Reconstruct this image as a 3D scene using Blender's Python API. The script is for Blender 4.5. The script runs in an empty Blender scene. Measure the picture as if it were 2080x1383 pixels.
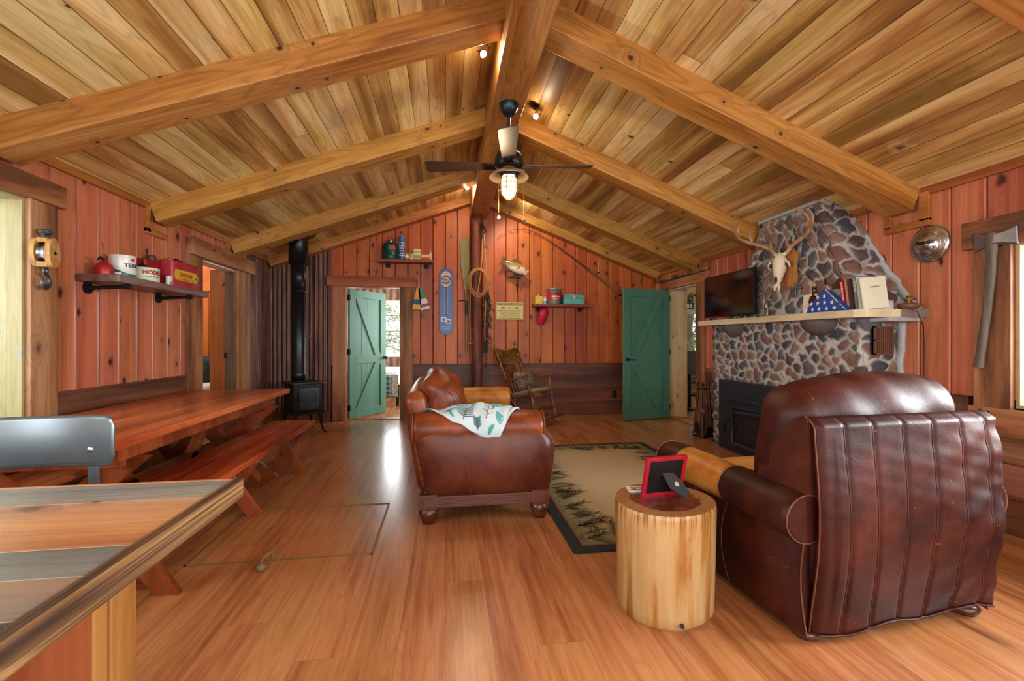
import bpy, bmesh, math, random
import numpy as np
from mathutils import Vector, Matrix, Euler
D = bpy.data
C = bpy.context.scene.collection
PI = math.pi
rnd = random.Random(7)

# ------------------------------------------------------------------ camera
cam_d = D.cameras.new('camera'); cam = D.objects.new('camera', cam_d); C.objects.link(cam)
cam_d.sensor_width = 36.0; cam_d.lens = 36.0 * 915.0 / 2080.0
cam_d.clip_start = 0.02; cam_d.clip_end = 300
cam.location = (0, 0, 1.24); cam.rotation_euler = (PI/2, 0, -math.atan(0.1475))
bpy.context.scene.camera = cam

# ------------------------------------------------------------------ world, light, exposure
sc = bpy.context.scene
sc.view_settings.view_transform = 'Standard'; sc.view_settings.look = 'None'
sc.view_settings.gamma = 1.0; sc.view_settings.use_curve_mapping = False
sc.view_settings.exposure = 0.33
W = D.worlds.new('sky'); sc.world = W; W.use_nodes = True
bg = W.node_tree.nodes['Background']
bg.inputs[0].default_value = (0.88, 0.94, 1.0, 1); bg.inputs[1].default_value = 1.15
cy = sc.cycles
cy.max_bounces = 7; cy.diffuse_bounces = 4; cy.glossy_bounces = 3; cy.transmission_bounces = 5
cy.transparent_max_bounces = 6; cy.sample_clamp_indirect = 4.0; cy.caustics_reflective = False; cy.caustics_refractive = False
cy.use_denoising = True

def area(name, loc, rot, sx, sy, power, col=(1, .98, .95)):
    l = D.lights.new(name, 'AREA'); l.shape = 'RECTANGLE'; l.size = sx; l.size_y = sy; l.energy = power; l.color = col
    o = D.objects.new(name, l); o.location = loc; o.rotation_euler = rot; C.objects.link(o)
    return o
# area lamps for daylight and fill; the windows behind the camera are added
COOL = (.93, .97, 1.0)
area('added_window_light_left', (-2.95, -1.8, 1.5), (0, -PI/2+.4, 0), 1.4, 2.2, 190, COOL)
area('added_window_light_right', (3.90, -1.8, 1.5), (0, PI/2-.4, 0), 1.4, 2.2, 190, COOL)
area('added_window_light_front', (0.4, -3.85, 1.6), (PI/2-.5, 0, 0), 4.6, 1.8, 215, COOL)
area('daylight_window_near_right', (4.7, .95, 1.7), (0, PI/2-.15, 0), 1.0, 1.6, 300, COOL)
area('daylight_window_near_left', (-4.0, 1.2, 1.7), (0, -PI/2+.15, 0), 1.3, 1.8, 90, COOL)
area('bedroom_side_fill', (1.42, 9.0, 1.6), (0, PI/2, 0), 1.3, 1.6, 75, COOL)  # added fill for the open green door; this wall has no window
area('daylight_bedroom', (-1.4, 11.1, 1.7), (-PI/2, 0, 0), 1.9, 1.4, 110, COOL)
area('daylight_sun_room', (7.2, 9.9, 1.7), (-PI/2, 0, 0.9), 1.8, 1.2, 150, COOL)
area('side_room_fill', (-4.0, 6.2, 2.45), (0, 0, 0), 1.6, 2.4, 26)  # added fill panel under the ceiling of a windowless room

# ------------------------------------------------------------------ colours, node helpers
def lin(c):
    if isinstance(c, str):
        c = [int(c[i:i+2], 16)/255 for i in (0, 2, 4)]
    return tuple(((x/12.92) if x <= .04045 else ((x+.055)/1.055)**2.4) for x in c[:3])

class NT:
    def __init__(s, name):
        s.m = D.materials.new(name); s.m.use_nodes = True; s.t = s.m.node_tree
        s.b = s.t.nodes['Principled BSDF']; s.L = s.t.links
    def n(s, typ, **kw):
        x = s.t.nodes.new(typ)
        for k, v in kw.items(): setattr(x, k, v)
        return x
    def put(s, sock, v):
        if isinstance(v, (int, float)): sock.default_value = v
        elif isinstance(v, tuple):
            sock.default_value = v if len(v) == len(sock.default_value) else v + (1,)
        else: s.L.new(v, sock)
    def m_(s, op, a, b=0.0, c=None, clamp=False):
        x = s.n('ShaderNodeMath', operation=op, use_clamp=clamp)
        s.put(x.inputs[0], a); s.put(x.inputs[1], b)
        if c is not None: s.put(x.inputs[2], c)
        return x.outputs[0]
    def comb(s, a, b, c):
        x = s.n('ShaderNodeCombineXYZ'); s.put(x.inputs[0], a); s.put(x.inputs[1], b); s.put(x.inputs[2], c); return x.outputs[0]
    def coord(s):
        t = s.n('ShaderNodeTexCoord').outputs['Object']
        oi = s.n('ShaderNodeObjectInfo')
        x = s.n('ShaderNodeSeparateXYZ'); s.L.new(t, x.inputs[0])
        return t, x.outputs[0], x.outputs[1], x.outputs[2], oi.outputs['Random']
    def noise(s, vec, scale=1.0, detail=4.0, rough=.5, dist=0.0):
        x = s.n('ShaderNodeTexNoise'); s.put(x.inputs['Vector'], vec); x.inputs['Scale'].default_value = scale
        x.inputs['Detail'].default_value = detail; x.inputs['Roughness'].default_value = rough; x.inputs['Distortion'].default_value = dist
        return x.outputs['Fac']
    def ramp(s, fac, stops, interp='LINEAR'):
        x = s.n('ShaderNodeValToRGB'); x.color_ramp.interpolation = interp
        e = x.color_ramp.elements
        while len(e) < len(stops): e.new(.5)
        for q, (p, c) in zip(e, stops):
            q.position = p; q.color = (*(lin(c) if not isinstance(c, (int, float)) else (c, c, c)), 1)
        s.put(x.inputs[0], fac); return x.outputs[0]
    def mix(s, f, a, b, mode='MIX'):
        x = s.n('ShaderNodeMix', data_type='RGBA', blend_type=mode)
        s.put(x.inputs['Factor'], f); s.put(x.inputs[6], a); s.put(x.inputs[7], b); return x.outputs[2]
    def sstep(s, v, lo, hi):
        x = s.n('ShaderNodeMapRange', interpolation_type='SMOOTHSTEP'); s.put(x.inputs[0], v)
        x.inputs[1].default_value = lo; x.inputs[2].default_value = hi; return x.outputs[0]
    def hsv(s, col, h=.5, sat=1.0, val=1.0):
        x = s.n('ShaderNodeHueSaturation'); s.put(x.inputs[0], h); s.put(x.inputs[1], sat); s.put(x.inputs[2], val); s.put(x.inputs[4], col); return x.outputs[0]
    def white(s, vec):
        x = s.n('ShaderNodeTexWhiteNoise', noise_dimensions='3D'); s.put(x.inputs[0], vec); return x.outputs['Value'], x.outputs['Color']
    def bump(s, h, strength=.3, dist=.01):
        x = s.n('ShaderNodeBump'); s.put(x.inputs['Height'], h); x.inputs['Strength'].default_value = strength; x.inputs['Distance'].default_value = dist
        s.L.new(x.outputs[0], s.b.inputs['Normal'])
    def out(s, col=None, rough=None, metal=None, coat=None, coat_r=.1, spec=None):
        if col is not None: s.put(s.b.inputs['Base Color'], col)
        if rough is not None: s.put(s.b.inputs['Roughness'], rough)
        if metal is not None: s.put(s.b.inputs['Metallic'], metal)
        if coat is not None: s.b.inputs['Coat Weight'].default_value = coat; s.b.inputs['Coat Roughness'].default_value = coat_r
        if spec is not None: s.b.inputs['Specular IOR Level'].default_value = spec
        return s.m

def wood(name, cols, along=1, across=0, pw=0.0, pl=0.0, ga=26.0, gl=1.4, knot=.55, kscale=3.2, kdark='3a1c10', rough=.5, var=.3, hvar=.02,
         gap=.0025, gapc='2a1409', heart=.8, rings=.5, coat=None, bump=.25, off=0.0, kstretch=1.6, krand=.45, kr=.07, gmix=.35, coat_r=.15):
    """plank timber: colour bands, streaky grain, curved growth rings and knots; along/across are object axes"""
    N = NT(name); t, x, y, z, rn = N.coord(); ax = (x, y, z)
    l, a = ax[along], ax[across]; o = ax[3-along-across]
    if off: a = N.m_('ADD', a, off)
    rl = N.m_('MULTIPLY', rn, 7.0); l = N.m_('ADD', l, rl)
    if pw:
        ai = N.m_('DIVIDE', a, pw); idx = N.m_('FLOOR', ai); fr = N.m_('FRACT', ai)
        edge = N.m_('MULTIPLY', N.m_('MINIMUM', fr, N.m_('SUBTRACT', 1.0, fr)), pw)
        gapm = N.m_('SUBTRACT', 1.0, N.sstep(edge, gap*.4, gap*1.3))
        if pl:
            v0, _ = N.white(N.comb(idx, 3.1, 7.7))
            li = N.m_('ADD', N.m_('DIVIDE', l, pl), v0); lidx = N.m_('FLOOR', li); lf = N.m_('FRACT', li)
            e2 = N.m_('MULTIPLY', N.m_('MINIMUM', lf, N.m_('SUBTRACT', 1.0, lf)), pl)
            gapm = N.m_('MAXIMUM', gapm, N.m_('SUBTRACT', 1.0, N.sstep(e2, gap*.4, gap*1.3)))
        else: lidx = 0.0
        rv, rc = N.white(N.comb(idx, lidx, 1.3))
    else:
        gapm = None; rv, rc = N.white(N.comb(N.m_('MULTIPLY', rn, 50.0), 0.3, 1.3))
    rs = N.n('ShaderNodeSeparateXYZ'); N.L.new(rc, rs.inputs[0]); r1, r2, r3 = rs.outputs
    s1 = N.m_('MULTIPLY', r1, 23.0); s2 = N.m_('MULTIPLY', r2, 41.0)
    # knots
    kv = N.comb(N.m_('ADD', N.m_('MULTIPLY', N.m_('ADD', a, o), kscale), s1), N.m_('ADD', N.m_('MULTIPLY', l, kscale/kstretch), s2), 0.0)
    vo = N.n('ShaderNodeTexVoronoi', feature='F1', voronoi_dimensions='2D'); N.put(vo.inputs['Vector'], kv); vo.inputs['Scale'].default_value = 1.0
    kd = vo.outputs['Distance']; ks = N.n('ShaderNodeSeparateXYZ'); N.L.new(vo.outputs['Color'], ks.inputs[0])
    ksel = N.m_('GREATER_THAN', krand, ks.outputs[0])
    kd = N.m_('DIVIDE', kd, N.m_('ADD', .45, N.m_('MULTIPLY', ks.outputs[1], 1.1)))
    kd = N.m_('ADD', kd, N.m_('MULTIPLY', N.m_('SUBTRACT', N.noise(kv, 9.0, 3.0), .5), .11))
    kcore = N.m_('MULTIPLY', N.m_('SUBTRACT', 1.0, N.sstep(kd, kr*.15, kr)), ksel)
    khalo = N.m_('MULTIPLY', N.m_('SUBTRACT', 1.0, N.sstep(kd, kr*.5, kr*3.6)), ksel)
    # growth bands bending round the knots
    low = N.noise(N.comb(N.m_('ADD', N.m_('MULTIPLY', a, 5.0), s1), N.m_('ADD', N.m_('MULTIPLY', l, .55), s2), N.m_('MULTIPLY', o, 5.0)), 1.0, 2.0)
    low = N.m_('ADD', low, N.m_('MULTIPLY', khalo, .12))
    ring = N.m_('FRACT', N.m_('MULTIPLY', low, 15.0)); ring = N.m_('MULTIPLY', N.m_('ABSOLUTE', N.m_('SUBTRACT', ring, .5)), 2.0)
    ring = N.sstep(ring, 0.0, .55)
    fine = N.noise(N.comb(N.m_('ADD', N.m_('MULTIPLY', a, ga), s2), N.m_('ADD', N.m_('MULTIPLY', l, gl), s1), N.m_('MULTIPLY', o, ga)), 1.0, 5.0, .62)
    vf = N.noise(N.comb(N.m_('ADD', N.m_('MULTIPLY', a, ga*6), s2), N.m_('MULTIPLY', l, gl*4), N.m_('MULTIPLY', o, ga*6)), 1.0, 2.0)
    f = N.m_('ADD', N.m_('MULTIPLY', N.m_('SUBTRACT', low, .5), heart*3.0), N.m_('MULTIPLY', N.m_('SUBTRACT', r3, .5), .75*min(1.0, var*3)))
    f = N.m_('ADD', f, N.m_('MULTIPLY', N.m_('SUBTRACT', fine, .5), gmix*2.6))
    f = N.m_('ADD', f, .5)
    n = len(cols); col = N.ramp(f, [(i/(n-1)*.9+.05, c) for i, c in enumerate(cols)])
    dark = N.m_('SUBTRACT', 1.0, N.m_('MULTIPLY', N.m_('SUBTRACT', 1.0, ring), rings*.5))
    dark = N.m_('MULTIPLY', dark, N.m_('ADD', .86, N.m_('MULTIPLY', vf, .28)))
    val = N.m_('MULTIPLY', dark, N.m_('ADD', 1.0 - var/2, N.m_('MULTIPLY', rv, var)))
    col = N.hsv(col, N.m_('ADD', .5 - hvar/2, N.m_('MULTIPLY', r2, hvar)), 1.0, val)
    kc = lin(kdark)
    col = N.mix(N.m_('MULTIPLY', khalo, knot*.7), col, N.mix(.5, col, (*kc, 1)))
    col = N.mix(N.m_('MULTIPLY', kcore, knot*1.4, clamp=True), col, (*kc, 1))
    h = N.m_('ADD', N.m_('MULTIPLY', fine, .5), N.m_('MULTIPLY', ring, .2))
    if gapm is not None:
        col = N.mix(N.m_('MULTIPLY', gapm, .85), col, (*lin(gapc), 1)); h = N.m_('SUBTRACT', h, N.m_('MULTIPLY', gapm, 2.0))
    if bump: N.bump(h, bump, .004)
    return N.out(col, N.m_('ADD', rough-.05, N.m_('MULTIPLY', fine, .12)), coat=coat, coat_r=coat_r)

def plain(name, c, rough=.5, metal=0.0, mott=.12, scale=30.0, bump=0.0, coat=None, c2=None, edge=.5):
    N = NT(name); t, x, y, z, rn = N.coord()
    n = N.noise(t, scale, 5.0, .6)
    if c2: col = N.ramp(n, [(max(0, edge-.15), c), (min(1, edge+.15), c2)])
    else: col = N.hsv((*lin(c), 1), .5, 1.0, N.m_('ADD', 1-mott, N.m_('MULTIPLY', n, 2*mott)))
    if bump: N.bump(n, bump, .003)
    return N.out(col, rough, metal, coat=coat)

def glassy(name, c=(1, 1, 1), rough=.0, alpha=.25, ior=1.45):
    N = NT(name); N.b.inputs['Alpha'].default_value = alpha; N.b.inputs['IOR'].default_value = ior
    return N.out((*c, 1), rough)

def glow(name, c, s):
    N = NT(name); N.b.inputs['Emission Color'].default_value = (*lin(c), 1); N.b.inputs['Emission Strength'].default_value = s
    return N.out((*lin(c), 1), .4)

def leather(name, cols, rough=.33, gold=None, bump=.25, spec=.28):
    N = NT(name); t, x, y, z, rn = N.coord()
    n1 = N.noise(t, 3.2, 3.0, .55, .3); n2 = N.noise(t, 22.0, 4.0, .6)
    f = N.m_('ADD', N.m_('MULTIPLY', n1, .8), N.m_('MULTIPLY', n2, .25))
    col = N.ramp(f, [(.3+.4*i/(len(cols)-1), c) for i, c in enumerate(cols)])
    sc_ = N.noise(N.comb(N.m_('MULTIPLY', x, 9), N.m_('MULTIPLY', y, 9), N.m_('MULTIPLY', z, 22)), 1.5, 4.0, .6)
    col = N.mix(N.m_('MULTIPLY', N.sstep(sc_, .68, .78), .25), col, (*lin('d8a070'), 1))
    vo = N.n('ShaderNodeTexVoronoi', feature='DISTANCE_TO_EDGE'); N.put(vo.inputs['Vector'], t); vo.inputs['Scale'].default_value = 190
    wr = N.noise(t, 14.0, 4.0, .65, 1.2)
    h = N.m_('ADD', N.m_('MULTIPLY', N.sstep(vo.outputs['Distance'], 0, .25), .10), N.m_('MULTIPLY', wr, .9))
    N.bump(h, bump, .006)
    return N.out(col, N.m_('ADD', rough-.08, N.m_('MULTIPLY', n2, .16)), spec=spec)

# ------------------------------------------------------------------ mesh builder
class MB:
    def __init__(s): s.v, s.f, s.mi, s.sm = [], [], [], []
    def add(s, vs, fs, m=0, smooth=False, M=None):
        b = len(s.v)
        if M is not None: vs = [tuple(M @ Vector(p)) for p in vs]
        s.v.extend([tuple(p) for p in vs])
        for f in fs: s.f.append([b+i for i in f]); s.mi.append(m); s.sm.append(smooth)
        return s
    def box(s, x0, x1, y0, y1, z0, z1, m=0, M=None):
        vs = [(x0,y0,z0),(x1,y0,z0),(x1,y1,z0),(x0,y1,z0),(x0,y0,z1),(x1,y0,z1),(x1,y1,z1),(x0,y1,z1)]
        return s.add(vs, [(0,3,2,1),(4,5,6,7),(0,1,5,4),(1,2,6,5),(2,3,7,6),(3,0,4,7)], m, False, M)
    def tube(s, path, r, n=10, m=0, closed=False, cap=True, M=None, smooth=True, flat=1.0, up=None):
        P = [Vector(p) for p in path]; k = len(P)
        R = r if isinstance(r, (list, tuple)) else [r]*k
        vs, fs = [], []; ref = None
        for i, p in enumerate(P):
            if closed: d = P[(i+1) % k] - P[i-1]
            else: d = P[min(i+1, k-1)] - P[max(i-1, 0)]
            if d.length < 1e-9: d = Vector((0, 0, 1))
            d.normalize()
            if ref is None:
                ref = Vector(up) if up else (Vector((0, 0, 1)) if abs(d.z) < .9 else Vector((1, 0, 0)))
            a = ref - d*ref.dot(d)
            if a.length < 1e-6: a = d.orthogonal()
            a.normalize(); ref = a; b = d.cross(a)
            for j in range(n):
                t = 2*PI*j/n; vs.append(tuple(p + a*(R[i]*math.cos(t)) + b*(R[i]*math.sin(t)*flat)))
        for i in range(k if closed else k-1):
            for j in range(n):
                a0 = i*n+j; a1 = i*n+(j+1) % n; b0 = ((i+1) % k)*n+j; b1 = ((i+1) % k)*n+(j+1) % n
                fs.append((a0, a1, b1, b0))
        s.add(vs, fs, m, smooth, M)
        if cap and not closed:
            s.add(vs[:n], [tuple(reversed(range(n)))], m, False, M); s.add(vs[-n:], [tuple(range(n))], m, False, M)
        return s
    def cyl(s, p0, p1, r0, r1=None, n=20, m=0, M=None, cap=True):
        return s.tube([p0, p1], [r0, r0 if r1 is None else r1], n, m, False, cap, M)
    def lathe(s, prof, o=(0, 0, 0), n=28, m=0, M=None, axis='z', smooth=True, cap=True):
        vs, fs = [], []
        for r, h in prof:
            for j in range(n):
                t = 2*PI*j/n; c, q = r*math.cos(t), r*math.sin(t)
                p = (c, q, h) if axis == 'z' else ((h, c, q) if axis == 'x' else (q, h, c))
                vs.append((p[0]+o[0], p[1]+o[1], p[2]+o[2]))
        for i in range(len(prof)-1):
            for j in range(n):
                fs.append((i*n+j, i*n+(j+1) % n, (i+1)*n+(j+1) % n, (i+1)*n+j))
        s.add(vs, fs, m, smooth, M)
        if cap:
            if prof[0][0] > 1e-4: s.add(vs[:n], [tuple(reversed(range(n)))], m, False, M)
            if prof[-1][0] > 1e-4: s.add(vs[-n:], [tuple(range(n))], m, False, M)
        return s
    def prism(s, poly, h0, h1, m=0, M=None, plane='xy', smooth=False):
        n = len(poly)
        def P(a, b, h): return (a, b, h) if plane == 'xy' else ((a, h, b) if plane == 'xz' else (h, a, b))
        vs = [P(a, b, h0) for a, b in poly] + [P(a, b, h1) for a, b in poly]
        s.add(vs, [tuple(reversed(range(n))), tuple(range(n, 2*n))], m, False, M)
        return s.add(vs, [(i, (i+1) % n, n+(i+1) % n, n+i) for i in range(n)], m, smooth, M)
    def sphere(s, c, r, nu=20, nv=12, m=0, M=None, fn=None):
        r = r if isinstance(r, (list, tuple)) else (r, r, r)
        vs, fs = [], []
        for i in range(nv+1):
            ph = PI*i/nv
            for j in range(nu):
                t = 2*PI*j/nu; p = (math.sin(ph)*math.cos(t), math.sin(ph)*math.sin(t), math.cos(ph))
                q = (c[0]+r[0]*p[0], c[1]+r[1]*p[1], c[2]+r[2]*p[2]); vs.append(fn(q) if fn else q)
        for i in range(nv):
            for j in range(nu): fs.append((i*nu+j, (i+1)*nu+j, (i+1)*nu+(j+1) % nu, i*nu+(j+1) % nu))
        return s.add(vs, fs, m, True, M)
    def soft(s, c, size, r, n=10, puff=(0, 0, 0), m=0, M=None, fn=None, k=3):
        """rounded, puffed box: size = full dims, puff = how far each pair of faces swells"""
        h = [d/2 for d in size]; r = min(r, min(h)*.999)
        def params(hh):
            inner = hh - r
            a = [-hh + r*(1-math.cos(PI/2*i/k)) if False else -hh + r*i/k for i in range(k)]
            mid = [-inner + 2*inner*i/n for i in range(n+1)]
            return a + mid + [-q for q in reversed(a)]
        P = [params(q) for q in h]; idx = {}; vs = []; fs = []
        def vert(p):
            key = (round(p[0], 5), round(p[1], 5), round(p[2], 5))
            if key in idx: return idx[key]
            q = [max(-(h[i]-r), min(h[i]-r, p[i])) for i in range(3)]
            d = Vector([p[i]-q[i] for i in range(3)])
            if d.length > 1e-9: d = Vector([math.tan(PI/4*min(1, max(-1, e/r)))*r for e in d]); d.normalize(); d *= r
            w = [q[i]+d[i] for i in range(3)]
            u = [max(-1, min(1, w[i]/h[i])) for i in range(3)]
            e = [w[i] + puff[i]*u[i]*(1-u[(i+1) % 3]**2)*(1-u[(i+2) % 3]**2) for i in range(3)]
            e = (e[0]+c[0], e[1]+c[1], e[2]+c[2])
            if fn: e = fn(e)
            idx[key] = len(vs); vs.append(e); return idx[key]
        for axn in range(3):
            b1, b2 = (axn+1) % 3, (axn+2) % 3
            for sg in (-1, 1):
                for i in range(len(P[b1])-1):
                    for j in range(len(P[b2])-1):
                        q = []
                        for (ii, jj) in ((i, j), (i+1, j), (i+1, j+1), (i, j+1)):
                            p = [0, 0, 0]; p[axn] = sg*h[axn]; p[b1] = P[b1][ii]; p[b2] = P[b2][jj]; q.append(vert(p))
                        if sg < 0: q.reverse()
                        if len(set(q)) == 4: fs.append(tuple(q))
        return s.add(vs, fs, m, True, M)
    def grid(s, fn, nu, nv, m=0, M=None, smooth=True, thick=0.0, mf=None):
        """surface fn(u, v) -> point, u and v in 0..1; thick adds a second side and rims"""
        P = [[Vector(fn(i/nu, j/nv)) for j in range(nv+1)] for i in range(nu+1)]
        vs = [tuple(P[i][j]) for i in range(nu+1) for j in range(nv+1)]; w = nv+1
        fs = [(i*w+j, (i+1)*w+j, (i+1)*w+j+1, i*w+j+1) for i in range(nu) for j in range(nv)]
        if thick:
            k = len(vs)
            for i in range(nu+1):
                for j in range(nv+1):
                    du = P[min(i+1, nu)][j]-P[max(i-1, 0)][j]; dv = P[i][min(j+1, nv)]-P[i][max(j-1, 0)]
                    nn = du.cross(dv); nn.normalize(); vs.append(tuple(P[i][j]-nn*thick))
            fs += [tuple(k+q for q in reversed(f)) for f in fs[:]]
            for i in range(nu):
                fs.append((i*w, k+i*w, k+(i+1)*w, (i+1)*w)); fs.append((i*w+nv, (i+1)*w+nv, k+(i+1)*w+nv, k+i*w+nv))
            for j in range(nv):
                fs.append((j, j+1, k+j+1, k+j)); fs.append((nu*w+j, k+nu*w+j, k+nu*w+j+1, nu*w+j+1))
        return s.add(vs, fs, m, smooth, M)
    def text(s, txt, size, fn, m=0, depth=.001, shear=0.0, align='CENTER', sx=1.0, bold=0.0):
        """letters as a mesh; fn maps (x, y, z) of the flat lettering to its place"""
        cu = D.curves.new('lettering', 'FONT'); cu.body = txt; cu.size = size; cu.shear = shear; cu.align_x = align; cu.align_y = 'CENTER'
        cu.extrude = depth; cu.resolution_u = 3; cu.offset = bold
        ob = D.objects.new('lettering', cu); me = ob.to_mesh()
        vs = [fn(v.co.x*sx, v.co.y, v.co.z + depth) for v in me.vertices]; fs = [tuple(p.vertices) for p in me.polygons]
        ob.to_mesh_clear(); D.objects.remove(ob); D.curves.remove(cu)
        return s.add(vs, fs, m)
    def build(s, name, mats, parent=None, bevel=0.0, seg=2, loc=None, rot=None, sub=0, weld=False):
        me = D.meshes.new(name); me.from_pydata(s.v, [], s.f); me.validate()
        mats = mats if isinstance(mats, (list, tuple)) else [mats]
        for q in mats: me.materials.append(q)
        if len(me.polygons) == len(s.f):
            me.polygons.foreach_set('material_index', s.mi); me.polygons.foreach_set('use_smooth', s.sm)
        bm = bmesh.new(); bm.from_mesh(me)
        if weld: bmesh.ops.remove_doubles(bm, verts=bm.verts, dist=1e-5)
        bmesh.ops.recalc_face_normals(bm, faces=bm.faces); bm.to_mesh(me); bm.free()
        o = D.objects.new(name, me); C.objects.link(o)
        if parent is not None: o.parent = parent
        if loc: o.location = loc
        if rot: o.rotation_euler = rot
        if bevel:
            b = o.modifiers.new('bevel', 'BEVEL'); b.width = bevel; b.segments = seg; b.limit_method = 'ANGLE'; b.angle_limit = .6
        if sub:
            b = o.modifiers.new('sub', 'SUBSURF'); b.levels = sub; b.render_levels = sub
        return o

def tag(o, label=None, cat=None, group=None, kind=None):
    if label: o['label'] = label
    if cat: o['category'] = cat
    if group: o['group'] = group
    if kind: o['kind'] = kind
    return o
def thing(name, label, cat, loc=(0, 0, 0), rz=0.0, group=None):
    o = D.objects.new(name, None); C.objects.link(o); o.location = loc; o.rotation_euler = (0, 0, rz); o.empty_display_size = .1
    return tag(o, label, cat, group)
def struct(name, loc=(0, 0, 0)):
    o = D.objects.new(name, None); C.objects.link(o); o.location = loc; o['kind'] = 'structure'; return o
def frame(o, xa, ya):
    """matrix with origin o, x axis xa, y axis ya"""
    xa = Vector(xa).normalized(); ya = Vector(ya); za = xa.cross(ya).normalized(); ya = za.cross(xa)
    M = Matrix.Identity(4)
    for i in range(3): M[i][0], M[i][1], M[i][2], M[i][3] = xa[i], ya[i], za[i], o[i]
    return M
def on(o, xa, ya):
    M = frame(o, xa, ya); return lambda x, y, z: tuple(M @ Vector((x, y, z)))
def wrap(cx, cy_, cz, r, a0=0.0):
    """lettering wrapped round an upright cylinder; a0 = angle of its middle"""
    return lambda x, y, z: (cx+(r+z)*math.cos(a0+x/r), cy_+(r+z)*math.sin(a0+x/r), cz+y)

# ------------------------------------------------------------------ materials
M_floor = wood('laminate_floor', ['824a2a', 'a2663c', 'b87e50', 'aa7044'], along=1, across=0, pw=.192, pl=2.4, ga=30, gl=1.2, knot=.55, kscale=2.4, kdark='5a2c16',
               rough=.24, var=.07, hvar=.01, gap=.0008, gapc='7c4c2c', heart=.4, rings=.18, bump=.03, krand=.12, kstretch=4.0, kr=.07, gmix=.5)
CE = ['8c6632', 'b98f50', 'd8b874', 'ecd69c']
M_ceil = wood('ceiling_planks', CE, along=1, across=0, pw=.143, pl=7.0, ga=24, gl=.8, knot=.7, kscale=3.0, kdark='54381f', rough=.42, var=.22, hvar=.02,
              gap=.003, gapc='3a2210', heart=.85, rings=.34, bump=.15, krand=.12, kr=.07, kstretch=1.3)
BC = ['824c1c', 'a87230', 'ba8642', 'cc9c58']
M_beam = wood('fir_beam', BC, along=0, across=1, ga=40, gl=1.0, knot=.9, kscale=4.2, kdark='40200f', rough=.42, var=.12, rings=.5, heart=.5, bump=.2, krand=.24, kr=.085, kstretch=1.2)
M_beam_y = wood('fir_ridge', BC, along=1, across=0, ga=40, gl=1.0, knot=.8, kscale=4.0, kdark='40200f', rough=.38, var=.1, rings=.5, heart=.5, bump=.2, krand=.2, kr=.08)
RW = ['8c462e', 'b26244', 'c47452', 'cc8262']
def redwall(name, across, pw, off): return wood(name, RW, along=2, across=across, pw=pw, ga=34, gl=1.0, knot=.85, kscale=4.4, kdark='431710', rough=.46, var=.14, hvar=.012,
              gap=.0005, gapc='3a140a', heart=.5, rings=.22, bump=.1, off=off, krand=.5, kr=.125, kstretch=1.5)
M_red_y = redwall('red_cedar_side', 1, .215, .011)
RW = ['86380f', 'a84e18', 'b85c20', 'c46a2c']
M_red_x = redwall('red_cedar_back', 0, .1955, .002)
M_wains = wood('dark_wainscot', ['4a261a', '6a3826', '82482f'], along=0, across=2, pw=.2245, ga=30, gl=1.2, knot=.5, kscale=2.6, rough=.5, var=.2, gap=.003, gapc='1c0c07', rings=.3, krand=.2)
M_wains_y = wood('dark_wainscot_side', ['4a2a1c', '714430', '9a6a50'], along=1, across=2, pw=.2245, ga=30, gl=1.2, knot=.5, kscale=2.6, rough=.5, var=.2, gap=.003, gapc='1c0c07', rings=.3, krand=.2)
M_rustic = wood('rustic_trim', ['52301f', '7d4c30', '9a6642', 'a97a58'], along=2, across=1, ga=16, gl=2.0, knot=.6, kscale=3.0, kdark='3a2015', rough=.62, var=.2, rings=.35, bump=.5, krand=.3)
M_rustic_x = wood('rustic_trim_back', ['58341f', '80502f', '9c6a42', 'a87a55'], along=2, across=0, ga=16, gl=2.0, knot=.6, kscale=3.0, kdark='3a2015', rough=.62, var=.2, rings=.35, bump=.5, krand=.3)
M_header = wood('rough_header', ['5e3620', '8a5632', 'a87248', 'b08864'], along=1, across=2, ga=18, gl=2.0, knot=.6, kscale=3.0, rough=.62, var=.2, rings=.35, bump=.5, krand=.3)
M_header_x = wood('rough_header_back', ['6a3618', '9a5426', 'b46c36'], along=0, across=2, ga=18, gl=2.0, knot=.6, kscale=3.0, rough=.6, var=.2, rings=.35, bump=.5, krand=.3)
M_greywood = wood('weathered_plank', ['4c3826', '6b5238', '866a4a'], along=2, across=0, pw=.11, ga=22, gl=1.6, knot=.5, rough=.65, var=.3, rings=.35, bump=.4)
M_orangejamb = wood('orange_jamb', ['7a4418', '985c24', 'a86c34'], along=2, across=0, ga=20, gl=1.0, knot=.8, kscale=4.0, rough=.4, var=.1, rings=.2, krand=.4)
M_pine = wood('pale_pine', ['c9a671', 'dcc190', 'e6d0a4'], along=2, across=0, pw=.16, ga=24, gl=1.0, knot=.7, kscale=4.0, kdark='8a5a30', rough=.5, var=.1, rings=.18, gap=.001, gapc='a07c4c', krand=.45)
M_ygpine = wood('window_pine', ['908a58', 'a69e68', 'b0a974'], along=2, across=0, pw=.3, ga=20, gl=1.0, knot=.8, kscale=4.0, kdark='7c9094', rough=.5, var=.1, rings=.2, gap=.001, krand=.5)
M_ygwall = wood('yellow_pine_wall', ['b8a860', 'd0c27c', 'd8cc90'], along=0, across=2, pw=.2, ga=20, gl=1.0, knot=.5, kscale=4.0, rough=.5, var=.1, rings=.2)
M_orangewall = wood('bright_orange_wall', ['c86a22', 'dd8434', 'e8984a'], along=2, across=1, pw=.2, ga=20, gl=1.0, knot=.3, rough=.5, var=.1, rings=.1, gap=.004)
M_trimwood = wood('fir_trim', ['8a4c1e', 'a86a30', 'b97e42'], along=1, across=2, ga=30, gl=1.0, knot=.4, rough=.45, var=.1, rings=.3)
M_plaster = plain('pale_plaster', 'e6e0d2', .8)
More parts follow.
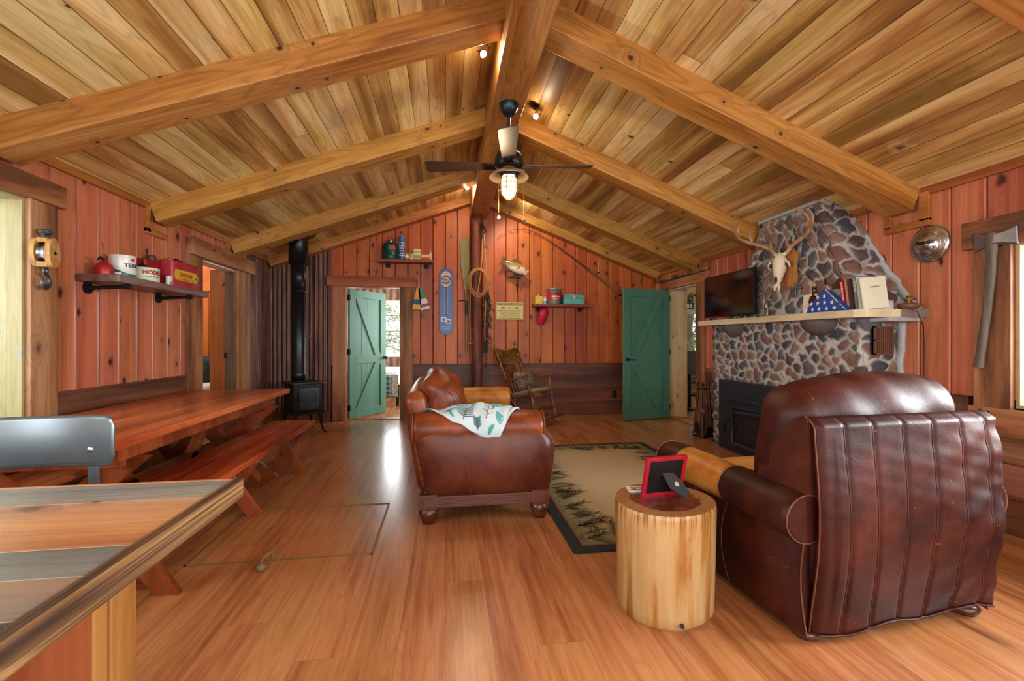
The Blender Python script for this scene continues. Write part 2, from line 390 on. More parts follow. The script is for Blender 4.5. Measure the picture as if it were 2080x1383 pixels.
M_dark = plain('backing_dark', '1c100a', .9)
def corr_mat():
    N = NT('rusty_corrugated_steel'); t, x, y, z, rn = N.coord()
    n = N.noise(N.comb(N.m_('MULTIPLY', x, 14), N.m_('MULTIPLY', y, 14), N.m_('MULTIPLY', z, 1.6)), 1.0, 5.0, .6)
    n2 = N.noise(t, 40, 3.0)
    col = N.ramp(n, [(.3, '3c2a24'), (.45, '62443a'), (.6, '7a5648'), (.75, '958072')])
    N.bump(n2, .15, .002)
    return N.out(col, .5, .35)
M_corr = corr_mat()
M_blackiron = plain('black_iron', '1e2124', .5, .6, .2, 60, .2)
M_pipe = plain('stove_pipe_steel', '23262b', .32, .7, .35, 6)
M_steel = plain('brushed_steel', 'b9bcc0', .28, 1.0)
M_chrome = plain('chrome', 'c4ccd4', .2, 1.0, .03)
M_brass = plain('old_brass', 'a8834a', .35, .9)
M_bronze = plain('dark_bronze', '2e2a26', .4, .7)
M_green = wood('green_paint', ['41705e', '4c806c', '528b76'], along=2, across=0, ga=10, gl=2, knot=0, rough=.42, var=.03, rings=.05, heart=.1, bump=.05, hvar=0)
M_black = plain('black_plastic', '0c0c0e', .4)
M_white = plain('white_paint', 'e9e7e0', .5, 0, .03)
M_cream = plain('cream_paint', 'e4dcc0', .5, 0, .05)
M_red = plain('red_enamel', 'a3161c', .4, 0, .1)
M_redp = plain('faded_red_print', 'b8282c', .5, 0, .1)
M_blue = plain('deep_blue', '1f4a96', .5, 0, .06)
M_glass = glassy('window_glass', (1, 1, 1), 0, .06)

# ================================================================== THE SETTING
XL, XR, YB, YF = -2.64, 3.60, 7.30, -3.60
RX, RZ, ZL, ZR = .51, 3.58, 2.45, 2.375
SL = (RZ-ZL)/(RX-XL); SR = (RZ-ZR)/(XR-RX)
def zc(x): return RZ-SL*(RX-x) if x < RX else RZ-SR*(x-RX)

mb = MB(); mb.box(XL-.1, XR+.1, YF-.1, YB+.05, -.12, 0); o = mb.build('floor', M_floor); tag(o, kind='structure')
# floor of the rooms beyond the doors
mb = MB(); mb.box(-4.4, 1.6, YB+.05, 10.9, -.12, 0); mb.box(XR+.1, 9.5, 3.5, 11.0, -.12, -.003); mb.box(-5.4, XL-.1, 3.8, 7.35, -.12, -.003)
tag(mb.build('floor_beyond_doors', M_floor), kind='structure')

# ceiling: two slopes
mb = MB()
for (x0, x1) in ((XL-.25, RX), (RX, XR+.25)):
    z0, z1 = zc(x0), zc(x1)
    vs = [(x0, YF-.1, z0), (x1, YF-.1, z1), (x1, YB+.1, z1), (x0, YB+.1, z0), (x0, YF-.1, z0+.16), (x1, YF-.1, z1+.16), (x1, YB+.1, z1+.16), (x0, YB+.1, z0+.16)]
    mb.add(vs, [(0,3,2,1),(4,5,6,7),(0,1,5,4),(1,2,6,5),(2,3,7,6),(3,0,4,7)])
tag(mb.build('ceiling', M_ceil), kind='structure')

def boards(mb, axis, plane, inward, s0, s1, width, off, openings, zbot, ztop, gapw=.009, chamf=.007, th=.02, m=0, mback=1, bead=None):
    """upright boards with bevelled edges on a wall plane, cut round openings (a0, a1, z0, z1)"""
    cuts = set([s0, s1])
    k = math.floor((s0+off)/width)
    while k*width-off < s1:
        q = k*width-off
        if q > s0: cuts.add(q)
        k += 1
    seams = sorted(cuts); seam_set = set(seams)
    for a0, a1, _, _ in openings:
        for q in (a0, a1):
            if s0 < q < s1: cuts.add(q)
    cs = sorted(cuts)
    def P(a, d, z): return (a, plane+inward*d, z) if axis == 'x' else (plane+inward*d, a, z)
    for a, b in zip(cs[:-1], cs[1:]):
        if b-a < 1e-4: continue
        mid = (a+b)/2; segs = [(zbot, None)]
        for o0, o1, z0, z1 in openings:
            if o0 <= mid <= o1:
                segs = []
                if z0 > zbot+.001: segs.append((zbot, z0))
                segs.append((z1, None))
        for z0, z1 in segs:
            g0 = gapw/2 if a in seam_set else 0; g1 = gapw/2 if b in seam_set else 0
            c0 = chamf if a in seam_set else 0; c1 = chamf if b in seam_set else 0
            prof = [(a+g0, 0), (a+g0, th-c0), (a+g0+c0, th), (b-g1-c1, th), (b-g1, th-c1), (b-g1, 0)]
            lo = [P(q, d, z0) for q, d in prof]; hi = [P(q, d, (z1 if z1 is not None else ztop(q))) for q, d in prof]
            n = len(prof)
            mb.add(lo+hi, [(i, (i+1) % n, n+(i+1) % n, n+i) for i in range(n)] + [tuple(range(n, 2*n))] + [tuple(reversed(range(n)))], m)
            bk = [P(a, 0, z0), P(b, 0, z0), P(b, -.12, z0), P(a, -.12, z0)]
            zt = [z1 if z1 is not None else ztop(q) for q in (a, b, b, a)]
            tk = [(p[0], p[1], zt[i]) for i, p in enumerate(bk)]
            mb.add(bk+tk, [(0,1,5,4),(1,2,6,5),(2,3,7,6),(3,0,4,7),(4,5,6,7),(0,3,2,1)], mback)
            if bead and a in seam_set and a > s0+.01:
                x = [(a-.011, th-.004), (a-.006, th+.007), (a+.006, th+.007), (a+.011, th-.004)]
                lo = [P(q, d, z0) for q, d in x]; hi = [P(q, d, (z1 if z1 is not None else ztop(q))) for q, d in x]
                mb.add(lo+hi, [(0,1,5,4),(1,2,6,5),(2,3,7,6)], bead)
M_bead = wood('batten_bead', ['8a4a34', '9c5c44', 'a86c54'], along=2, across=1, ga=30, gl=1, knot=0, rough=.28, var=.1, rings=.1)
M_panel_l = [M_red_y, M_dark, M_bead]
WIN1 = (.55, 3.25, .70, 2.14); DO3 = (5.28, 6.13, 0, 2.12)
mb = MB()
boards(mb, 'y', XL, 1, YF, YB, .215, .011, [WIN1, DO3, (6.46, 7.5, 0, 2.6), (-2.9, -.7, .8, 2.2)], .88, lambda q: ZL+.06, bead=2)
mb.box(XL-.12, XL, 6.46, YB, 0, ZL+.06, 1)
for (a, b) in ((YF, .55), (3.25, 5.28), (6.13, YB)): mb.box(XL-.12, XL, a, b, 0, .88, 1)
mb.box(XL-.12, XL, .55, 3.25, 0, .70, 1)
tag(mb.build('wall_left', M_panel_l), kind='structure')
WIN6 = (-2.9, -.7, .8, 2.2)
# left wainscot, in front of the wall boards' plane
mb = MB()
mb.box(XL, XL+.028, 3.455, 5.02, 0, .865); mb.box(XL, XL+.028, YF, 3.25, 0, .70)
mb.box(XL, XL+.04, 3.455, 5.02, .865, .89)
tag(mb.build('trim_1', M_wains_y, bevel=.002), kind='structure')

DO1 = (-1.53, -.70, 0, 2.08)
mb = MB(); boards(mb, 'x', YB, -1, XL, XR, .1955, .002, [DO1, (XL-.1, -1.755, 0, 9)], .86, lambda q: zc(q)+.06, gapw=.007)
for (a, b) in ((XL-.12, -1.755),):
    mb.add([(a, YB, 0), (b, YB, 0), (b, YB+.12, 0), (a, YB+.12, 0), (a, YB, zc(a)+.06), (b, YB, zc(b)+.06), (b, YB+.12, zc(b)+.06), (a, YB+.12, zc(a)+.06)],
           [(0,1,5,4),(1,2,6,5),(2,3,7,6),(3,0,4,7),(4,5,6,7),(0,3,2,1)], 1)
mb.box(-1.755, -1.53, YB, YB+.12, 0, .86, 1); mb.box(-.70, XR+.12, YB, YB+.12, 0, .86, 1)
tag(mb.build('wall_back', [M_red_x, M_dark]), kind='structure')
mb = MB(); mb.box(-.52, XR, YB-.03, YB, 0, .85); mb.box(-.52, XR, YB-.045, YB, .85, .868)
tag(mb.build('trim_2', M_wains, bevel=.002), kind='structure')

DO2 = (6.0, 6.86, 0, 2.06); WIN2 = (.25, 2.36, .81, 1.86)
mb = MB(); boards(mb, 'y', XR, -1, YF, YB, .215, .06, [WIN2, DO2, (-2.9, -.7, .8, 2.2)], .86, lambda q: ZR+.06)
for (a, b) in ((YF, .25), (2.36, 6.0), (6.86, YB)): mb.box(XR, XR+.12, a, b, 0, .86, 1)
mb.box(XR, XR+.12, .25, 2.36, 0, .81, 1)
tag(mb.build('wall_right', [M_red_y, M_dark]), kind='structure')
mb = MB(); mb.box(XR-.03, XR, YF, 5.86, 0, .62); mb.box(XR-.03, XR, 6.95, YB, 0, .85)
mb.box(XR-.03, XR, 2.62, 5.86, .62, .86)
tag(mb.build('trim_3', M_wains_y, bevel=.002), kind='structure')

# the end of the room behind the camera, with a wide unseen window added to bring light in
mb = MB(); WF = (-1.9, 2.7, .55, 2.55)
boards(mb, 'x', YF, 1, XL, XR, .1955, .002, [WF], 0, lambda q: zc(q)+.06)
tag(mb.build('wall_front', [M_red_x, M_dark]), kind='structure')

# back-left corner corrugated steel
mb = MB()
def corr(a0, a1, P, z0f, z1f, pitch=.066, amp=.011):
    n = int((a1-a0)/pitch*10)
    def fn(u, v):
        a = a0+(a1-a0)*u; d = amp+amp*math.cos(2*PI*a/pitch); z = z0f+(z1f(a)-z0f)*v
        return P(a, d, z)
    mb.grid(fn, n, 1, 0, smooth=True)
corr(XL, -1.755, lambda a, d, z: (a, YB-d-.004, z), .15, lambda a: zc(a)+.02)
corr(6.48, YB, lambda a, d, z: (XL+d+.004, a, z), .15, lambda a: ZL+.02)
mb.box(-2.02, -2.0, YB-.03, YB-.02, .15, 2.6); mb.box(-1.775, -1.745, YB-.035, YB, .1, zc(-1.755), 0)
tag(mb.build('trim_4', M_corr), kind='structure')
mb = MB(); mb.box(XL, -1.755, YB-.045, YB, 0, .15); tag(mb.build('baseboard_back', M_header_x, bevel=.003), kind='structure')
mb = MB(); mb.box(XL, XL+.045, 6.48, YB-.045, 0, .15); tag(mb.build('baseboard_left', M_header, bevel=.003), kind='structure')
# eave trims and the boards framing the beam ends
mb = MB()
mb.box(XL+.02, XL+.045, YF, YB, ZL-.045, ZL+.03)
tag(mb.build('trim_5', M_trimwood, bevel=.002), kind='structure')
mb = MB(); mb.box(XR-.045, XR-.02, YF, YB, ZR-.045, ZR+.03)
tag(mb.build('trim_6', M_trimwood, bevel=.002), kind='structure')
mb = MB()
for y in (1.43, 2.93, 4.43, 5.93):
    if y > 2.5:
        mb.box(XL+.02, XL+.05, y-.05, y, 2.20, ZL-.02); mb.box(XL+.02, XL+.05, y-.05, y+.25, 2.185, 2.235)
    mb.box(XR-.05, XR-.02, y-.07, y, 2.14, ZR-.02); mb.box(XR-.05, XR-.02, y+.22, y+.27, 2.14, ZR-.02); mb.box(XR-.05, XR-.02, y-.07, y+.27, 2.10, 2.155)
tag(mb.build('trim_7', M_trimwood, bevel=.002), kind='structure')

# ---- rafters and ridge beam
g = 'sloping ceiling beams'
def rafter(side, y, label, w=.22, d=.172):
    if side < 0: p0 = Vector((XL+.03, y+w/2, zc(XL+.03))); p1 = Vector((.42, y+w/2, zc(.42)))
    else: p0 = Vector((XR-.03, y+w/2, zc(XR-.03))); p1 = Vector((.62, y+w/2, zc(.62)))
    L = (p1-p0).length; dr = (p1-p0).normalized()
    o = MB().box(0, L, -w/2, w/2, -d, .03).build('ceiling_beam', M_beam, bevel=.006)
    ya = Vector((0, 1, 0)) if side < 0 else Vector((0, -1, 0))
    o.matrix_world = frame(p0, dr, ya)
    tag(o, label, 'ceiling beam', g)
    return o
rafter(-1, 2.93, 'nearest sloping ceiling beam left of the ridge, crossing the upper left corner')
rafter(-1, 4.43, 'left slope ceiling beam ending on the wall above the bracket shelf of cans')
rafter(-1, 5.93, 'left slope ceiling beam ending above the left wall doorway header')
rafter(-1, 7.11, 'left slope rafter lying against the back wall above the stove corner', w=.19, d=.13)
rafter(1, 1.43, 'ceiling beam whose edge cuts the top right corner of the picture')
rafter(1, 2.93, 'knotty right slope ceiling beam ending over the stone chimney top')
rafter(1, 4.43, 'right slope ceiling beam ending behind the antlers')
rafter(1, 5.93, 'right slope ceiling beam ending above the right doorway')
rafter(1, 7.11, 'right slope rafter lying against the back wall above the fishing rod', w=.19, d=.13)
rafter(-1, 1.43, 'left slope ceiling beam above the viewer')
o = MB().box(.385, .655, YF, YB, 3.2, RZ+.03).build('ridge_beam', M_beam_y, bevel=.008)
tag(o, 'long thick ridge beam running down the peak of the ceiling', 'ridge beam')

# ---- windows beside the camera
def window_y(name, X, sgn, op, depth, jm, pane=True, sill=None):
    """window in a side wall; sgn = +1 for left wall (room on +x side)"""
    a0, a1, z0, z1 = op; e = struct(name); xo = X-sgn*depth
    lo, hi = min(X+sgn*.02, xo), max(X+sgn*.02, xo)
    mb = MB()
    mb.box(lo, hi, a0, a0+.02, z0, z1); mb.box(lo, hi, a1-.02, a1, z0, z1)
    mb.box(lo, hi, a0+.02, a1-.02, z1-.02, z1); mb.box(lo, hi, a0+.02, a1-.02, z0, z0+.02)
    mb.build('window_jamb', jm, e)
    mb = MB(); q = xo+sgn*.02
    for a in (a0, (a0+a1)/2-.025, a1-.05): mb.box(min(q, q+sgn*.04), max(q, q+sgn*.04), a, a+.05, z0, z1)
    for z in (z0, z1-.05): mb.box(min(q, q+sgn*.04), max(q, q+sgn*.04), a0, a1, z, z+.05)
    mb.build('window_frame', M_white, e, bevel=.003)
    MB().box(q+sgn*.015, q+sgn*.02, a0, a1, z0, z1).build('pane', M_glass, e)
    return e
e1 = window_y('window_1', XL, 1, WIN1, .22, M_ygpine)
MB().box(XL+.02, XL+.055, 3.25, 3.455, 0.0, 2.14).build('window_casing', M_rustic, e1, bevel=.004)
MB().box(XL+.02, XL+.075, .3, 3.50, 2.135, 2.285).build('window_header', M_header, e1, bevel=.005)
e2 = window_y('window_2', XR, -1, WIN2, .2, M_ygpine)
MB().box(XR-.055, XR-.02, 2.365, 2.57, .78, 1.87).build('window_casing', M_rustic, e2, bevel=.004)
MB().box(XR-.07, XR-.02, 0, 2.63, 1.86, 2.045).build('window_header', M_header, e2, bevel=.005)
MB().box(XR-.06, XR-.02, 0, 2.60, .62, .80).build('window_sill', M_header, e2, bevel=.005)
for nm, X, sg in (('added_window_7', XL, 1), ('added_window_8', XR, -1)): window_y(nm, X, sg, (-2.9, -.7, .8, 2.2), .14, M_pine)  # unseen side windows, added behind the camera for their light
e3 = struct('added_window_3')
mb = MB(); a0, a1, z0, z1 = WF
for a in (a0, a0+1.5, a0+3.05, a1-.06): mb.box(a, a+.06, YF-.08, YF+.02, z0, z1)
mb.box(a0, a1, YF-.08, YF+.03, z0-.05, z0+.03); mb.box(a0, a1, YF-.08, YF+.03, z1-.05, z1+.05)
mb.build('window_frame', M_white, e3, bevel=.004)
MB().box(a0, a1, YF-.04, YF-.035, z0, z1).build('pane', M_glass, e3)

# ---- braced plank doors
def door_leaf(parent, W, Hh, loc, rz, handed, hm, hinge_side, nick, nface=1):
    """leaf in local x 0..W (hinge at x=0), thickness along y; braces on the nface (-1: -y, +1: +y) side"""
    e = D.objects.new('door_leaf', None); C.objects.link(e); e.parent = parent; e.location = loc; e.rotation_euler = (0, 0, rz)
    mb = MB(); nb = 6; fw = .125; t = .02
    w = (W-2*fw)/(nb-2)
    for i in range(nb-2): mb.box(fw+i*w+.003, fw+(i+1)*w-.003, -t/2, t/2, 0, Hh)
    mb.box(0, W, -t/2+.004, t/2-.004, 0, Hh)
    y0, y1 = (-t/2-.02, -t/2+.005) if nface < 0 else (t/2-.005, t/2+.02)
    mb.box(0, fw, y0, y1, 0, Hh); mb.box(W-fw, W, y0, y1, 0, Hh)
    zm = .92
    for (a, b) in ((0, fw), (Hh-fw, Hh), (zm-fw/2, zm+fw/2)): mb.box(fw, W-fw, y0, y1, a, b)
    def brace(x0, z0, x1, z1, b=.055):
        v = Vector((x1-x0, z1-z0)).normalized(); p = Vector((-v.y, v.x))*b
        # band between two rails, trimmed flush to them
        lo, hi = min(z0, z1), max(z0, z1)
        k = (x1-x0)/(z1-z0); hw = b/abs(v.y)*1.0
        pts = []
        for z in (z0, z1):
            xx = x0+k*(z-z0); pts.append((xx-hw, z)); pts.append((xx+hw, z))
        xl, xr = fw, W-fw
        poly = [pts[0], pts[1], pts[3], pts[2]]
        out = []
        for x, z in poly: out.append((min(max(x, xl), xr), z))
        ym = (y0+y1)/2
        mb.prism(out, y0+.001, y1+.001, plane='xz')
    s0, s1 = (fw+.06, W-fw-.06)
    brace(s0, Hh-fw, s1, zm+fw/2); brace(s0, fw, s1, zm-fw/2)
    mb.build('door_panel', M_green, e, bevel=.0025)
    return e
# door 1: back wall, hinged on its left, opening into the bedroom
d1 = struct('door_1')
MB().box(-1.72, -1.52, YB-.05, YB-.018, 0, 2.09).build('door_casing', M_rustic_x, d1, bevel=.005)
MB().box(-.71, -.515, YB-.05, YB-.018, 0, 2.09).build('door_casing', M_rustic_x, d1, bevel=.005)
MB().box(-1.80, -.44, YB-.075, YB-.018, 2.08, 2.235).build('door_header', M_header_x, d1, bevel=.006)
mb = MB(); mb.box(-1.535, -1.515, YB-.02, YB+.14, 0, 2.08); mb.box(-.715, -.695, YB-.02, YB+.14, 0, 2.08); mb.box(-1.52, -.71, YB-.02, YB+.14, 2.07, 2.09)
mb.build('door_jamb', M_header_x, d1)
MB().box(-1.52, -.71, YB-.03, YB+.14, 0, .012).build('door_threshold', M_trimwood, d1)
ang1 = math.atan2(.655, .47)
lf = door_leaf(d1, .80, 2.03, (-1.505, YB+.05, .015), ang1, True, None, 0, False, nface=-1)
mb = MB(); mb.cyl((.745, -.026, .93), (.745, -.033, .93), .028); mb.cyl((.745, -.03, .93), (.745, -.07, .93), .01); mb.lathe([(0, -.0), (.02, -.004), (.028, -.02), (.022, -.036), (0, -.042)], (.745, -.06, .93), axis='y')
mb.build('door_knob', M_blackiron, lf)
for z in (.12, 1.0, 1.85):
    MB().box(-.012, .012, -.04, .015, z, z+.09).build('hinge', M_blackiron, lf, bevel=.002)
# door 2: right wall, opened against the back wall
d2 = struct('door_2')
MB().box(XR-.055, XR-.018, 5.80, 6.0, 0, 2.07).build('door_casing', M_rustic, d2, bevel=.005)
MB().box(XR-.055, XR-.018, 6.87, 6.98, 0, 2.07).build('door_casing', M_rustic, d2, bevel=.005)
MB().box(XR-.06, XR-.018, 5.72, 7.05, 2.065, 2.2).build('door_header', M_header, d2, bevel=.006)
mb = MB(); rr = random.Random(3)
pth = [(XR-.10+.012*math.sin(i*1.7), 5.66+i*.2, 2.225+.012*math.sin(i*2.3)) for i in range(8)]
mb.tube(pth, [.03+.008*math.sin(i*2.1) for i in range(8)], 10)
for (yy, dz, dx) in ((5.9, .03, -.05), (6.5, -.03, -.05), (6.8, .035, -.04)): mb.tube([(XR-.10, yy, 2.225), (XR-.10+dx, yy+.04, 2.225+dz)], [.014, .007], 8)
mb.build('log_lintel', M_rustic, d2)
mb = MB(); mb.box(XR-.02, XR+.30, 6.855, 6.875, 0, 2.07); mb.box(XR-.02, XR+.13, 5.985, 6.0, 0, 2.07)
mb.build('door_jamb', M_pine, d2)
MB().box(XR-.02, XR+.13, 6.0, 6.86, 2.05, 2.07).build('door_head_jamb', M_white, d2)
MB().box(XR-.03, XR+.14, 6.0, 6.86, 0, .012).build('door_threshold', M_trimwood, d2)
p0 = Vector((3.545, 6.79)); p1 = Vector((2.685, 6.60))
lf = door_leaf(d2, .87, 2.03, (p0.x, p0.y, .015), math.atan2(p1.y-p0.y, p1.x-p0.x), False, None, 0, True, nface=1)
mb = MB(); mb.cyl((.80, .026, .93), (.80, .034, .93), .028); mb.cyl((.80, .03, .93), (.80, .065, .93), .009); mb.tube([(.80, .06, .93), (.76, .066, .928), (.70, .064, .925), (.665, .06, .925)], [.011, .01, .009, .008], 10)
mb.build('door_handle', M_blackiron, lf)
MB().box(.865, .875, -.012, .012, .89, .97).build('latch_plate', M_steel, lf)
for z in (.12, 1.0, 1.85):
    MB().box(-.012, .006, -.02, .03, z, z+.09).build('hinge', M_blackiron, lf, bevel=.002)
# door 3: cased opening in the left wall
d3 = struct('door_3')
MB().box(XL+.018, XL+.055, 5.01, 5.29, 0, 2.13).build('door_casing', M_rustic, d3, bevel=.005)
MB().box(XL+.018, XL+.055, 6.13, 6.48, 0, 2.15).build('door_casing', M_rustic, d3, bevel=.005)
MB().box(XL+.018, XL+.095, 5.02, 6.55, 2.125, 2.305).build('door_header', M_header, d3, bevel=.006)
mb = MB(); mb.box(XL-.27, XL-.10, 6.11, 6.13, 0, 2.12, 0); mb.box(XL-.10, XL+.02, 6.112, 6.13, 0, 2.12, 1); mb.box(XL-.13, XL+.02, 5.28, 5.295, 0, 2.12, 0); mb.box(XL-.13, XL+.02, 5.28, 6.13, 2.105, 2.12, 2)
mb.build('door_jamb', [M_orangejamb, M_greywood, M_white], d3)
MB().box(XL-.105, XL-.075, 6.105, 6.113, 1.02, 1.09).build('latch_plate', M_black, d3)

# ================================================================== FIREPLACE (true relief, built stone by stone)
def stone_mat():
    N = NT('fieldstone_and_mortar'); t, x, y, z, rn = N.coord()
    a = N.n('ShaderNodeAttribute', attribute_name='stone'); sp = N.n('ShaderNodeSeparateXYZ'); N.L.new(a.outputs['Vector'], sp.inputs[0])
    sid, mask, tone = sp.outputs
    n = N.noise(t, 34, 6.0, .7); n2 = N.noise(t, 7.0, 3.0)
    c = N.ramp(sid, [(0, '54443e'), (.16, '76584c'), (.32, '45444a'), (.46, '866a5a'), (.6, '5c4e4e'), (.74, '8c6c5c'), (.88, '5a5a5e'), (.96, '7c584e')], 'CONSTANT')
    c = N.hsv(c, .5, 1.0, N.m_('ADD', .38, N.m_('MULTIPLY', n, 1.05)))
    mo = N.ramp(N.m_('ADD', N.m_('MULTIPLY', n2, .7), N.m_('MULTIPLY', n, .3)), [(.3, '8c8880'), (.5, 'b2aea6'), (.7, 'cac8c2')])
    col = N.mix(mask, mo, c)
    N.bump(n, .5, .01)
    return N.out(col, .8)
M_stone = stone_mat()
M_mortar = plain('smooth_grey_mortar', 'a9adae', .8, 0, .1, 20, .3)
M_mantel = wood('pale_stone_slab', ['b09a78', 'cdbb98', 'd8ccb0'], along=1, across=0, ga=12, gl=3, knot=.3, rough=.55, var=.1, rings=.1, bump=.4)
def relief(mb_, fn, U, V, size, seed, res=.0115, depth=.03, clip=None, mort=.012, stretch=1.25):
    """fn(u metres, v metres) -> (point, outward normal); stones from a jittered field"""
    R = np.random.default_rng(seed); nu, nv = max(2, int(U/res)), max(2, int(V/res))
    su, sv = size*stretch, size
    pts = []
    for i in range(-2, int(U/su)+3):
        for j in range(-2, int(V/sv)+3):
            pts.append(((i+.5*(j % 2)+R.uniform(-.34, .34))*su, (j+R.uniform(-.34, .34))*sv))
    pts = np.array(pts); scl = R.uniform(.72, 1.35, len(pts)); ids = R.uniform(0, 1, len(pts)); hts = R.uniform(.6, 1.25, len(pts))
    uu, vv = np.meshgrid(np.linspace(0, U, nu+1), np.linspace(0, V, nv+1), indexing='ij')
    wu = uu+.012*np.sin(vv*31+uu*9)+.006*np.sin(vv*70+2); wv = vv+.010*np.sin(uu*37+vv*11+1)+.005*np.sin(uu*83)
    wu = wu+.02*np.sin(vv*13+3)*np.sin(uu*11); wv = wv+.015*np.sin(uu*17+1)*np.sin(vv*9)
    q = np.stack([wu.ravel(), wv.ravel()], 1)
    d1 = np.full(len(q), 9.); d2 = np.full(len(q), 9.); k1 = np.zeros(len(q), int)
    for k, p in enumerate(pts):
        dd = np.hypot((q[:, 0]-p[0])/stretch*1.05, q[:, 1]-p[1])*scl[k]
        b = dd < d1; d2 = np.where(b, d1, np.minimum(d2, dd)); k1 = np.where(b, k, k1); d1 = np.where(b, dd, d1)
    e = (d2-d1)*.5
    mt_ = mort*(1+.6*np.sin(q[:, 0]*23+q[:, 1]*5)*np.sin(q[:, 1]*19)); x = np.clip((e-mt_*.5)/(mort*.7), 0, 1); mask = x*x*(3-2*x)
    dome = np.clip((e-mort*.5)/(size*.32), 0, 1)**.45
    h = depth*hts[k1]*dome*mask + .004*np.sin(q[:, 0]*120)*np.sin(q[:, 1]*97)*mask + .003*np.sin(q[:, 0]*45+q[:, 1]*60)
    base = len(mb_.v); w = nv+1; st = []
    for i in range(nu+1):
        for j in range(nv+1):
            n_ = i*w+j; P, Nn = fn(uu[i, j], vv[i, j]); P = Vector(P)+Vector(Nn)*float(h[n_])
            mb_.v.append(tuple(P)); st.append((float(ids[k1[n_]]), float(mask[n_]), 0.))
    for i in range(nu):
        for j in range(nv):
            mb_.f.append([base+i*w+j, base+(i+1)*w+j, base+(i+1)*w+j+1, base+i*w+j+1]); mb_.mi.append(0); mb_.sm.append(True)
    return st
def finish_stone(mb_, st, name, parent):
    o = mb_.build(name, M_stone, parent); a = o.data.attributes.new('stone', 'FLOAT_VECTOR', 'POINT')
    a.data.foreach_set('vector', np.array(st, dtype=np.float32).ravel()); return o

FX = 3.27
fp = thing('stone_fireplace', 'rounded fieldstone fireplace with wide chimney breast on the right wall', 'fireplace', (FX, 4.1, 0))
def L(x, y, z): return (x-FX, y-4.1, z)
mb = MB(); st = []
Y0, Y1, ZM = 3.12, 5.15, 1.42
# long front face, then near and far returns
st += relief(mb, lambda u, v: (L(FX-.0, Y0+.05+u, v), (-1, 0, 0)), Y1-Y0-.1, ZM, .098, 5)
def corner(sy, yc):
    def fn(u, v):
        R_ = .05; q = PI/2*R_
        if u < q:
            t = u/R_; return L(FX+R_-R_*math.cos(t), yc+sy*R_*math.sin(t), v), (-math.cos(t), sy*math.sin(t), 0)
        return L(FX+R_+(u-q), yc+sy*R_, v), (0, sy, 0)
    return fn
st += relief(mb, corner(-1, Y0+.05), .36, ZM, .125, 9)
st += relief(mb, corner(1, Y1-.05), .36, ZM, .1, 12)
finish_stone(mb, st, 'firebox_masonry', fp)
# chimney hood above the mantel: tapers to the ceiling
mb = MB(); st = []
def hood(sx):
    def fn(u, v):
        z = 1.45+v; k = v/1.06
        ya = 3.08+(3.60-3.08)*min(1, k)**.9; yb = 4.98+(4.34-4.98)*min(1, k)**.6
        w_ = yb-ya; y = ya+.05+(w_-.1)*(u/1.7); x = 3.28+.03*k
        return L(x, y, z), (-1, 0, 0)
    return fn
st += relief(mb, hood(0), 1.7, 1.06, .135, 21, depth=.034, mort=.014)
def hood_side(near):
    def fn(u, v):
        z = 1.45+v; k = min(1, v/1.06); x0 = 3.28+.03*k
        if near:
            ya = 3.08+(3.60-3.08)*k**.9; R_ = .06; q = PI/2*R_
            if u < q: t = u/R_; return L(x0+R_-R_*math.cos(t), ya+.05+.0-R_*math.sin(t)+.01, z), (-math.cos(t), -math.sin(t), .25)
            return L(x0+R_+(u-q), ya-.01-.28*(u-q)*(1-k), z), (0, -1, .25)
        yb = 4.98+(4.34-4.98)*k**.6; R_ = .06; q = PI/2*R_
        if u < q: t = u/R_; return L(x0+R_-R_*math.cos(t), yb-.05+R_*math.sin(t), z), (-math.cos(t), math.sin(t), .1)
        return L(x0+R_+(u-q), yb+.01, z), (0, 1, .1)
    return fn
st += relief(mb, hood_side(True), .37, 1.02, .125, 33, depth=.04, mort=.010)
st += relief(mb, hood_side(False), .37, 1.06, .13, 35, depth=.03)
finish_stone(mb, st, 'chimney_breast', fp)
# smooth mortar fillet where the stone meets boards and ceiling
mb = MB(); rr = random.Random(5)
def wob(a): return a+rr.uniform(-.012, .012)
pth = []
for i in range(23):
    k = i/22; y = 3.08+(3.60-3.08)*k**.9 - .28*.27*(1-k) - .062; pth.append(L(XR-.025, wob(y), 1.47+.87*k))
mb.tube(pth, .030, 8, flat=.5, up=(0, 1, 0))
pth = [L(XR-.025, wob(Y0-.03), .02+1.40*i/22) for i in range(23)]
mb.tube(pth, .034, 8, flat=.5, up=(0, 1, 0))
mb.tube([L(3.29, 3.60+.74*i/8, zc(3.29)-.012) for i in range(9)], .018, 8)
mb.tube([L(3.29+.3*i/5, 3.60-.06, zc(3.29+.3*i/5)-.015) for i in range(6)], .02, 8)
mb.build('mortar_fillet', M_mortar, fp)
# solid core behind the stones
mb = MB(); mb.box(.012, XR-FX, Y0+.012-4.1, Y1-.012-4.1, 0, 1.43)
vs = []
for z, ya, yb, x0 in ((1.43, 3.105, 4.955, .022), (1.7, 3.25, 4.75, .03), (2.0, 3.40, 4.56, .04), (2.33, 3.56, 4.40, .05)): vs += [(x0, ya-4.1, z), (XR-FX, ya-4.1, z), (XR-FX, yb-4.1, z), (x0, yb-4.1, z)]
mb.add(vs, [(4*i+j, 4*i+(j+1) % 4, 4*i+4+(j+1) % 4, 4*i+4+j) for i in range(3) for j in range(4)]+[(12, 13, 14, 15)])
mb.build('mortar_core', M_mortar, fp)
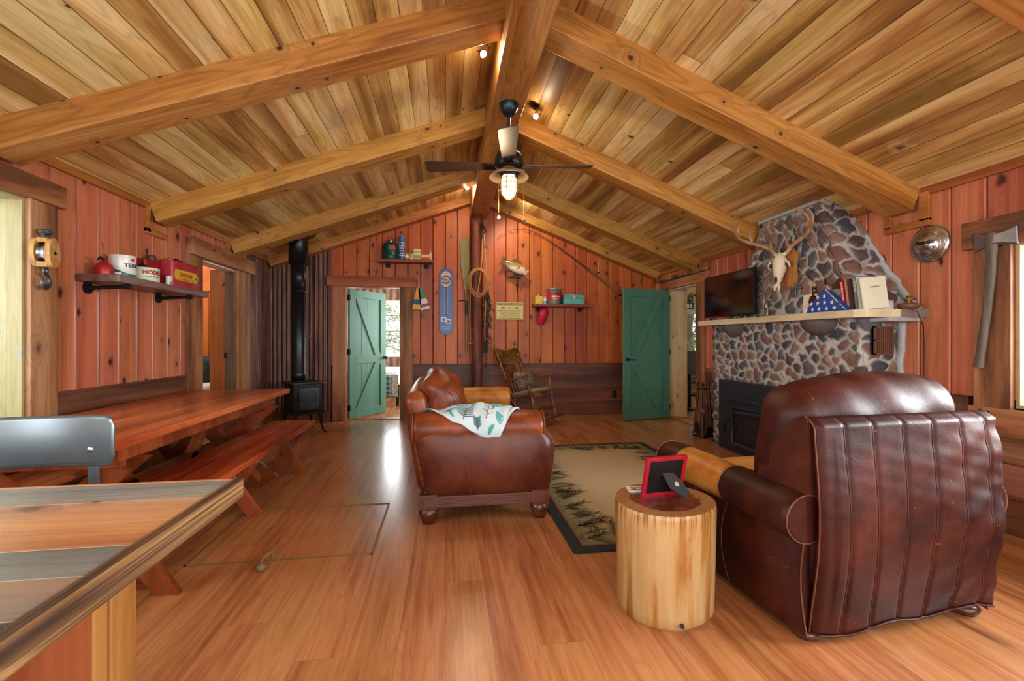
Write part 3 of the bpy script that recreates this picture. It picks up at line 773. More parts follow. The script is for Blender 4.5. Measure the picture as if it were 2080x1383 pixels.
# mantel slab, with its rough near end piece and grey mortar under it
mb = MB(); rr = random.Random(11)
poly = [(3.62, 5.2), (3.10, 5.2), (3.095, 4.2), (3.10, 3.2), (3.12, 3.06), (3.17, 2.995), (3.40, 2.945), (3.62, 2.93)]
mb.prism([(x-FX, y-4.1) for x, y in poly], 1.42, 1.478)
mb.build('mantel_slab', M_mantel, fp, bevel=.008, seg=3)
mb = MB(); mb.prism([(3.41-FX, 2.94-4.1), (3.60-FX, 2.87-4.1), (3.62-FX, 3.1-4.1), (3.41-FX, 3.1-4.1)], 1.415, 1.477)
o = mb.build('mantel_end_stone', plain('end_stone', '7a6a5e', .8, 0, .3, 25, .5), fp, bevel=.01, seg=3)
mb = MB(); mb.box(3.3-FX, 3.62-FX, 2.93-4.1, 3.16-4.1, 1.385, 1.418); mb.build('mantel_mortar', M_mortar, fp, bevel=.01)
# half-round corbels
M_corb = plain('dark_round_stone', '5a4c48', .75, 0, .35, 18, .4)
for yc, r in ((3.52, .17), (4.69, .14)):
    mb = MB(); mb.sphere((3.265-FX, yc-4.1, 1.42), (.15, r, .14), 24, 16, fn=lambda p: (p[0], p[1], min(p[2], 1.421)))
    mb.build('corbel_stone', M_corb, fp)
# cast iron vent grille on the near return
mb = MB(); xa, xb, za, zb = 3.315, 3.475, 1.13, 1.35; yv = Y0-.062
mb.box(xa-FX, xb-FX, yv+.018-4.1, yv+.045-4.1, za, zb, 1)
for i in range(9):
    x = xa+.006+(xb-xa-.012)*i/8; mb.box(x-.004-FX, x+.004-FX, yv-4.1, yv+.03-4.1, za, zb)
for z in (za, (za+zb)/2-.003, zb-.008): mb.box(xa-FX, xb-FX, yv-.002-4.1, yv+.03-4.1, z, z+.008)
for x in (xa, xb-.006): mb.box(x-FX, x+.006-FX, yv-.002-4.1, yv+.03-4.1, za, zb)
mb.build('vent_grille', [plain('rusty_iron', '7a5040', .6, .3, .3, 60), M_black], fp)

# wood-burning insert
M_ins = plain('insert_steel', '3a424c', .45, .55, .15, 12)
M_fire = plain('sooty_firebox', '1a1410', .8)
ins = thing('fireplace_insert', 'black steel wood burning insert set in the stone fireplace', 'wood stove', (FX-.10, 4.1, 0))
mb = MB()
def I(y): return y-4.1
yA, yB = 3.42, 4.875
mb.box(0, .10, I(4.62), I(yB), 0.005, .785); mb.box(0, .10, I(yA), I(3.66), 0.005, .785); mb.box(0, .10, I(3.66), I(4.62), .50, .785); mb.box(0, .10, I(3.66), I(4.62), .005, .10)
mb.build('surround_panel', M_ins, ins, bevel=.003)
mb = MB(); mb.box(-.035, 0, I(3.70), I(4.66), .60-.10, .60+.02)
for i in range(26):
    y = 3.74+.86*i/25; mb.tube([(-.038, I(y), .535), (-.038, I(y+.017), .555), (-.038, I(y), .575)], .004, 6, m=1)
mb.build('air_vent', [M_ins, M_black], ins)
mb = MB(); Rz = .02
arc = [(I(4.58), .10), (I(4.58), .44)]+[(I(4.58-.88*i/12), .44+.035*math.sin(PI*i/12)) for i in range(1, 12)]+[(I(3.70), .44), (I(3.70), .10)]
mb.tube([(-.03, y, z) for y, z in arc]+[], .022, 8, closed=True, up=(1, 0, 0))
mb.build('door_frame', M_ins, ins)
MB().box(-.022, -.016, I(3.71), I(4.57), .11, .46).build('door_glass', glassy('sooty_glass', (.03, .03, .03), .05, .55), ins)
mb = MB(); mb.box(.0, .06, I(3.665), I(4.615), .09, .10); mb.box(.055, .065, I(3.665), I(4.615), .09, .5)
for i, (y, z, l) in enumerate(((4.35, .13, .3), (4.1, .14, .35), (4.2, .2, .3))): mb.cyl((.015+.004*i, I(y-l/2), z), (.022, I(y+l/2), z+.02), .026, n=10)
mb.build('firebox', M_fire, ins)
mb = MB(); mb.cyl((-.03, I(4.62), .36), (-.09, I(4.62), .36), .009); mb.tube([(-.085, I(4.62), .37), (-.10, I(4.65), .20)], [.012, .02], 12)
mb.build('latch_handle', M_blackiron, ins)

# fireplace tools on a stand
tl = thing('fireplace_tool_set', 'black iron fireplace tools on a stand beside the stone hearth', 'fireplace tools', (3.30, 5.42, 0))
mb = MB(); mb.lathe([(.0, 0), (.11, 0), (.11, .012), (.03, .03), (.012, .04)]); mb.tube([(0, 0, .03), (0, 0, .64)], .008, 8)
mb.tube([(-.09, 0, .60), (0, 0, .62), (.09, 0, .60)], .006, 8); mb.tube([(0, -.09, .60), (0, 0, .62), (0, .09, .60)], .006, 8)
mb.lathe([(0, .64), (.015, .65), (.018, .67), (.008, .69), (0, .70)])
mb.build('stand', M_blackiron, tl)
for nm, x, y, fnn in (('poker', -.10, -.03, 0), ('shovel', .0, -.10, 1), ('hearth_brush', .0, .1, 2), ('fire_tongs', .10, 0, 3)):
    mb = MB(); mb.tube([(x*.85, y*.85, .70), (x*.95, y*.95, .66), (x*.9, y*.9, .6), (x*1.5, y*1.5, .10)], [.012, .007, .006, .006], 8)
    if fnn == 0: mb.tube([(x*1.5, y*1.5, .10), (x*1.7, y*1.7, .03), (x*1.2, y*1.2, .02)], .006, 6)
    if fnn == 1: mb.prism([(-.05, 0), (.05, 0), (.055, .11), (.02, .14), (-.02, .14), (-.055, .11)], -.004, .004, M=Matrix.Translation((x*1.5, y*1.5, .02)) @ Matrix.Rotation(.2, 4, 'X'), plane='xz')
    if fnn == 2: mb.tube([(x*1.5, y*1.5, .15), (x*1.55, y*1.55, .02)], [.02, .045], 14)
    if fnn == 3: mb.tube([(x*.9, y*.9, .55), (x*1.6, y+.04, .1)], .005, 6)
    mb.build(nm, M_blackiron if fnn != 2 else plain('broom_bristle', '2e2620', .9), tl)
lg = thing('fire_bellows', 'small dark round-headed tool leaning at the hearth corner', 'hearth tool', (3.22, 5.30, 0))
mb = MB(); mb.tube([(0, 0, 0), (0, 0, .20), (.01, 0, .30)], [.035, .03, .018], 14); mb.build('handle', plain('dark_turned_wood', '3a2822', .5), lg)
mb = MB(); mb.sphere((.01, 0, .34), (.05, .05, .045)); mb.build('head', plain('grey_brown_knob', '5a4640', .6), lg)

# ================================================================== ON THE MANTEL
ZT = 1.478
tv = thing('television', 'black flat television standing at the far end of the mantel', 'television', (3.15, 4.66, ZT))
mb = MB(); W2, H2 = .445, .485
mb.box(-.018, .018, -W2, W2, .035, .035+H2); mb.box(.018, .045, -W2*.6, W2*.6, .08, .40)
mb.build('casing', M_black, tv, bevel=.004)
M_scr = plain('dark_screen', '08070a', .09, 0, .02); MB().box(-.0195, -.0175, -W2+.008, W2-.008, .05, .035+H2-.008).build('screen', M_scr, tv)
for y in (-.3, .3):
    mb = MB(); mb.tube([(-.05, y, .004), (0, y*.95, .035), (.06, y, .004)], .006, 8); mb.build('foot', M_black, tv)
gl = thing('sunglasses', 'dark sunglasses lying under the television', 'sunglasses', (3.125, 4.92, ZT))
for y in (-.035, .035):
    mb = MB(); mb.sphere((0, y, .022), (.006, .03, .02)); mb.build('lens', glassy('smoky_lens', (.03, .05, .09), .05, .85), gl)
mb = MB(); mb.tube([(0, -.065, .03), (0, -.03, .04), (0, 0, .032), (0, .03, .04), (0, .065, .03)], .003, 6); mb.tube([(0, -.065, .03), (.05, -.06, .01)], .003, 6); mb.tube([(0, .065, .03), (.05, .06, .01)], .003, 6)
mb.build('frame', M_redp, gl)

# tin knight
kn = thing('knight_figurine', 'small pewter knight figurine standing right of the television', 'figurine', (3.17, 4.08, ZT))
M_pew = plain('pewter', '8c857a', .35, .8, .2)
mb = MB(); mb.box(-.035, .035, -.035, .035, 0, .012); mb.tube([(0, -.012, .012), (0, -.015, .08), (0, -.004, .10)], [.012, .009, .014], 8); mb.tube([(0, .016, .012), (0, .015, .08), (0, .004, .10)], [.012, .009, .014], 8)
mb.tube([(0, 0, .09), (0, 0, .13), (0, 0, .148)], [.017, .024, .010], 10); mb.sphere((0, 0, .166), (.013, .013, .017)); mb.tube([(0, -.022, .14), (-.02, -.03, .115), (-.035, -.005, .13)], .006, 6); mb.tube([(0, .022, .14), (-.005, .034, .115), (-.01, .03, .09)], .006, 6)
mb.build('body', M_pew, kn)
MB().tube([(-.035, .0, .03), (-.035, -.012, .19)], .0025, 6).build('lance', M_pew, kn)

def slab_book(name, label, y, x0, h, d, th, tilt, mat, page='e8e0cc', letters=None, lm=None, group='books on the mantel', cover=False):
    """upright book; spine faces the room (-x); tilt leans it about its foot toward -y/+y"""
    o = thing(name, label, 'book', (x0, y, ZT), 0, group)
    R_ = Matrix.Rotation(tilt, 4, 'X')
    mb = MB(); t = .0025
    mb.box(0, d, -th/2, -th/2+t, 0, h, 0, R_); mb.box(0, d, th/2-t, th/2, 0, h, 0, R_); mb.box(-.002, t, -th/2, th/2, 0, h, 0, R_)
    mb.build('cover', mat, o)
    MB().box(t, d-.004, -th/2+t, th/2-t, .003, h-.003, 0, R_).build('pages', plain('paper_pages', page, .8), o)
    if letters:
        mb = MB(); f = on(tuple(R_ @ Vector((-.0025, 0, h*.55))), R_ @ Vector((0, 0, -1)), R_ @ Vector((0, -1, 0)))
        letters(mb, f, h, th); mb.build('spine_print', lm or M_white, o)
    return o
def bars(mb, f, h, th, n=9, rr=random.Random(2)):
    x = -h*.38
    for i in range(n):
        w = rr.uniform(.006, .014); a = th*rr.uniform(.2, .3)
        p = [(x, -a), (x+w, -a), (x+w, a), (x, a)]; mb.add([f(u, v, .0003) for u, v in p], [(0, 1, 2, 3)]); x += w+.005
        if x > h*.36: break
# flag folded into a triangle, in front
fl = thing('folded_flag', 'blue folded triangular flag with white stars on the mantel', 'flag', (3.17, 3.36, ZT))
M_flag = plain('flag_blue_cloth', '24489c', .8, 0, .12, 90, .3)
mb = MB(); mb.soft((0, 0, 0), (1, 1, 1), .12, n=10, puff=(.1, 0, 0), fn=None)
vs = []
for x, y, z in mb.v:
    k = (z+.5); vs.append((x*.06+.02*k, y*.45*(1-k*.93)-(-.02)*k, .003+k*.185))
mb.v = vs; mb.build('folded_cloth', M_flag, fl)
mb = MB()
def star(f, cx_, cy2, r, rot=0):
    p = [f(cx_+(r if i % 2 == 0 else r*.4)*math.sin(rot+PI*i/5), cy2+(r if i % 2 == 0 else r*.4)*math.cos(rot+PI*i/5), 0) for i in range(10)]
    mb.add(p+[f(cx_, cy2, .0005)], [(i, (i+1) % 10, 10) for i in range(10)])
def ff(a, b, z):
    k = b/.185; return (-.0375+.02*k-(.006*(1-(2*a/max(.03, .45*(1-k*.93)))**2) if True else 0)-.002-z, -a+.02*k, .003+b)
for (a, b) in ((-.17, .025), (-.10, .025), (-.03, .025), (.045, .025), (.12, .025), (-.115, .075), (-.045, .075), (.025, .075), (.095, .072), (-.045, .125), (.022, .128), (-.18, .01)): star(ff, a, b, .022, .2)
mb.build('stars', M_white, fl)
mb = MB(); mb.tube([(-.02, -.20, .01), (-.022, -.13, .075), (-.02, -.06, .14), (-.012, 0, .19)], .007, 8); mb.build('hem', plain('flag_hem', '1a2448', .8, c2='d8d0c0', scale=40), fl)

cr = thing('blank_card', 'blank cream card propped behind the amber bottle', 'card', (3.215, 3.60, ZT))
MB().box(0, .006, -.075, .075, 0, .175, M=Matrix.Rotation(.08, 4, 'Y')).build('card', M_cream, cr)
def bottle(name, label, loc, prof, mat, cap, labelm=None, group='bottles on the mantel', lz=(.03, .09), sq=None, capc='c08a52'):
    o = thing(name, label, 'bottle', loc, 0, group)
    MB().lathe(prof, cap=True).build('glass_body', mat, o)
    MB().lathe([(0, cap[0]), (cap[2], cap[0]), (cap[2], cap[1]), (0, cap[1])], n=16).build('cork', plain('cork_stopper', capc, .7), o)
    if labelm:
        r = max(p[0] for p in prof)+.0008; mb = MB()
        mb.grid(lambda u, v: (r*math.cos(PI*.62+u*PI*.76), r*math.sin(PI*.62+u*PI*.76), lz[0]+(lz[1]-lz[0])*v), 14, 1); mb.build('paper_label', labelm, o)
    return o
M_amber = plain('amber_glass', '3a160a', .08, 0, .1, coat=.5); M_ogl = plain('olive_glass', '34361e', .1, 0, .1, coat=.5)
bottle('whiskey_bottle', 'amber bottle with cork and pale pink label behind the flag', (3.24, 3.565, ZT), [(0, 0), (.043, 0), (.045, .01), (.045, .11), (.036, .15), (.017, .165), (.016, .225), (.018, .228), (.018, .24), (.014, .24)], M_amber, (.238, .268, .016), plain('pink_label', 'd8a49c', .6))
bottle('whiskey_bottle', 'dark tall-necked bottle whose neck shows beside the cork', (3.30, 3.50, ZT), [(0, 0), (.035, 0), (.036, .02), (.036, .2), (.02, .24), (.017, .30), (.014, .30)], plain('dark_glass', '181010', .1), (.30, .315, .015), capc='241c18')
bottle('round_shouldered_bottle', 'big olive glass bottle with cork between the flag and the red book', (3.32, 3.36, ZT), [(0, 0), (.085, 0), (.09, .02), (.09, .16), (.07, .24), (.03, .29), (.028, .32), (.031, .325), (.031, .335), (.02, .335)], M_ogl, (.33, .36, .02), plain('tan_label', 'a09272', .7, c2='3a5a7a', scale=40, edge=.55), lz=(.12, .19))
slab_book('hardback_book', 'pale blue thin book left of the olive bottle', 3.47, 3.30, .225, .13, .022, 0, plain('pale_blue_cloth', '8aa0ae', .7))
slab_book('hardback_book', 'dark brown book with pale bands beside the pale blue book', 3.44, 3.30, .222, .13, .026, 0, plain('dark_brown_cloth', '40261e', .6), letters=lambda m_, f, h, t: bars(m_, f, h, t, 4), lm=M_cream)
slab_book('hardback_book', 'bright red book leaning beside the folded flag', 3.215, 3.20, .255, .16, .032, -.14, plain('red_cloth', 'b8101e', .5), letters=lambda m_, f, h, t: bars(m_, f, h, t, 10), lm=M_white)
slab_book('hardback_book', 'tan-spined book leaning against the bright red book', 3.178, 3.20, .258, .16, .018, -.14, plain('tan_cloth', 'b08a70', .6))
slab_book('hardback_book', 'dark maroon-brown book leaning between the tan and grey-blue books', 3.145, 3.20, .256, .17, .03, -.14, plain('maroon_cloth', '4c2820', .6))
slab_book('hardback_book', 'slate blue hardback leaning left of the pale books', 3.10, 3.20, .272, .17, .032, -.13, plain('grey_blue_cloth', '6c8088', .6), letters=lambda m_, f, h, t: bars(m_, f, h, t, 7), lm=M_cream)
for i, (y, lb) in enumerate(((3.052, 'cream paperback leaning right of the slate blue hardback'), (3.028, 'white spined book squeezed between two cream books'))):
    slab_book('hardback_book', lb, y, 3.18, .258-.003*i, .17, .022, -.13, plain('pale_cloth_'+'ab'[i], ('d8cdb4', 'd9d9d6')[i], .7))
# the large cream album is turned so its cover faces the camera
ab = thing('photo_album', 'large blank cream covered album with small gold scroll, end of the book row', 'book', (3.165, 3.015, ZT), 0)
R_ = Matrix.Rotation(-.42, 4, 'Z') @ Matrix.Rotation(-.10, 4, 'Y') @ Matrix.Rotation(-.06, 4, 'X')
M_alb = plain('cream_album_cover', 'cfcdb4', .6, 0, .08, 12)
mb = MB(); mb.box(0, .165, 0, .004, 0, .24, 0, R_); mb.box(0, .165, .03, .034, 0, .24, 0, R_); mb.box(-.002, .003, 0, .034, 0, .24, 0, R_); mb.build('cover', M_alb, ab)
MB().box(.003, .160, .004, .03, .003, .236, 0, R_).build('pages', plain('paper_pages', 'e8e0cc', .8), ab)
mb = MB(); f = on(tuple(R_ @ Vector((.09, -.0008, .165))), R_ @ Vector((1, 0, 0)), R_ @ Vector((0, 0, 1)))
pp = [f(-.034+.068*i/20, .007*math.sin(i*1.3), 0) for i in range(21)]; mb.tube(pp, .0014, 6); mb.tube([f(-.02+.04*i/10, -.005*math.cos(i*1.1), 0) for i in range(11)], .0014, 6)
mb.build('gold_scroll', plain('gold_print', '7a5a24', .4, .3), ab)
cup = thing('ceramic_cup', 'plain grey white cup between the album and the oil lamp', 'cup', (3.38, 3.03, ZT))
MB().lathe([(0, .0), (.042, 0), (.044, .004), (.044, .068), (.041, .068), (.040, .006), (0, .006)]).build('bowl', M_white if False else plain('pale_ceramic', 'c4c8c6', .4), cup)
ol = thing('oil_lamp', 'squat brown glass oil lamp base at the near end of the mantel', 'oil lamp', (3.50, 2.96, ZT))
MB().lathe([(0, 0), (.045, 0), (.05, .006), (.066, .018), (.07, .03), (.06, .042), (.035, .05), (.02, .056), (0, .057)]).build('glass_font', glassy('brown_lamp_glass', (.20, .09, .05), .08, .85), ol)
MB().lathe([(.018, .055), (.02, .058), (.02, .07), (.026, .074), (.026, .08), (.014, .086), (.016, .1), (.01, .106), (0, .107)]).build('brass_burner', M_brass, ol)
mb = MB(); mb.tube([(.02, 0, .08), (.045, 0, .08)], .002, 6); mb.cyl((.045, 0, .08), (.049, 0, .08), .008); mb.build('wick_knob', M_brass, ol)
cd = thing('black_cord', 'thin black electric cord hanging down beside the mantel end', 'cord', (3.5, 2.90, 1.4))
mb = MB(); mb.tube([(-.09, -.01, .08), (-.05, -.045, .05), (.0, -.045, -.05), (.06, .0, -.2), (.07, .01, -.5), (.06, -.01, -.8), (.07, .0, -1.38)], .0035, 6); mb.build('cable', M_black, cd)

# iron cross ornament on the chimney
cx = thing('iron_ornament', 'grey metal cross ornament fixed to the chimney right of the skull', 'wall ornament', (3.235, 3.78, 1.66))
M_grm = plain('grey_cast_metal', '6c7274', .5, .6, .3, 40)
mb = MB(); mb.tube([(0, 0, 0), (0, 0, .20)], .009, 8); mb.tube([(0, -.05, .07), (0, .05, .07)], .008, 8)
for p in ((0, -.05, .07), (0, .05, .07), (0, 0, .0), (0, 0, .21)): mb.sphere(p, (.01, .017, .017), 12, 8)
for q in (-1, 1): mb.tube([(0, 0, .03), (0, q*.03, .04), (0, q*.035, .09), (0, 0, .11)], .005, 6)
mb.build('cross', M_grm, cx)

# european mount: skull, antlers on a shield plaque
sk = thing('deer_skull_mount', 'antlered deer skull on a wooden shield on the chimney', 'skull mount', (3.20, 3.86, 1.93))
M_bone = plain('bleached_bone', 'd8ccb0', .6, 0, .12, 40, .2, c2=None)
M_plq = wood('plaque_oak', ['9a5a30', 'b87444', 'c98a5a'], along=2, across=1, ga=40, gl=1.5, knot=0, rough=.35, var=.05, rings=.3)
sh = [(0, -.21), (.05, -.185), (.085, -.14), (.088, -.08), (.072, -.03), (.075, .05), (.095, .10), (.085, .145), (.05, .155), (.035, .185), (0, .20)]
sh = sh+[(-a, b) for a, b in reversed(sh[1:-1])]
Mt = Matrix.Translation((.03, -.02, 0)) @ Matrix.Rotation(.0, 4, 'Z')
mb = MB(); mb.prism(sh, -.0, .012, M=Mt, plane='yz'); mb.prism([(a*.88, b*.9) for a, b in sh], -.014, 0, M=Mt, plane='yz'); mb.build('shield_plaque', M_plq, sk, bevel=.004)
Sk = Matrix.Translation((-.06, .0, .05)) @ Matrix.Rotation(.42, 4, 'Z') @ Matrix.Rotation(.18, 4, 'Y') @ Matrix.Scale(1.22, 4)
def skf(p):
    x, y, z = p; k = (z+.2)/.28; k = max(0, min(1, k))
    w = .024+.052*k**1.3 if k < .72 else .064-.10*(k-.72)**1.2; return (x*(.45+.75*k), y/.06*w, z)
mb = MB(); mb.sphere((0, 0, -.06), (.055, .06, .14), 28, 22, M=Sk, fn=skf)
mb.sphere((-.005, .016, -.20), (.012, .008, .03), 10, 8, M=Sk); mb.sphere((-.005, -.016, -.20), (.012, .008, .03), 10, 8, M=Sk)
for q in (-1, 1):
    mb.tube([(-.03, q*.06, -.005), (-.02, q*.076, -.02), (-.0, q*.078, -.045), (.02, q*.066, -.03), (.01, q*.062, .0), (-.03, q*.06, -.005)], .007, 8, M=Sk)
    mb.tube([(0, q*.02, .06), (0, q*.045, .07)], [.016, .014], 10, M=Sk)
mb.build('skull', M_bone, sk)
M_sock = plain('socket_dark_bone', '4a3626', .9)
for q in (-1, 1): MB().sphere((-.005, q*.062, -.022), (.024, .014, .018), 14, 10, M=Sk).build('eye_socket', M_sock, sk)
MB().sphere((-.036, 0, -.15), (.012, .011, .03), 12, 8, M=Sk).build('nose_cavity', M_sock, sk)
M_ant = plain('antler_horn', '9a7250', .55, 0, .2, 14, .3, c2='c8ae88', edge=.6)
def antler(q):
    mb = MB()
    def P(x, y, z): return (x, q*y, .07+(z-.07)*.74 if z > .07 else z)
    main = [P(0, .045, .07), P(-.005, .075, .13), P(-.02, .14, .18), P(-.07, .22, .215), P(-.14, .27, .25), P(-.23, .27, .31), P(-.30, .22, .36)]
    mb.tube(main, [.018, .016, .015, .014, .012, .009, .004], 10, M=Sk)
    mb.tube([P(-.05, .20, .20), P(-.07, .22, .28), P(-.09, .21, .36)], [.012, .009, .003], 8, M=Sk)
    mb.tube([P(-.13, .27, .245), P(-.15, .28, .33), P(-.18, .26, .40)], [.011, .008, .003], 8, M=Sk)
    mb.tube([P(-.005, .07, .12), P(-.045, .06, .16), P(-.06, .055, .21)], [.011, .008, .003], 8, M=Sk)
    for k in range(8): mb.sphere(P(.0+.014*math.cos(k*.8), .047+.014*math.sin(k*.8), .078), .006, 6, 5, M=Sk)
    mb.build('antler', M_ant, sk)
antler(1); antler(-1)

# ================================================================== SEATING
M_leaA = leather('chestnut_leather', ['42190c', '5c2812', '743618', '8e4a22'], .33)
M_leaB = leather('oxblood_leather', ['1e0804', '2c0e08', '3c150c', '4e2012'], .46, spec=.22)
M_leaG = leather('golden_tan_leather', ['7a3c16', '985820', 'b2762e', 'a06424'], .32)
M_seam = plain('seam_welt', '44180c', .5); M_stitch = plain('pale_welt_thread', '6a3620', .55)
M_footw = wood('carved_walnut', ['38190e', '522817', '683820'], along=0, across=2, ga=40, gl=2, knot=0, rough=.32, var=.05, rings=.3)

def roll_arm(name, parent, x, ya, yb, zc_, r, mat, seams=(), drop=0.0, segs=None):
    """rolled arm along local y with flat welted ends; drop sinks the front end"""
    mb = MB(); n = 28; ks = 26
    def C_(k): y = ya+(yb-ya)*k; return Vector((x, y, zc_-drop*k+.006*math.sin(k*PI)))
    prof = []
    rr_ = random.Random(int(x*100)+3)
    vs, fs = [], []
    for i in range(ks+1):
        k = i/ks; c = C_(k); rad = r*(1+.03*math.sin(k*9)+.02*math.sin(k*23)); e = min(k, 1-k)*abs(yb-ya)
        if e < .02: rad *= .93+.07*(e/.02)**.5
        for q in seams:
            dd = abs(k-q)*abs(yb-ya)
            if dd < .012: rad *= .965+.035*dd/.012
        for j in range(n):
            t = 2*PI*j/n; vs.append((c.x+rad*math.cos(t)*1.04, c.y, c.z+rad*math.sin(t)))
    for i in range(ks):
        for j in range(n): fs.append((i*n+j, i*n+(j+1) % n, (i+1)*n+(j+1) % n, (i+1)*n+j))
    cut = [0]+sorted(seams)+[1]
    if segs:
        for i in range(ks):
            si = max(q for q in range(len(cut)-1) if cut[q] <= (i+.5)/ks); mb.add([vs[p] for p in range(i*n, (i+2)*n)], [(j, (j+1) % n, n+(j+1) % n, n+j) for j in range(n)], segs[si], True)
    else: mb.add(vs, fs, 0, True)
    mb.add(vs[:n], [tuple(reversed(range(n)))]); mb.add(vs[-n:], [tuple(range(n))])
    mats_ = list(mat) if isinstance(mat, (list, tuple)) else [mat]; wi = len(mats_)
    for k in [0.004, .996]+list(seams):
        c = C_(k); rad = r*(1.0 if k in (.004, .996) else .985); rt = .0035 if k in (.004, .996) else .0022
        mb.tube([(c.x+rad*1.04*math.cos(2*PI*j/24), c.y, c.z+rad*math.sin(2*PI*j/24)) for j in range(24)], rt, 6, closed=True, m=wi)
    return mb.build(name, mats_+[M_stitch], parent, weld=True)

# ---- loveseat facing the fireplace (local +x = front), built in world-aligned local axes
lv = thing('loveseat', 'chestnut brown leather loveseat seen from its end, with a patterned throw on its arm', 'loveseat', (.25, 4.02, 0))
yn, yf = -.93, .93    # near and far outer faces
def side_profile(z):   # front and back outline of the end panel
    k = (z-.20)/(.66-.20)
    fx = .445+.065*math.sin(PI*min(1, max(0, .15+k*.62)))-.08*max(0, k-.72)/.28
    bx = -.385-.10*k
    return bx, fx
for yy, nm in ((yn, -1), (yf, 1)):
    mb = MB()
    def sf(u, v, o=0.0):
        z = .19+.45*v; bx, fx = side_profile(z); x = bx+(fx-bx)*u
        e = min(u, 1-u); b = .045*math.sin(PI*v)**.6*(1-(2*u-1)**6)-.03*(1 if e <= 0 else 0)
        return (x, yy+nm*(.0+b), z)
    mb.grid(sf, 26, 14)
    mb.soft((.02, yy-nm*.07, .42), (.84, .16, .46), .05, n=6)
    o = mb.build('end_panel', M_leaB if False else leather('end_panel_leather_%s' % ('a' if nm < 0 else 'b'), ['36140b', '481e11', '582817', '66321c'], .34), lv)
    for u, q in ((.36, .0022), (.70, .0022), (1, .005), (0, .005)):
        MB().tube([tuple(Vector(sf(u-(.02*math.sin(v*.3) if 0 < u < 1 else 0), v/10))+Vector((0, nm*.0015, 0))) for v in range(11)], q, 6).build('seam', M_stitch, o)
roll_arm('arm', lv, 0, 0, 1, 0, .1, M_leaA).location = (0, 0, 0)
D.objects.remove(D.objects['arm'])
def arm_x(y, xa, xb, z, r, mat, seams):
    o = roll_arm('arm', lv, 0, 0, xb-xa, 0, r, mat, seams)
    o.location = (xa, y, z); o.rotation_euler = (0, 0, -PI/2); return o
arm_x(yn+.10, -.475, .44, .625, .112, M_leaA, (.44, .78))
arm_x(yf-.10, -.475, .44, .625, .112, M_leaG, (.44, .78))
def tiltx(cx_, cz_, ang):
    c, s = math.cos(ang), math.sin(ang)
    return lambda p: (cx_+(p[0]-cx_)*c-(p[2]-cz_)*s, p[1], cz_+(p[0]-cx_)*s+(p[2]-cz_)*c)
mb = MB(); mb.soft((-.36, 0, .52), (.17, 1.60, .72), .07, n=8, puff=(.02, 0, .02), fn=tiltx(-.36, .2, .16)); mb.build('back_frame', M_leaA, lv)
mb = MB(); mb.soft((-.02, 0, .30), (.86, 1.56, .2), .04, n=6); mb.build('seat_deck', M_leaB, lv)
for yc in (-.39, .39):
    mb = MB(); mb.soft((.10, yc, .43), (.80, .76, .19), .075, n=8, puff=(.03, .01, .03)); o = mb.build('seat_cushion', M_leaA, lv)
    mb = MB(); mb.tube([(.507, yc-.30, .43), (.515, yc, .43), (.507, yc+.30, .43)], .005, 6); mb.build('seam', M_seam, o)
    top = 1.0 if yc < 0 else .90
    mb = MB(); h_ = top-.52; rr_ = random.Random(3)
    def pf(p, yc=yc):
        x, y, z = tiltx(-.20, .5, .27)(p); q = (z-.5)/.5
        return (x+.012*math.sin(y*17+z*9)+.008*math.sin(z*31+y*7), y+.01*math.sin(z*13), z+.008*math.sin(x*23+y*19))
    mb.soft((-.19, yc, .52+h_/2), (.23, .78, h_), .105, n=14, puff=(.05, .02, .04), fn=pf, k=6)
    o = mb.build('back_cushion', M_leaA, lv)
    mb = MB(); pts = []
    for i in range(25):
        t = PI*i/24; pts.append(pf((-.19+.118*math.cos(t)*1.0, yc-.30, .52+h_*.5+(h_*.5+.012)*math.sin(t)*.98 if False else .52+h_*.55+h_*.47*math.sin(t))))
    # a vertical welt round the near end of the cushion
    pts = [pf((-.19+.10*math.cos(a), yc-.395, .52+h_/2+(h_/2-.10)*math.sin(a)*1.0)) for a in [2*PI*j/28 for j in range(28)]]
    mb.tube(pts, .003, 6, closed=True); mb.build('seam', M_seam, o)
# carved base rail, corner blocks, bun feet
mb = MB()
for yy, s_ in ((yn+.005, -1), (yf-.005, 1)):
    mb.box(-.40, .44, yy-.03, yy+.03, .115, .19)
    for z in (.135, .155, .172): mb.tube([(-.30, yy+s_*.03, z), (.34, yy+s_*.03, z)], .005, 6)
mb.box(.41, .45, yn, yf, .115, .19); mb.box(-.41, -.37, yn, yf, .115, .19)
mb.build('base_rail', M_footw, lv, bevel=.003)
for sx in (-.365, .405):
    for yy in (yn+.03, yf-.03):
        mb = MB(); mb.box(sx-.06, sx+.06, yy-.05, yy+.045, .10, .20)
        s_ = -1 if yy < 0 else 1; q = yy+s_*(.05 if s_ < 0 else .045)
        for a, b in (((-.05, .11), (.05, .19)), ((-.05, .19), (.05, .11))): mb.tube([(sx+a[0], q, a[1]), (sx+b[0], q, b[1])], .003, 6)
        mb.build('corner_block', M_footw, lv, bevel=.004)
        mb = MB(); mb.lathe([(.0, 0), (.040, 0), (.050, .03), (.062, .06), (.066, .085), (.056, .095), (.056, .105), (0, .105)], (sx, yy, 0)); mb.build('foot', M_footw, lv)

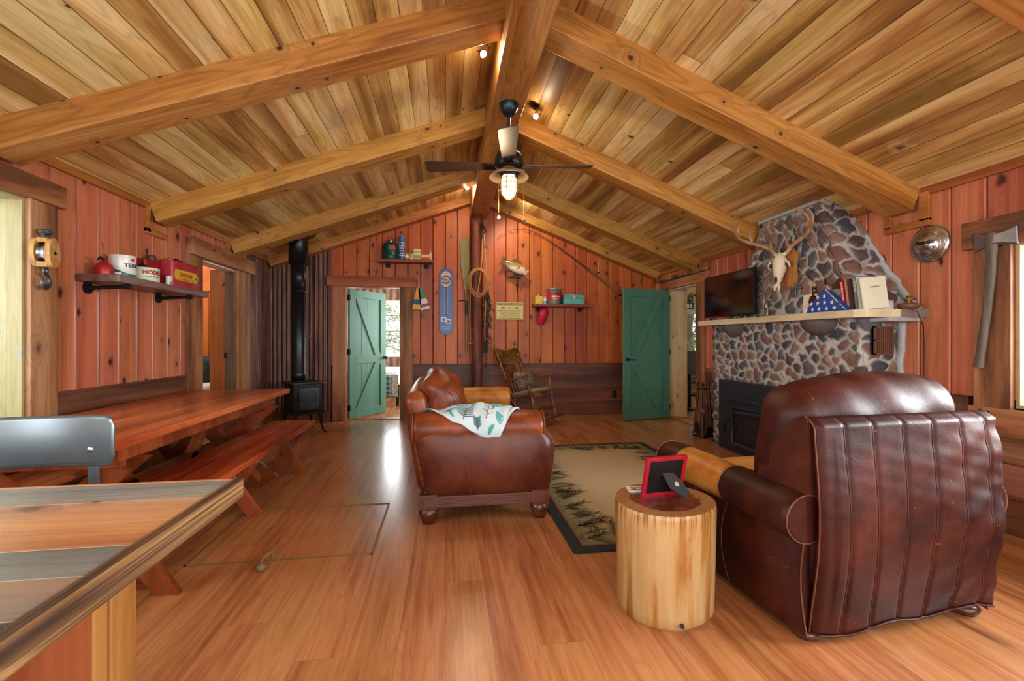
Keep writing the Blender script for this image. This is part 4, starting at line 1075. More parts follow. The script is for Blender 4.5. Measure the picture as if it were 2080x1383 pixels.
# ---- throw over the near arm
M_throw = plain('pale_throw_cloth', 'aebfc2', .85, 0, .04, 120, .2)
thr = thing('patterned_throw', 'pale throw printed with teal leaves and pine sprigs draped over the loveseat arm', 'throw blanket', (.25, 4.02, 0))
def TF(u, v):
    """u along the arm (x), v from the outer hem over the arm to the seat"""
    x = -.40+.66*u
    k = max(0, min(1, (x+.36)/.43)); hem = 95-130*k**.75                       # outer hem angle in degrees
    if x > .11: hem = -35+125*min(1, (x-.11)/.14)**.8
    ang = math.radians(hem+(150-hem)*min(1, v/.62)); R_ = .128
    yc, zc_ = yn+.10, .625
    if v < .62:
        y = yc-R_*1.02*math.cos(ang); z = zc_+R_*math.sin(ang)
    else:
        q = (v-.62)/.38; a150 = math.radians(150)
        y = yc-R_*1.02*math.cos(a150)+.34*q; z = zc_+R_*math.sin(a150)-.125*q**.8
    lift = math.exp(-((v-.56)/.15)**2)*(.03+.06*math.exp(-((u-.22)/.16)**2)+.03*math.exp(-((u-.6)/.2)**2))
    z += lift+.006*math.sin(u*19+v*8)+.004*math.sin(u*37-v*13); y += .006*math.sin(u*15+v*5)
    x += .03*math.sin(v*3)-.10*v*(1-u)*.4
    return (x, y, z)
thm = MB(); thm.grid(TF, 44, 44, thick=-.002)
def tn(u, v, off=.0035):
    p = Vector(TF(u, v)); a = Vector(TF(min(1, u+.01), v))-Vector(TF(max(0, u-.01), v)); b = Vector(TF(u, min(1, v+.01)))-Vector(TF(u, max(0, v-.01)))
    n = a.cross(b); n.normalize()
    out_ = p-Vector((p.x, yn+.16, .56))
    return p + n*off*(1 if n.dot(out_) > 0 else -1)
M_teal = plain('teal_print', '4e9894', .85, 0, .2); M_pineg = plain('pine_print', '2f5c58', .85, 0, .2); M_berry = plain('berry_print', '8c2a44', .85)
prints = [1, 2, 3]
def stroke(k, a, b, w0, w1, n=5, bend=0.0):
    L_, R_ = [], []
    for i in range(n+1):
        t = i/n; u = a[0]+(b[0]-a[0])*t; v = a[1]+(b[1]-a[1])*t; dx, dy = b[0]-a[0], b[1]-a[1]; l = math.hypot(dx, dy) or 1
        u += -dy/l*bend*math.sin(PI*t); v += dx/l*bend*math.sin(PI*t); w = (w0+(w1-w0)*t)*(math.sin(PI*min(.999, t*.92+.06))**.6 if w1 == w0 else 1)
        L_.append((u-dy/l*w, v+dx/l*w)); R_.append((u+dy/l*w, v-dx/l*w))
    P = L_+R_
    if min(q[0] for q in P) < .02 or max(q[0] for q in P) > .98 or min(q[1] for q in P) < .02 or max(q[1] for q in P) > .98: return
    vs = [tuple(tn(*q)) for q in L_]+[tuple(tn(*q)) for q in R_]
    thm.add(vs, [(i, i+1, n+2+i, n+1+i) for i in range(n)], prints[k])
def sprig(c, ang, L_, kind):
    d = (math.cos(ang), math.sin(ang)); q = lambda t, s, a: (c[0]+d[0]*t, c[1]+d[1]*t)
    tip = (c[0]+d[0]*L_, c[1]+d[1]*L_)
    if kind == 0:                                 # pine sprig with berries
        stroke(1, c, tip, .005, .002)
        for i in range(7):
            t = L_*(.15+.8*i/7); p = (c[0]+d[0]*t, c[1]+d[1]*t)
            for s in (-1, 1): a2 = ang+s*.8; stroke(1, p, (p[0]+math.cos(a2)*L_*.33, p[1]+math.sin(a2)*L_*.33), .006, .004, 3)
        for i in range(3):
            p = (c[0]+d[0]*L_*(.35+.1*i), c[1]+d[1]*L_*(.35+.1*i)+.01*(i-1)); stroke(2, p, (p[0]+.016, p[1]+.01), .009, .009, 3)
    elif kind == 1:                               # broad leaf
        stroke(0, c, tip, L_*.16, L_*.16, 8, L_*.06); stroke(1, c, tip, .003, .002, 6, L_*.06)
    elif kind == 2:                               # bare berry twig
        stroke(2, c, tip, .0035, .002)
        for i in range(4):
            t = L_*(.2+.6*i/4); p = (c[0]+d[0]*t, c[1]+d[1]*t); a2 = ang+(.7 if i % 2 else -.7); stroke(2, p, (p[0]+math.cos(a2)*L_*.3, p[1]+math.sin(a2)*L_*.3), .003, .002, 3)
    else:                                         # curled fern
        for i in range(5): stroke(1 if i % 2 else 0, (c[0], c[1]+i*.012), (c[0]+math.cos(ang-.3*i)*L_, c[1]+math.sin(ang-.3*i)*L_), .007, .006, 6, L_*.25)
for c, a, l, k in (((.10, .22), 1.2, .16, 1), ((.22, .16), .9, .20, 1), ((.40, .08), 1.5, .34, 0), ((.62, .20), 1.4, .26, 2), ((.30, .40), .4, .16, 1), ((.80, .16), 1.9, .20, 1), ((.55, .06), 1.7, .16, 0),
                   ((.70, .36), 1.2, .18, 3), ((.16, .38), 1.0, .14, 2), ((.48, .44), .7, .17, 1), ((.30, .08), 2.0, .12, 1), ((.66, .06), 1.2, .13, 1), ((.60, .52), .2, .2, 0), ((.2, .55), .4, .18, 1), ((.82, .42), 1.8, .14, 1), ((.4, .7), .8, .2, 0), ((.75, .7), 1.8, .2, 1)):
    sprig(c, a, l, k)
thm.build('cloth', [M_throw, M_teal, M_pineg, M_berry], thr)

# ---- foreground armchair with its back to the camera (local +y = front)
ac = thing('leather_armchair', 'oxblood leather armchair with its seamed back to the viewer', 'armchair', (1.93, 1.60, 0), math.radians(3.0))
def tilty(cy_, cz_, ang):
    c, s = math.cos(ang), math.sin(ang)
    return lambda p: (p[0], cy_+(p[1]-cy_)*c-(p[2]-cz_)*s, cz_+(p[1]-cy_)*s+(p[2]-cz_)*c)
for sx in (-1, 1):
    mb = MB(); x0 = sx*.46
    def sf2(u, v, sx=sx):
        z = .035+.44*v; y = .06+.03*math.sin(PI*v)+(1.02-.05)*u; b = .05*math.sin(PI*(.12+.8*v))**.7*(1-(2*u-1)**8)
        return (sx*(.475+b), y, z)
    mb.grid(sf2, 24, 12); mb.soft((sx*.43, .56, .26), (.12, .96, .44), .05, n=6)
    o = mb.build('side_panel', M_leaB, ac)
    for u in (0.0, .45, .72, 1.0): MB().tube([tuple(Vector(sf2(u, v/10))+Vector((sx*.001, 0, 0))) for v in range(11)], .0035 if u in (0., 1.) else .002, 6).build('seam', M_stitch, o)
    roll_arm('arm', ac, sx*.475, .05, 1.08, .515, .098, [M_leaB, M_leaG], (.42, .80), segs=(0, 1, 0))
mb = MB(); mb.soft((0, .58, .22), (.84, .86, .3), .04, n=5); mb.build('seat_deck', M_leaB, ac)
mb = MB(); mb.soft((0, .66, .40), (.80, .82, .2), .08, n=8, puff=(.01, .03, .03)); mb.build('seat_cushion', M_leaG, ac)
mb = MB()
def wing(p):
    x, y, z = tilty(.15, .3, .05)(p); return (x, y, z)
mb.soft((0, .16, .56), (.90, .20, .70), .05, n=6, fn=wing); mb.build('back_frame', M_leaB, ac)
# side gussets sloping forward under the pillow
for sx in (-1, 1):
    mb = MB(); mb.prism([(.055, .925), (.12, .915), (.33, .66), (.33, .60), (.08, .53), (.055, .53)], sx*.42, sx*.478, plane='yz'); mb.build('back_wing', leather('wing_leather_'+('a' if sx < 0 else 'b'), ['34140d', '442016', '562c20'], .34), ac, bevel=.02, seg=4)
# hanging back panel of six sewn strips
seams = [-.465, -.345, -.205, -.055, .095, .245, .385, .475]
def back_fn(u, v):
    x = -.470+.945*u; z = .045+.885*v
    d = min(abs(x-q) for q in seams[1:-1]); groove = -.007*math.exp(-(d/.010)**2)
    w = .006*math.sin(z*19+x*7)*max(0, (x+.05)/.45)**1.2+.0035*math.sin(z*41-x*15+2*math.sin(x*9))*max(0, (x+.2)/.6) + .010*math.sin(x*9+z*4)*(1-v)+.0012*math.sin(z*66+x*25+3*math.sin(z*9))*(.35+.65*max(0, x/.45))
    belly = .045*math.sin(PI*min(1, v*1.05))**1.2*(1 if x > -.4 else .8)
    sag = .018*(1-v)**3
    y = .035 + .055*(v-.5)*-1 - belly - groove*-1*-1 + w*.9 - sag
    edge = min(u, 1-u)
    y += .03*max(0, 1-edge/.03)**2
    if v > .965: y += (v-.965)/.035*.05
    z2 = z - .012*math.sin(x*14)*(1-v)**4 + .03*u*(1-v)
    xr = x*(1-.01*(1-v)) + .012*(1-v)
    return (xr, y, z2)
mb = MB(); mb.grid(back_fn, 130, 90, thick=.006); o = mb.build('back_panel', M_leaB, ac)
for q in seams[1:-1]:
    u = (q+.470)/.945; MB().tube([tuple(Vector(back_fn(u, v/40))+Vector((0, -.0012, 0))) for v in range(40)], .0022, 6).build('seam', M_seam, o)
for u in (0.003, .997): MB().tube([tuple(Vector(back_fn(u, v/40))+Vector((0, -.002, 0))) for v in range(41)], .0032, 6).build('edge_welt', M_stitch, o)
MB().tube([tuple(Vector(back_fn(u/40, 0.0))+Vector((0, -.003, -.004))) for u in range(41)], .005, 6).build('hem_welt', M_leaB, o)
# big overstuffed back pillow, wider than the frame at the left, arching over the top
def pil(p):
    x, y, z = tilty(.30, .5, .14)(p); k = (x+.45)/.9
    z += (.028*math.sin(PI*max(0, min(1, k)))+.035*(k-.5))*max(0, (z-.6)/.4)
    z += .004*math.sin(x*29+y*11)+.002*math.sin(x*57); y += .006*math.sin(x*23+z*17)
    return (x, y, z)
mb = MB(); mb.soft((-.01, .315, .76), (.90, .27, .56), .11, n=16, puff=(.02, .05, .02), fn=pil, k=6); o = mb.build('back_pillow', M_leaB, ac)
mb = MB()
for xs in (-.36, .13):
    pts = []
    for j in range(30):
        a = 2*PI*j/30; cy_, cz_ = .315+.137*math.copysign(abs(math.cos(a))**.55, math.cos(a)), .76+.283*math.copysign(abs(math.sin(a))**.55, math.sin(a))
        pts.append(pil((xs, cy_, cz_)))
    MB().tube(pts, .003, 6, closed=True).build('seam', M_seam, o)
for sx in (-.42, .42):
    for yy in (.12, .98):
        mb = MB(); mb.lathe([(0, 0), (.045, 0), (.058, .015), (.062, .03), (.05, .042), (.035, .05), (0, .05)], (sx, yy, 0)); mb.build('foot', M_footw, ac)

# ================================================================== RUG, STUMP AND WHAT STANDS ON IT
rug = thing('area_rug', 'beige rug with dark green border and pine branch pattern between the seats', 'rug', (0, 0, 0))
M_rugb = plain('rug_border_green', '1c2420', .95, 0, .2, 200, .3); M_rugr = plain('rug_red_line', '7e1e30', .95, 0, .1, 200)
def rug_field():
    N = NT('rug_beige_field'); t, x, y, z, rn = N.coord()
    ex = N.m_('MINIMUM', N.m_('SUBTRACT', x, .80), N.m_('SUBTRACT', 2.30, x)); ey = N.m_('MINIMUM', N.m_('SUBTRACT', y, 2.6), N.m_('SUBTRACT', 5.1, y))
    e = N.m_('ADD', N.m_('MINIMUM', ex, ey), N.m_('MULTIPLY', N.m_('SUBTRACT', N.noise(t, 9, 4), .5), .12))
    n = N.noise(t, 160, 3)
    c = N.ramp(e, [(.0, '67633f'), (.10, '7c7650'), (.24, 'a8946c'), (.42, 'b59c78')])
    c = N.hsv(c, .5, 1, N.m_('ADD', .7, N.m_('MULTIPLY', n, .6))); N.bump(n, .4, .003)
    return N.out(c, .95)
RX0, RX1, RY0, RY1 = .735, 2.36, 2.53, 5.18
MB().box(RX0, RX1, RY0, RY1, .0005, .010).build('border', M_rugb, rug, bevel=.003)
MB().box(RX0+.075, RX1-.075, RY0+.075, RY1-.075, .009, .0106).build('red_line', M_rugr, rug)
MB().box(RX0+.085, RX1-.085, RY0+.085, RY1-.085, .010, .0112).build('field', rug_field(), rug)
rr = random.Random(21); mb = MB()
def needle(p, a, l, w):
    d = Vector((math.cos(a), math.sin(a), 0)); n = Vector((-d.y, d.x, 0))*w; p = Vector(p); q = p+d*l
    if not (RX0+.09 < q.x < RX1-.09 and RY0+.09 < q.y < RY1-.09 and RX0+.09 < p.x < RX1-.09 and RY0+.09 < p.y < RY1-.09): return
    mb.add([tuple(p-n), tuple(p+n), tuple(q+n*.3), tuple(q-n*.3)], [(0, 1, 2, 3)], rr.choice((0, 0, 1)))
def bough(x, y, a, L_):
    p = Vector((x, y, .0116)); n = int(L_/.012)
    for i in range(n):
        a += rr.uniform(-.08, .08); q = p+Vector((math.cos(a), math.sin(a), 0))*.012
        needle(p, a, .014, .003*(1-i/n)+.001)
        if i > n*.2:
            for s in (-1, 1):
                needle(p, a+s*rr.uniform(.25, .8), rr.uniform(.05, .11), .0019); needle(p, a+s*rr.uniform(.1, 1.0), rr.uniform(.03, .07), .0014)
        p = q
def cone(x, y):
    for i in range(40):
        a = rr.uniform(0, 2*PI); r = rr.uniform(0, .035); needle((x+r*math.cos(a), y+r*math.sin(a), .0117), a+1.2, .016, .004)
for t in range(15):
    bough(RX0+.12, RY0+.2+t*.165, rr.uniform(-1.2, 1.2), rr.uniform(.1, .25))
    y = RY0+.14+t*.165; bough(RX0+.09, y, rr.uniform(-.5, .8), rr.uniform(.2, .38)); bough(RX0+.1, y+.08, rr.uniform(-.5, .8), rr.uniform(.12, .22)); bough(RX1-.09, y, PI+rr.uniform(-.6, .6), rr.uniform(.18, .3))
for t in range(9):
    x = RX0+.14+t*.165; bough(x, RY0+.09, PI/2+rr.uniform(-.7, .7), rr.uniform(.2, .38)); bough(x+.08, RY1-.09, -PI/2+rr.uniform(-1.2, 1.2), rr.uniform(.13, .24)); bough(x, RY1-.09, -PI/2+rr.uniform(-.7, .7), rr.uniform(.13, .24))
for x, y in ((.95, 2.72), (1.05, 2.95), (1.2, 2.68), (.92, 3.2), (1.5, 2.75), (1.3, 5.0), (1.75, 5.0), (.95, 3.6)): cone(x, y)
mb.build('pine_pattern', [plain('pattern_dark_brown', '42342a', .95), plain('pattern_olive_brown', '5e5036', .95)], rug)

def stump_mats():
    N = NT('peeled_log_side'); t, x, y, z, rn = N.coord()
    ang = N.m_('ARCTAN2', y, x)
    v = N.comb(N.m_('MULTIPLY', N.m_('SINE', ang), 3.0), N.m_('MULTIPLY', N.m_('COSINE', ang), 3.0), N.m_('MULTIPLY', z, 1.6))
    st_ = N.noise(N.comb(N.m_('MULTIPLY', N.m_('SINE', ang), 16.0), N.m_('MULTIPLY', N.m_('COSINE', ang), 16.0), N.m_('MULTIPLY', z, 2.0)), 1.0, 5.0, .6)
    n = N.noise(v, 1.0, 4.0, .6, .6)
    f = N.m_('ADD', N.m_('MULTIPLY', n, .85), N.m_('MULTIPLY', st_, .17))
    topd = N.sstep(z, .40, .495)
    f = N.m_('ADD', f, N.m_('MULTIPLY', N.m_('MULTIPLY', topd, N.sstep(st_, .45, .6)), .16))
    c = N.ramp(f, [(.34, 'b89c70'), (.50, 'b08c58'), (.6, '9c6a32'), (.74, '6e3e18'), (.86, '4a2610')])
    N.bump(st_, .2, .004); a = N.out(c, .38)
    N = NT('log_end_grain'); t, x, y, z, rn = N.coord()
    r = N.m_('SQRT', N.m_('ADD', N.m_('MULTIPLY', x, x), N.m_('MULTIPLY', y, y)))
    w = N.m_('ADD', r, N.m_('MULTIPLY', N.m_('SUBTRACT', N.noise(t, 7, 3), .5), .05))
    ring = N.m_('SINE', N.m_('MULTIPLY', w, 520.0)); n = N.noise(t, 28, 5, .7)
    heart = N.ramp(n, [(.3, '4a1c10'), (.5, '6c301c'), (.7, '8a5038')])
    heart = N.hsv(heart, .5, 1, N.m_('ADD', .95, N.m_('MULTIPLY', ring, .12)))
    sap = N.ramp(N.m_('ADD', n, N.m_('MULTIPLY', ring, .04)), [(.3, '8c5a30'), (.6, 'a87a4c')])
    c = N.mix(N.sstep(w, .158, .168), heart, sap); b = N.out(c, .3, coat=.3)
    return a, b
M_sl, M_se = stump_mats()
stp = thing('log_stump_table', 'pale peeled log stump used as a side table beside the armchair', 'side table', (1.025, 2.01, 0))
def lobed(t, k): return (.232+.008*math.sin(2*t+.6)+.004*math.sin(3*t+2)-.012*(1-k)**1.0+.012*max(0, 1-abs(k-.02)/.06)*0)
mb = MB(); vs, fs = [], []; zs = [0, .006, .05, .12, .2, .3, .4, .465, .484, .49]
for i, z in enumerate(zs):
    for j in range(64):
        t = 2*PI*j/64; k = z/.49; r = lobed(t, k)
        if z == 0: r -= .006
        if z > .48: r -= .006*(z-.48)/.01
        vs.append((r*math.cos(t), r*math.sin(t), z))
for i in range(len(zs)-1):
    for j in range(64): fs.append((i*64+j, i*64+(j+1) % 64, (i+1)*64+(j+1) % 64, (i+1)*64+j))
mb.add(vs, fs, 0, True); mb.add(vs[:64], [tuple(reversed(range(64)))])
mb.build('log_side', M_sl, stp)
MB().add(vs[-64:], [tuple(range(64))]).build('log_top', M_se, stp)
mb = MB(); mb.cyl((-.03, -.222, .028), (-.034, -.232, .028), .009, n=14); mb.build('bolt', plain('dark_plug', '3a3a3c', .5, .5), stp)
# picture frame seen from behind
pf_ = thing('picture_frame', 'red picture frame standing on the log stump, seen from behind', 'picture frame', (1.035, 2.06, .49), math.radians(8))
Rf = Matrix.Rotation(-.30, 4, 'X')
mb = MB(); w, h, b = .110, .185, .018
Rf = Matrix.Translation((0, 0, .0)) @ Matrix.Rotation(.25, 4, 'X')
mb.box(-w, w, -.009, .009, 0, b, 0, Rf); mb.box(-w, w, -.009, .009, h+.02-b, h+.02, 0, Rf); mb.box(-w, -w+b, -.009, .009, b, h+.02-b, 0, Rf); mb.box(w-b, w, -.009, .009, b, h+.02-b, 0, Rf)
mb.build('frame', plain('crimson_frame_paint', 'a01028', .4), pf_, bevel=.0015)
mb = MB(); mb.box(-w+b, w-b, -.004, .003, b, h+.02-b, 0, Rf)
mb.build('backing_board', M_black, pf_)
mb = MB(); Me = Matrix.Translation((.012, -.032, .112)) @ Matrix.Rotation(-.62, 4, 'X') @ Matrix.Rotation(-.42, 4, 'Y')
mb.prism([(-.022, .018), (.024, .018), (.040, -.06), (.036, -.125), (.0, -.137), (-.040, -.06)], -.002, .002, M=Me, plane='xz'); mb.build('easel_strut', plain('black_card_board', '23242a', .7, 0, .15, 50), pf_, bevel=.0005)
mb = MB(); mb.lathe([(0, -.001), (.012, -.001), (.012, .0), (0, .0)], (0, 0, 0), M=Me @ Matrix.Translation((.006, -.0032, -.062)) @ Matrix.Rotation(PI/2, 4, 'X')); mb.build('round_sticker', plain('tan_sticker', 'b8a684', .6), pf_)
cs = thing('printed_card', 'small white printed card lying on the stump behind the frame', 'card', (.955, 2.15, .4905), math.radians(-8))
MB().box(-.05, .05, -.04, .04, 0, .005).build('card', M_white, cs)
mb = MB(); rr = random.Random(4)
for i in range(8): mb.box(-.03+.009*i, -.024+.009*i, .008, .022, .005, .0054, 0)
for i in range(12):
    x = rr.uniform(-.036, .036); y = rr.uniform(-.026, .002); mb.add([(x-.008, y-.003, .0054), (x+.006, y-.006, .0054), (x+.009, y+.003, .0054), (x-.002, y+.007, .0054)], [(0, 1, 2, 3)], 1)
mb.build('print', [M_redp, plain('dark_green_print', '2a5a48', .6)], cs)

# ================================================================== TABLE, BENCHES, STOVE
def redtable(nm, along=1, across=0, pw=.29, off=0.0): return wood(nm, ['80361a', '9e4c26', 'b6602f', 'c4723e'], along=along, across=across, pw=pw, off=off, ga=26, gl=1.0, knot=.6, kscale=3, kdark='4a160a', rough=.22, var=.14, gap=.0012, gapc='4a180a', rings=.3, bump=.06, krand=.14)
M_tab = redtable('varnished_red_pine'); M_tabx = wood('varnished_red_legs', ['6a2e16', '8a4422', 'a0542c'], along=2, across=0, ga=26, gl=1.5, knot=.4, rough=.28, var=.1, rings=.3, bump=.08)
tb = thing('picnic_table', 'long varnished red trestle dining table along the left wall', 'dining table', (-1.97, 3.50, 0))
mb = MB(); x0, x1, y0, y1 = -.45, .44, -1.25, 1.25
for i in range(3): w = (x1-x0)/3; mb.box(x0+i*w+.001, x0+(i+1)*w-.001, y0, y1, .72, .76)
mb.build('table_top', M_tab, tb, bevel=.004)
mb = MB()
for x in (x0+.06, x1-.10): mb.box(x, x+.04, y0+.22, y1-.22, .64, .719)
mb.build('apron', M_tabx, tb, bevel=.003)
def xleg(parent, y, hw, H_, w=.10, th=.04, name='leg', mat=M_tabx, topw=None):
    tw = topw or hw
    for s in (-1, 1):
        a = Vector((-s*tw, 0, H_)); b = Vector((s*hw, 0, 0)); d = (b-a).normalized(); nx = w/2/abs(d.z)
        poly = [(a.x-nx, a.z), (a.x+nx, a.z), (b.x+nx, b.z), (b.x-nx, b.z)]
        mb = MB(); mb.prism(poly, y+(0 if s > 0 else th)-th, y+(0 if s > 0 else th), plane='xz'); mb.build(name, mat, parent, bevel=.003)
for y in (-.92, .92):
    xleg(tb, y, .36, .64, .12)
    MB().box(-.36, .36, y-.06, y-.02+.0, .60, .64).build('cross_bar', M_tabx, tb, bevel=.003)
MB().box(-.03, .03, -.92, .92, .27, .37).build('stretcher', M_tabx, tb, bevel=.003)
for y in (-.5, .5):
    M_ = Matrix.Translation((0, y, .5)) @ Matrix.Rotation(.8*(1 if y > 0 else -1), 4, 'X')
    MB().box(-.03, .03, -.26, .26, -.035, .035, 0, M_).build('brace', M_tabx, tb, bevel=.003)
def bench(label, loc, y0, y1, ys, wd=.41):
    b = thing('picnic_bench', label, 'bench', loc, 0, None)
    mb = MB()
    for i in range(2): mb.box(-wd/2+i*wd/2+.002, -wd/2+(i+1)*wd/2-.002, y0, y1, .41, .45)
    mb.build('seat', redtable('bench_seat_pine', pw=0) if not D.materials.get('bench_seat_pine') else D.materials['bench_seat_pine'], b, bevel=.004)
    for y in ys:
        xleg(b, y, .145, .41, .085, topw=.13)
        MB().box(-.17, .17, y-.055, y-.02+.02, .375, .409).build('cross_bar', M_tabx, b, bevel=.002)
    for y in ys[:-1]:
        M_ = Matrix.Translation((0, y+.22, .26)) @ Matrix.Rotation(-.65, 4, 'X')
        MB().box(-.03, .03, -.20, .20, -.03, .03, 0, M_).build('brace', M_tabx, b, bevel=.002)
    return b
bench('long varnished red bench on the open room side of the table', (-1.485, 3.5, 0), -1.30, 1.22, (-1.05, -.04, 1.02))
bench('second red bench in shadow between the table and the left wall', (-2.36, 3.5, 0), -1.1, 1.1, (-.85, .85), wd=.34)

# wood stove standing corner-wise with its flue
ws = thing('wood_stove', 'small black cast iron stove on curved legs with tall flue pipe', 'wood stove', (-1.925, 6.50, 0), math.radians(35))
bw, bd = .185, .205   # local: -y is the door face
mb = MB(); mb.box(-bw, bw, -bd, bd, .29, .66); mb.build('body', M_blackiron, ws, bevel=.008)
mb = MB(); mb.box(-bw-.025, bw+.025, -bd-.025, bd+.025, .66, .685); mb.build('top_plate', plain('worn_top_iron', '2c2a28', .4, .6, .3, 10, c2='6a4a36', edge=.7), ws, bevel=.006, seg=3)
mb = MB(); mb.box(-bw-.015, bw+.015, -bd-.05, bd+.015, .262, .29); mb.build('ash_lip', M_blackiron, ws, bevel=.006)
mb = MB(); mb.box(-.12, .135, -bd-.022, -bd, .33, .60)
for i in range(-4, 5):
    for s in (-1, 1):
        a = (-.09+.0, .48); cx_ = .008+i*.038
        p0, p1 = (cx_-s*.055, .425), (cx_+s*.055, .565)
        q0 = max(-.085, min(.1, p0[0])); q1 = max(-.085, min(.1, p1[0]))
        if abs(q0-q1) < .02: continue
        z0 = p0[1]+(q0-p0[0])/(p1[0]-p0[0])*.14; z1 = p0[1]+(q1-p0[0])/(p1[0]-p0[0])*.14
        mb.tube([(q0, -bd-.024, z0), (q1, -bd-.024, z1)], .004, 6)
for (a, b, c, d) in ((-.095, .112, .413, .423), (-.095, .112, .567, .577), (-.095, -.085, .413, .577), (.102, .112, .413, .577)): mb.box(a, b, -bd-.03, -bd-.02, c, d)
mb.build('door', plain('stove_door_iron', '3c4145', .4, .6, .2, 50), ws, bevel=.001)
mb = MB(); mb.cyl((-.13, -bd-.02, .47), (-.13, -bd-.05, .47), .012); mb.sphere((-.135, -bd-.058, .47), (.02, .014, .014)); mb.build('door_knob', M_blackiron, ws)
mb = MB(); mb.cyl((.14, -bd-.012, .35), (.14, -bd-.012, .39), .009); mb.cyl((.14, -bd-.012, .55), (.14, -bd-.012, .59), .009); mb.build('door_hinge', M_blackiron, ws)
for sx in (-1, 1):
    for sy in (-1, 1):
        mb = MB(); P = [(sx*bw*.8, sy*bd*.8, .28), (sx*(bw*.92), sy*(bd*.92), .22), (sx*bw*.95, sy*bd*.95, .12), (sx*bw*1.02, sy*bd*1.02, .04), (sx*bw*1.14, sy*bd*1.14, .008)]
        mb.tube(P, [.034, .026, .017, .014, .012], 8); mb.sphere((sx*bw*1.16, sy*bd*1.16, .008), (.018, .018, .008)); mb.build('leg', M_blackiron, ws)
mb = MB(); fx, fy = -.03, .085; mb.lathe([(.085, .685), (.085, .70), (.098, .71), (.098, .80), (.095, .805), (.095, 1.9), (.098, 1.902), (.098, 1.93), (.095, 1.932), (.095, 2.28), (.125, 2.28), (.125, 2.62)], (fx, fy, 0), cap=False)
mb.build('flue_pipe', M_pipe, ws)
mb = MB(); mb.cyl((fx+.06, fy-.07, 1.30), (fx+.10, fy-.16, 1.30), .005); mb.tube([(fx+.09, fy-.15, 1.285), (fx+.11, fy-.17, 1.315)], .006, 8); mb.build('damper_handle', M_steel, ws)
# round ceiling plate follows the slope
cp = MB().lathe([(0, 0), (.24, 0), (.24, .006), (0, .006)], n=40).build('ceiling_plate', M_bronze, ws)
wx = -1.925+fx*math.cos(math.radians(35))-fy*math.sin(math.radians(35)); wy = 6.50+fx*math.sin(math.radians(35))+fy*math.cos(math.radians(35))
cp.matrix_parent_inverse = Matrix.Identity(4)
Mw = Matrix.Translation((wx, wy, zc(wx)-.03)) @ Matrix.Rotation(-math.atan(SL), 4, 'Y')
cp.matrix_basis = (Matrix.Translation((-1.925, 6.50, 0)) @ Matrix.Rotation(math.radians(35), 4, 'Z')).inverted() @ Mw

# trap door in the floor with rope pull
td = struct('trim_8'); td.name = 'trim_8'
mb = MB()
for (a, b, c, d) in ((-1.42, -.42, 2.70, 2.710), (-1.42, -.42, 3.524, 3.534), (-.430, -.42, 2.70, 3.534), (-1.42, -1.410, 2.70, 3.534)): mb.box(a, b, c, d, -.001, .004)
mb.build('trapdoor_edging', plain('tan_edging', '7c5c38', .6), td)
rp = thing('rope_pull', 'short knotted rope handle sticking up through the floor hatch', 'rope handle', (-.985, 2.72, 0))
M_rope = plain('hemp_rope', '7c6a4c', .9, 0, .25, 120, .5)
def rope(mb, P, r, twist=60.0, n=3, m=0, sub=6):
    """three-strand rope along a smooth path"""
    P = [Vector(p) for p in P]; Q = []
    for i in range(len(P)-1):
        p0, p1, p2, p3 = P[max(0, i-1)], P[i], P[i+1], P[min(len(P)-1, i+2)]
        for k in range(sub):
            t = k/sub; Q.append(.5*((2*p1)+(p2-p0)*t+(2*p0-5*p1+4*p2-p3)*t*t+(3*p1-p0-3*p2+p3)*t**3))
    Q.append(P[-1])
    L_ = 0; ph = [0]
    for a, b in zip(Q[:-1], Q[1:]): L_ += (b-a).length; ph.append(L_)
    for s in range(n):
        pts = []; ref = Vector((0, 1, 0.3)).normalized()
        for i, q in enumerate(Q):
            d = (Q[min(i+1, len(Q)-1)]-Q[max(0, i-1)]).normalized(); a = ref-d*ref.dot(d)
            if a.length < .1: a = d.orthogonal()
            a.normalize(); ref = a; b = d.cross(a); t = ph[i]*twist+2*PI*s/n
            pts.append(q+a*math.cos(t)*r*.5+b*math.sin(t)*r*.5)
        mb.tube(pts, r*.62, 6, m)
mb = MB(); rope(mb, [(.012, .02, -.005), (.012, .02, .02), (.006, .01, .038), (-.012, -.03, .035), (-.02, -.07, .02), (-.01, -.12, .012)], .008, 120); mb.build('rope', M_rope, rp)
mb = MB(); mb.sphere((.002, -.125, .019), (.023, .023, .019)); mb.tube([(.022, -.125, .019), (.002, -.11, .036), (-.018, -.125, .02), (.0, -.142, .01)], .007, 8, closed=True); mb.build('knot', M_rope, rp)

# ================================================================== COUNTER AND METAL STOOL
M_ctop = wood('reclaimed_counter_planks', ['5c4c42', '6e7474', '8a8f8e', 'b07c5a', 'c08a5e', 'a87a62'], along=0, across=1, pw=.125, off=.0, ga=22, gl=1.6, knot=.7, kscale=4, rough=.28, var=.3, gap=.0012, rings=.45, heart=.55, bump=.15, hvar=.03, krand=.3)
M_cedge = wood('fir_edge_grain', ['3a2c24', '6c5034', '98784a', '7c6c54'], along=1, across=2, ga=110, gl=1.2, knot=.5, rough=.35, var=.05, rings=.6, heart=1.2, bump=.2, gmix=.9)
M_cpanel = wood('cabinet_panel', ['5c2814', '6e341c', '7e4024'], along=2, across=1, ga=22, gl=.8, knot=.1, rough=.3, var=.05, rings=.1)
M_cpost = wood('cabinet_post', ['744620', '88582a', '966834'], along=2, across=1, ga=30, gl=1, knot=.4, rough=.35, var=.05, rings=.2)
ct = thing('plank_counter', 'breakfast counter of grey and orange reclaimed planks in the near left corner', 'counter', (-.465, 1.13, 0))
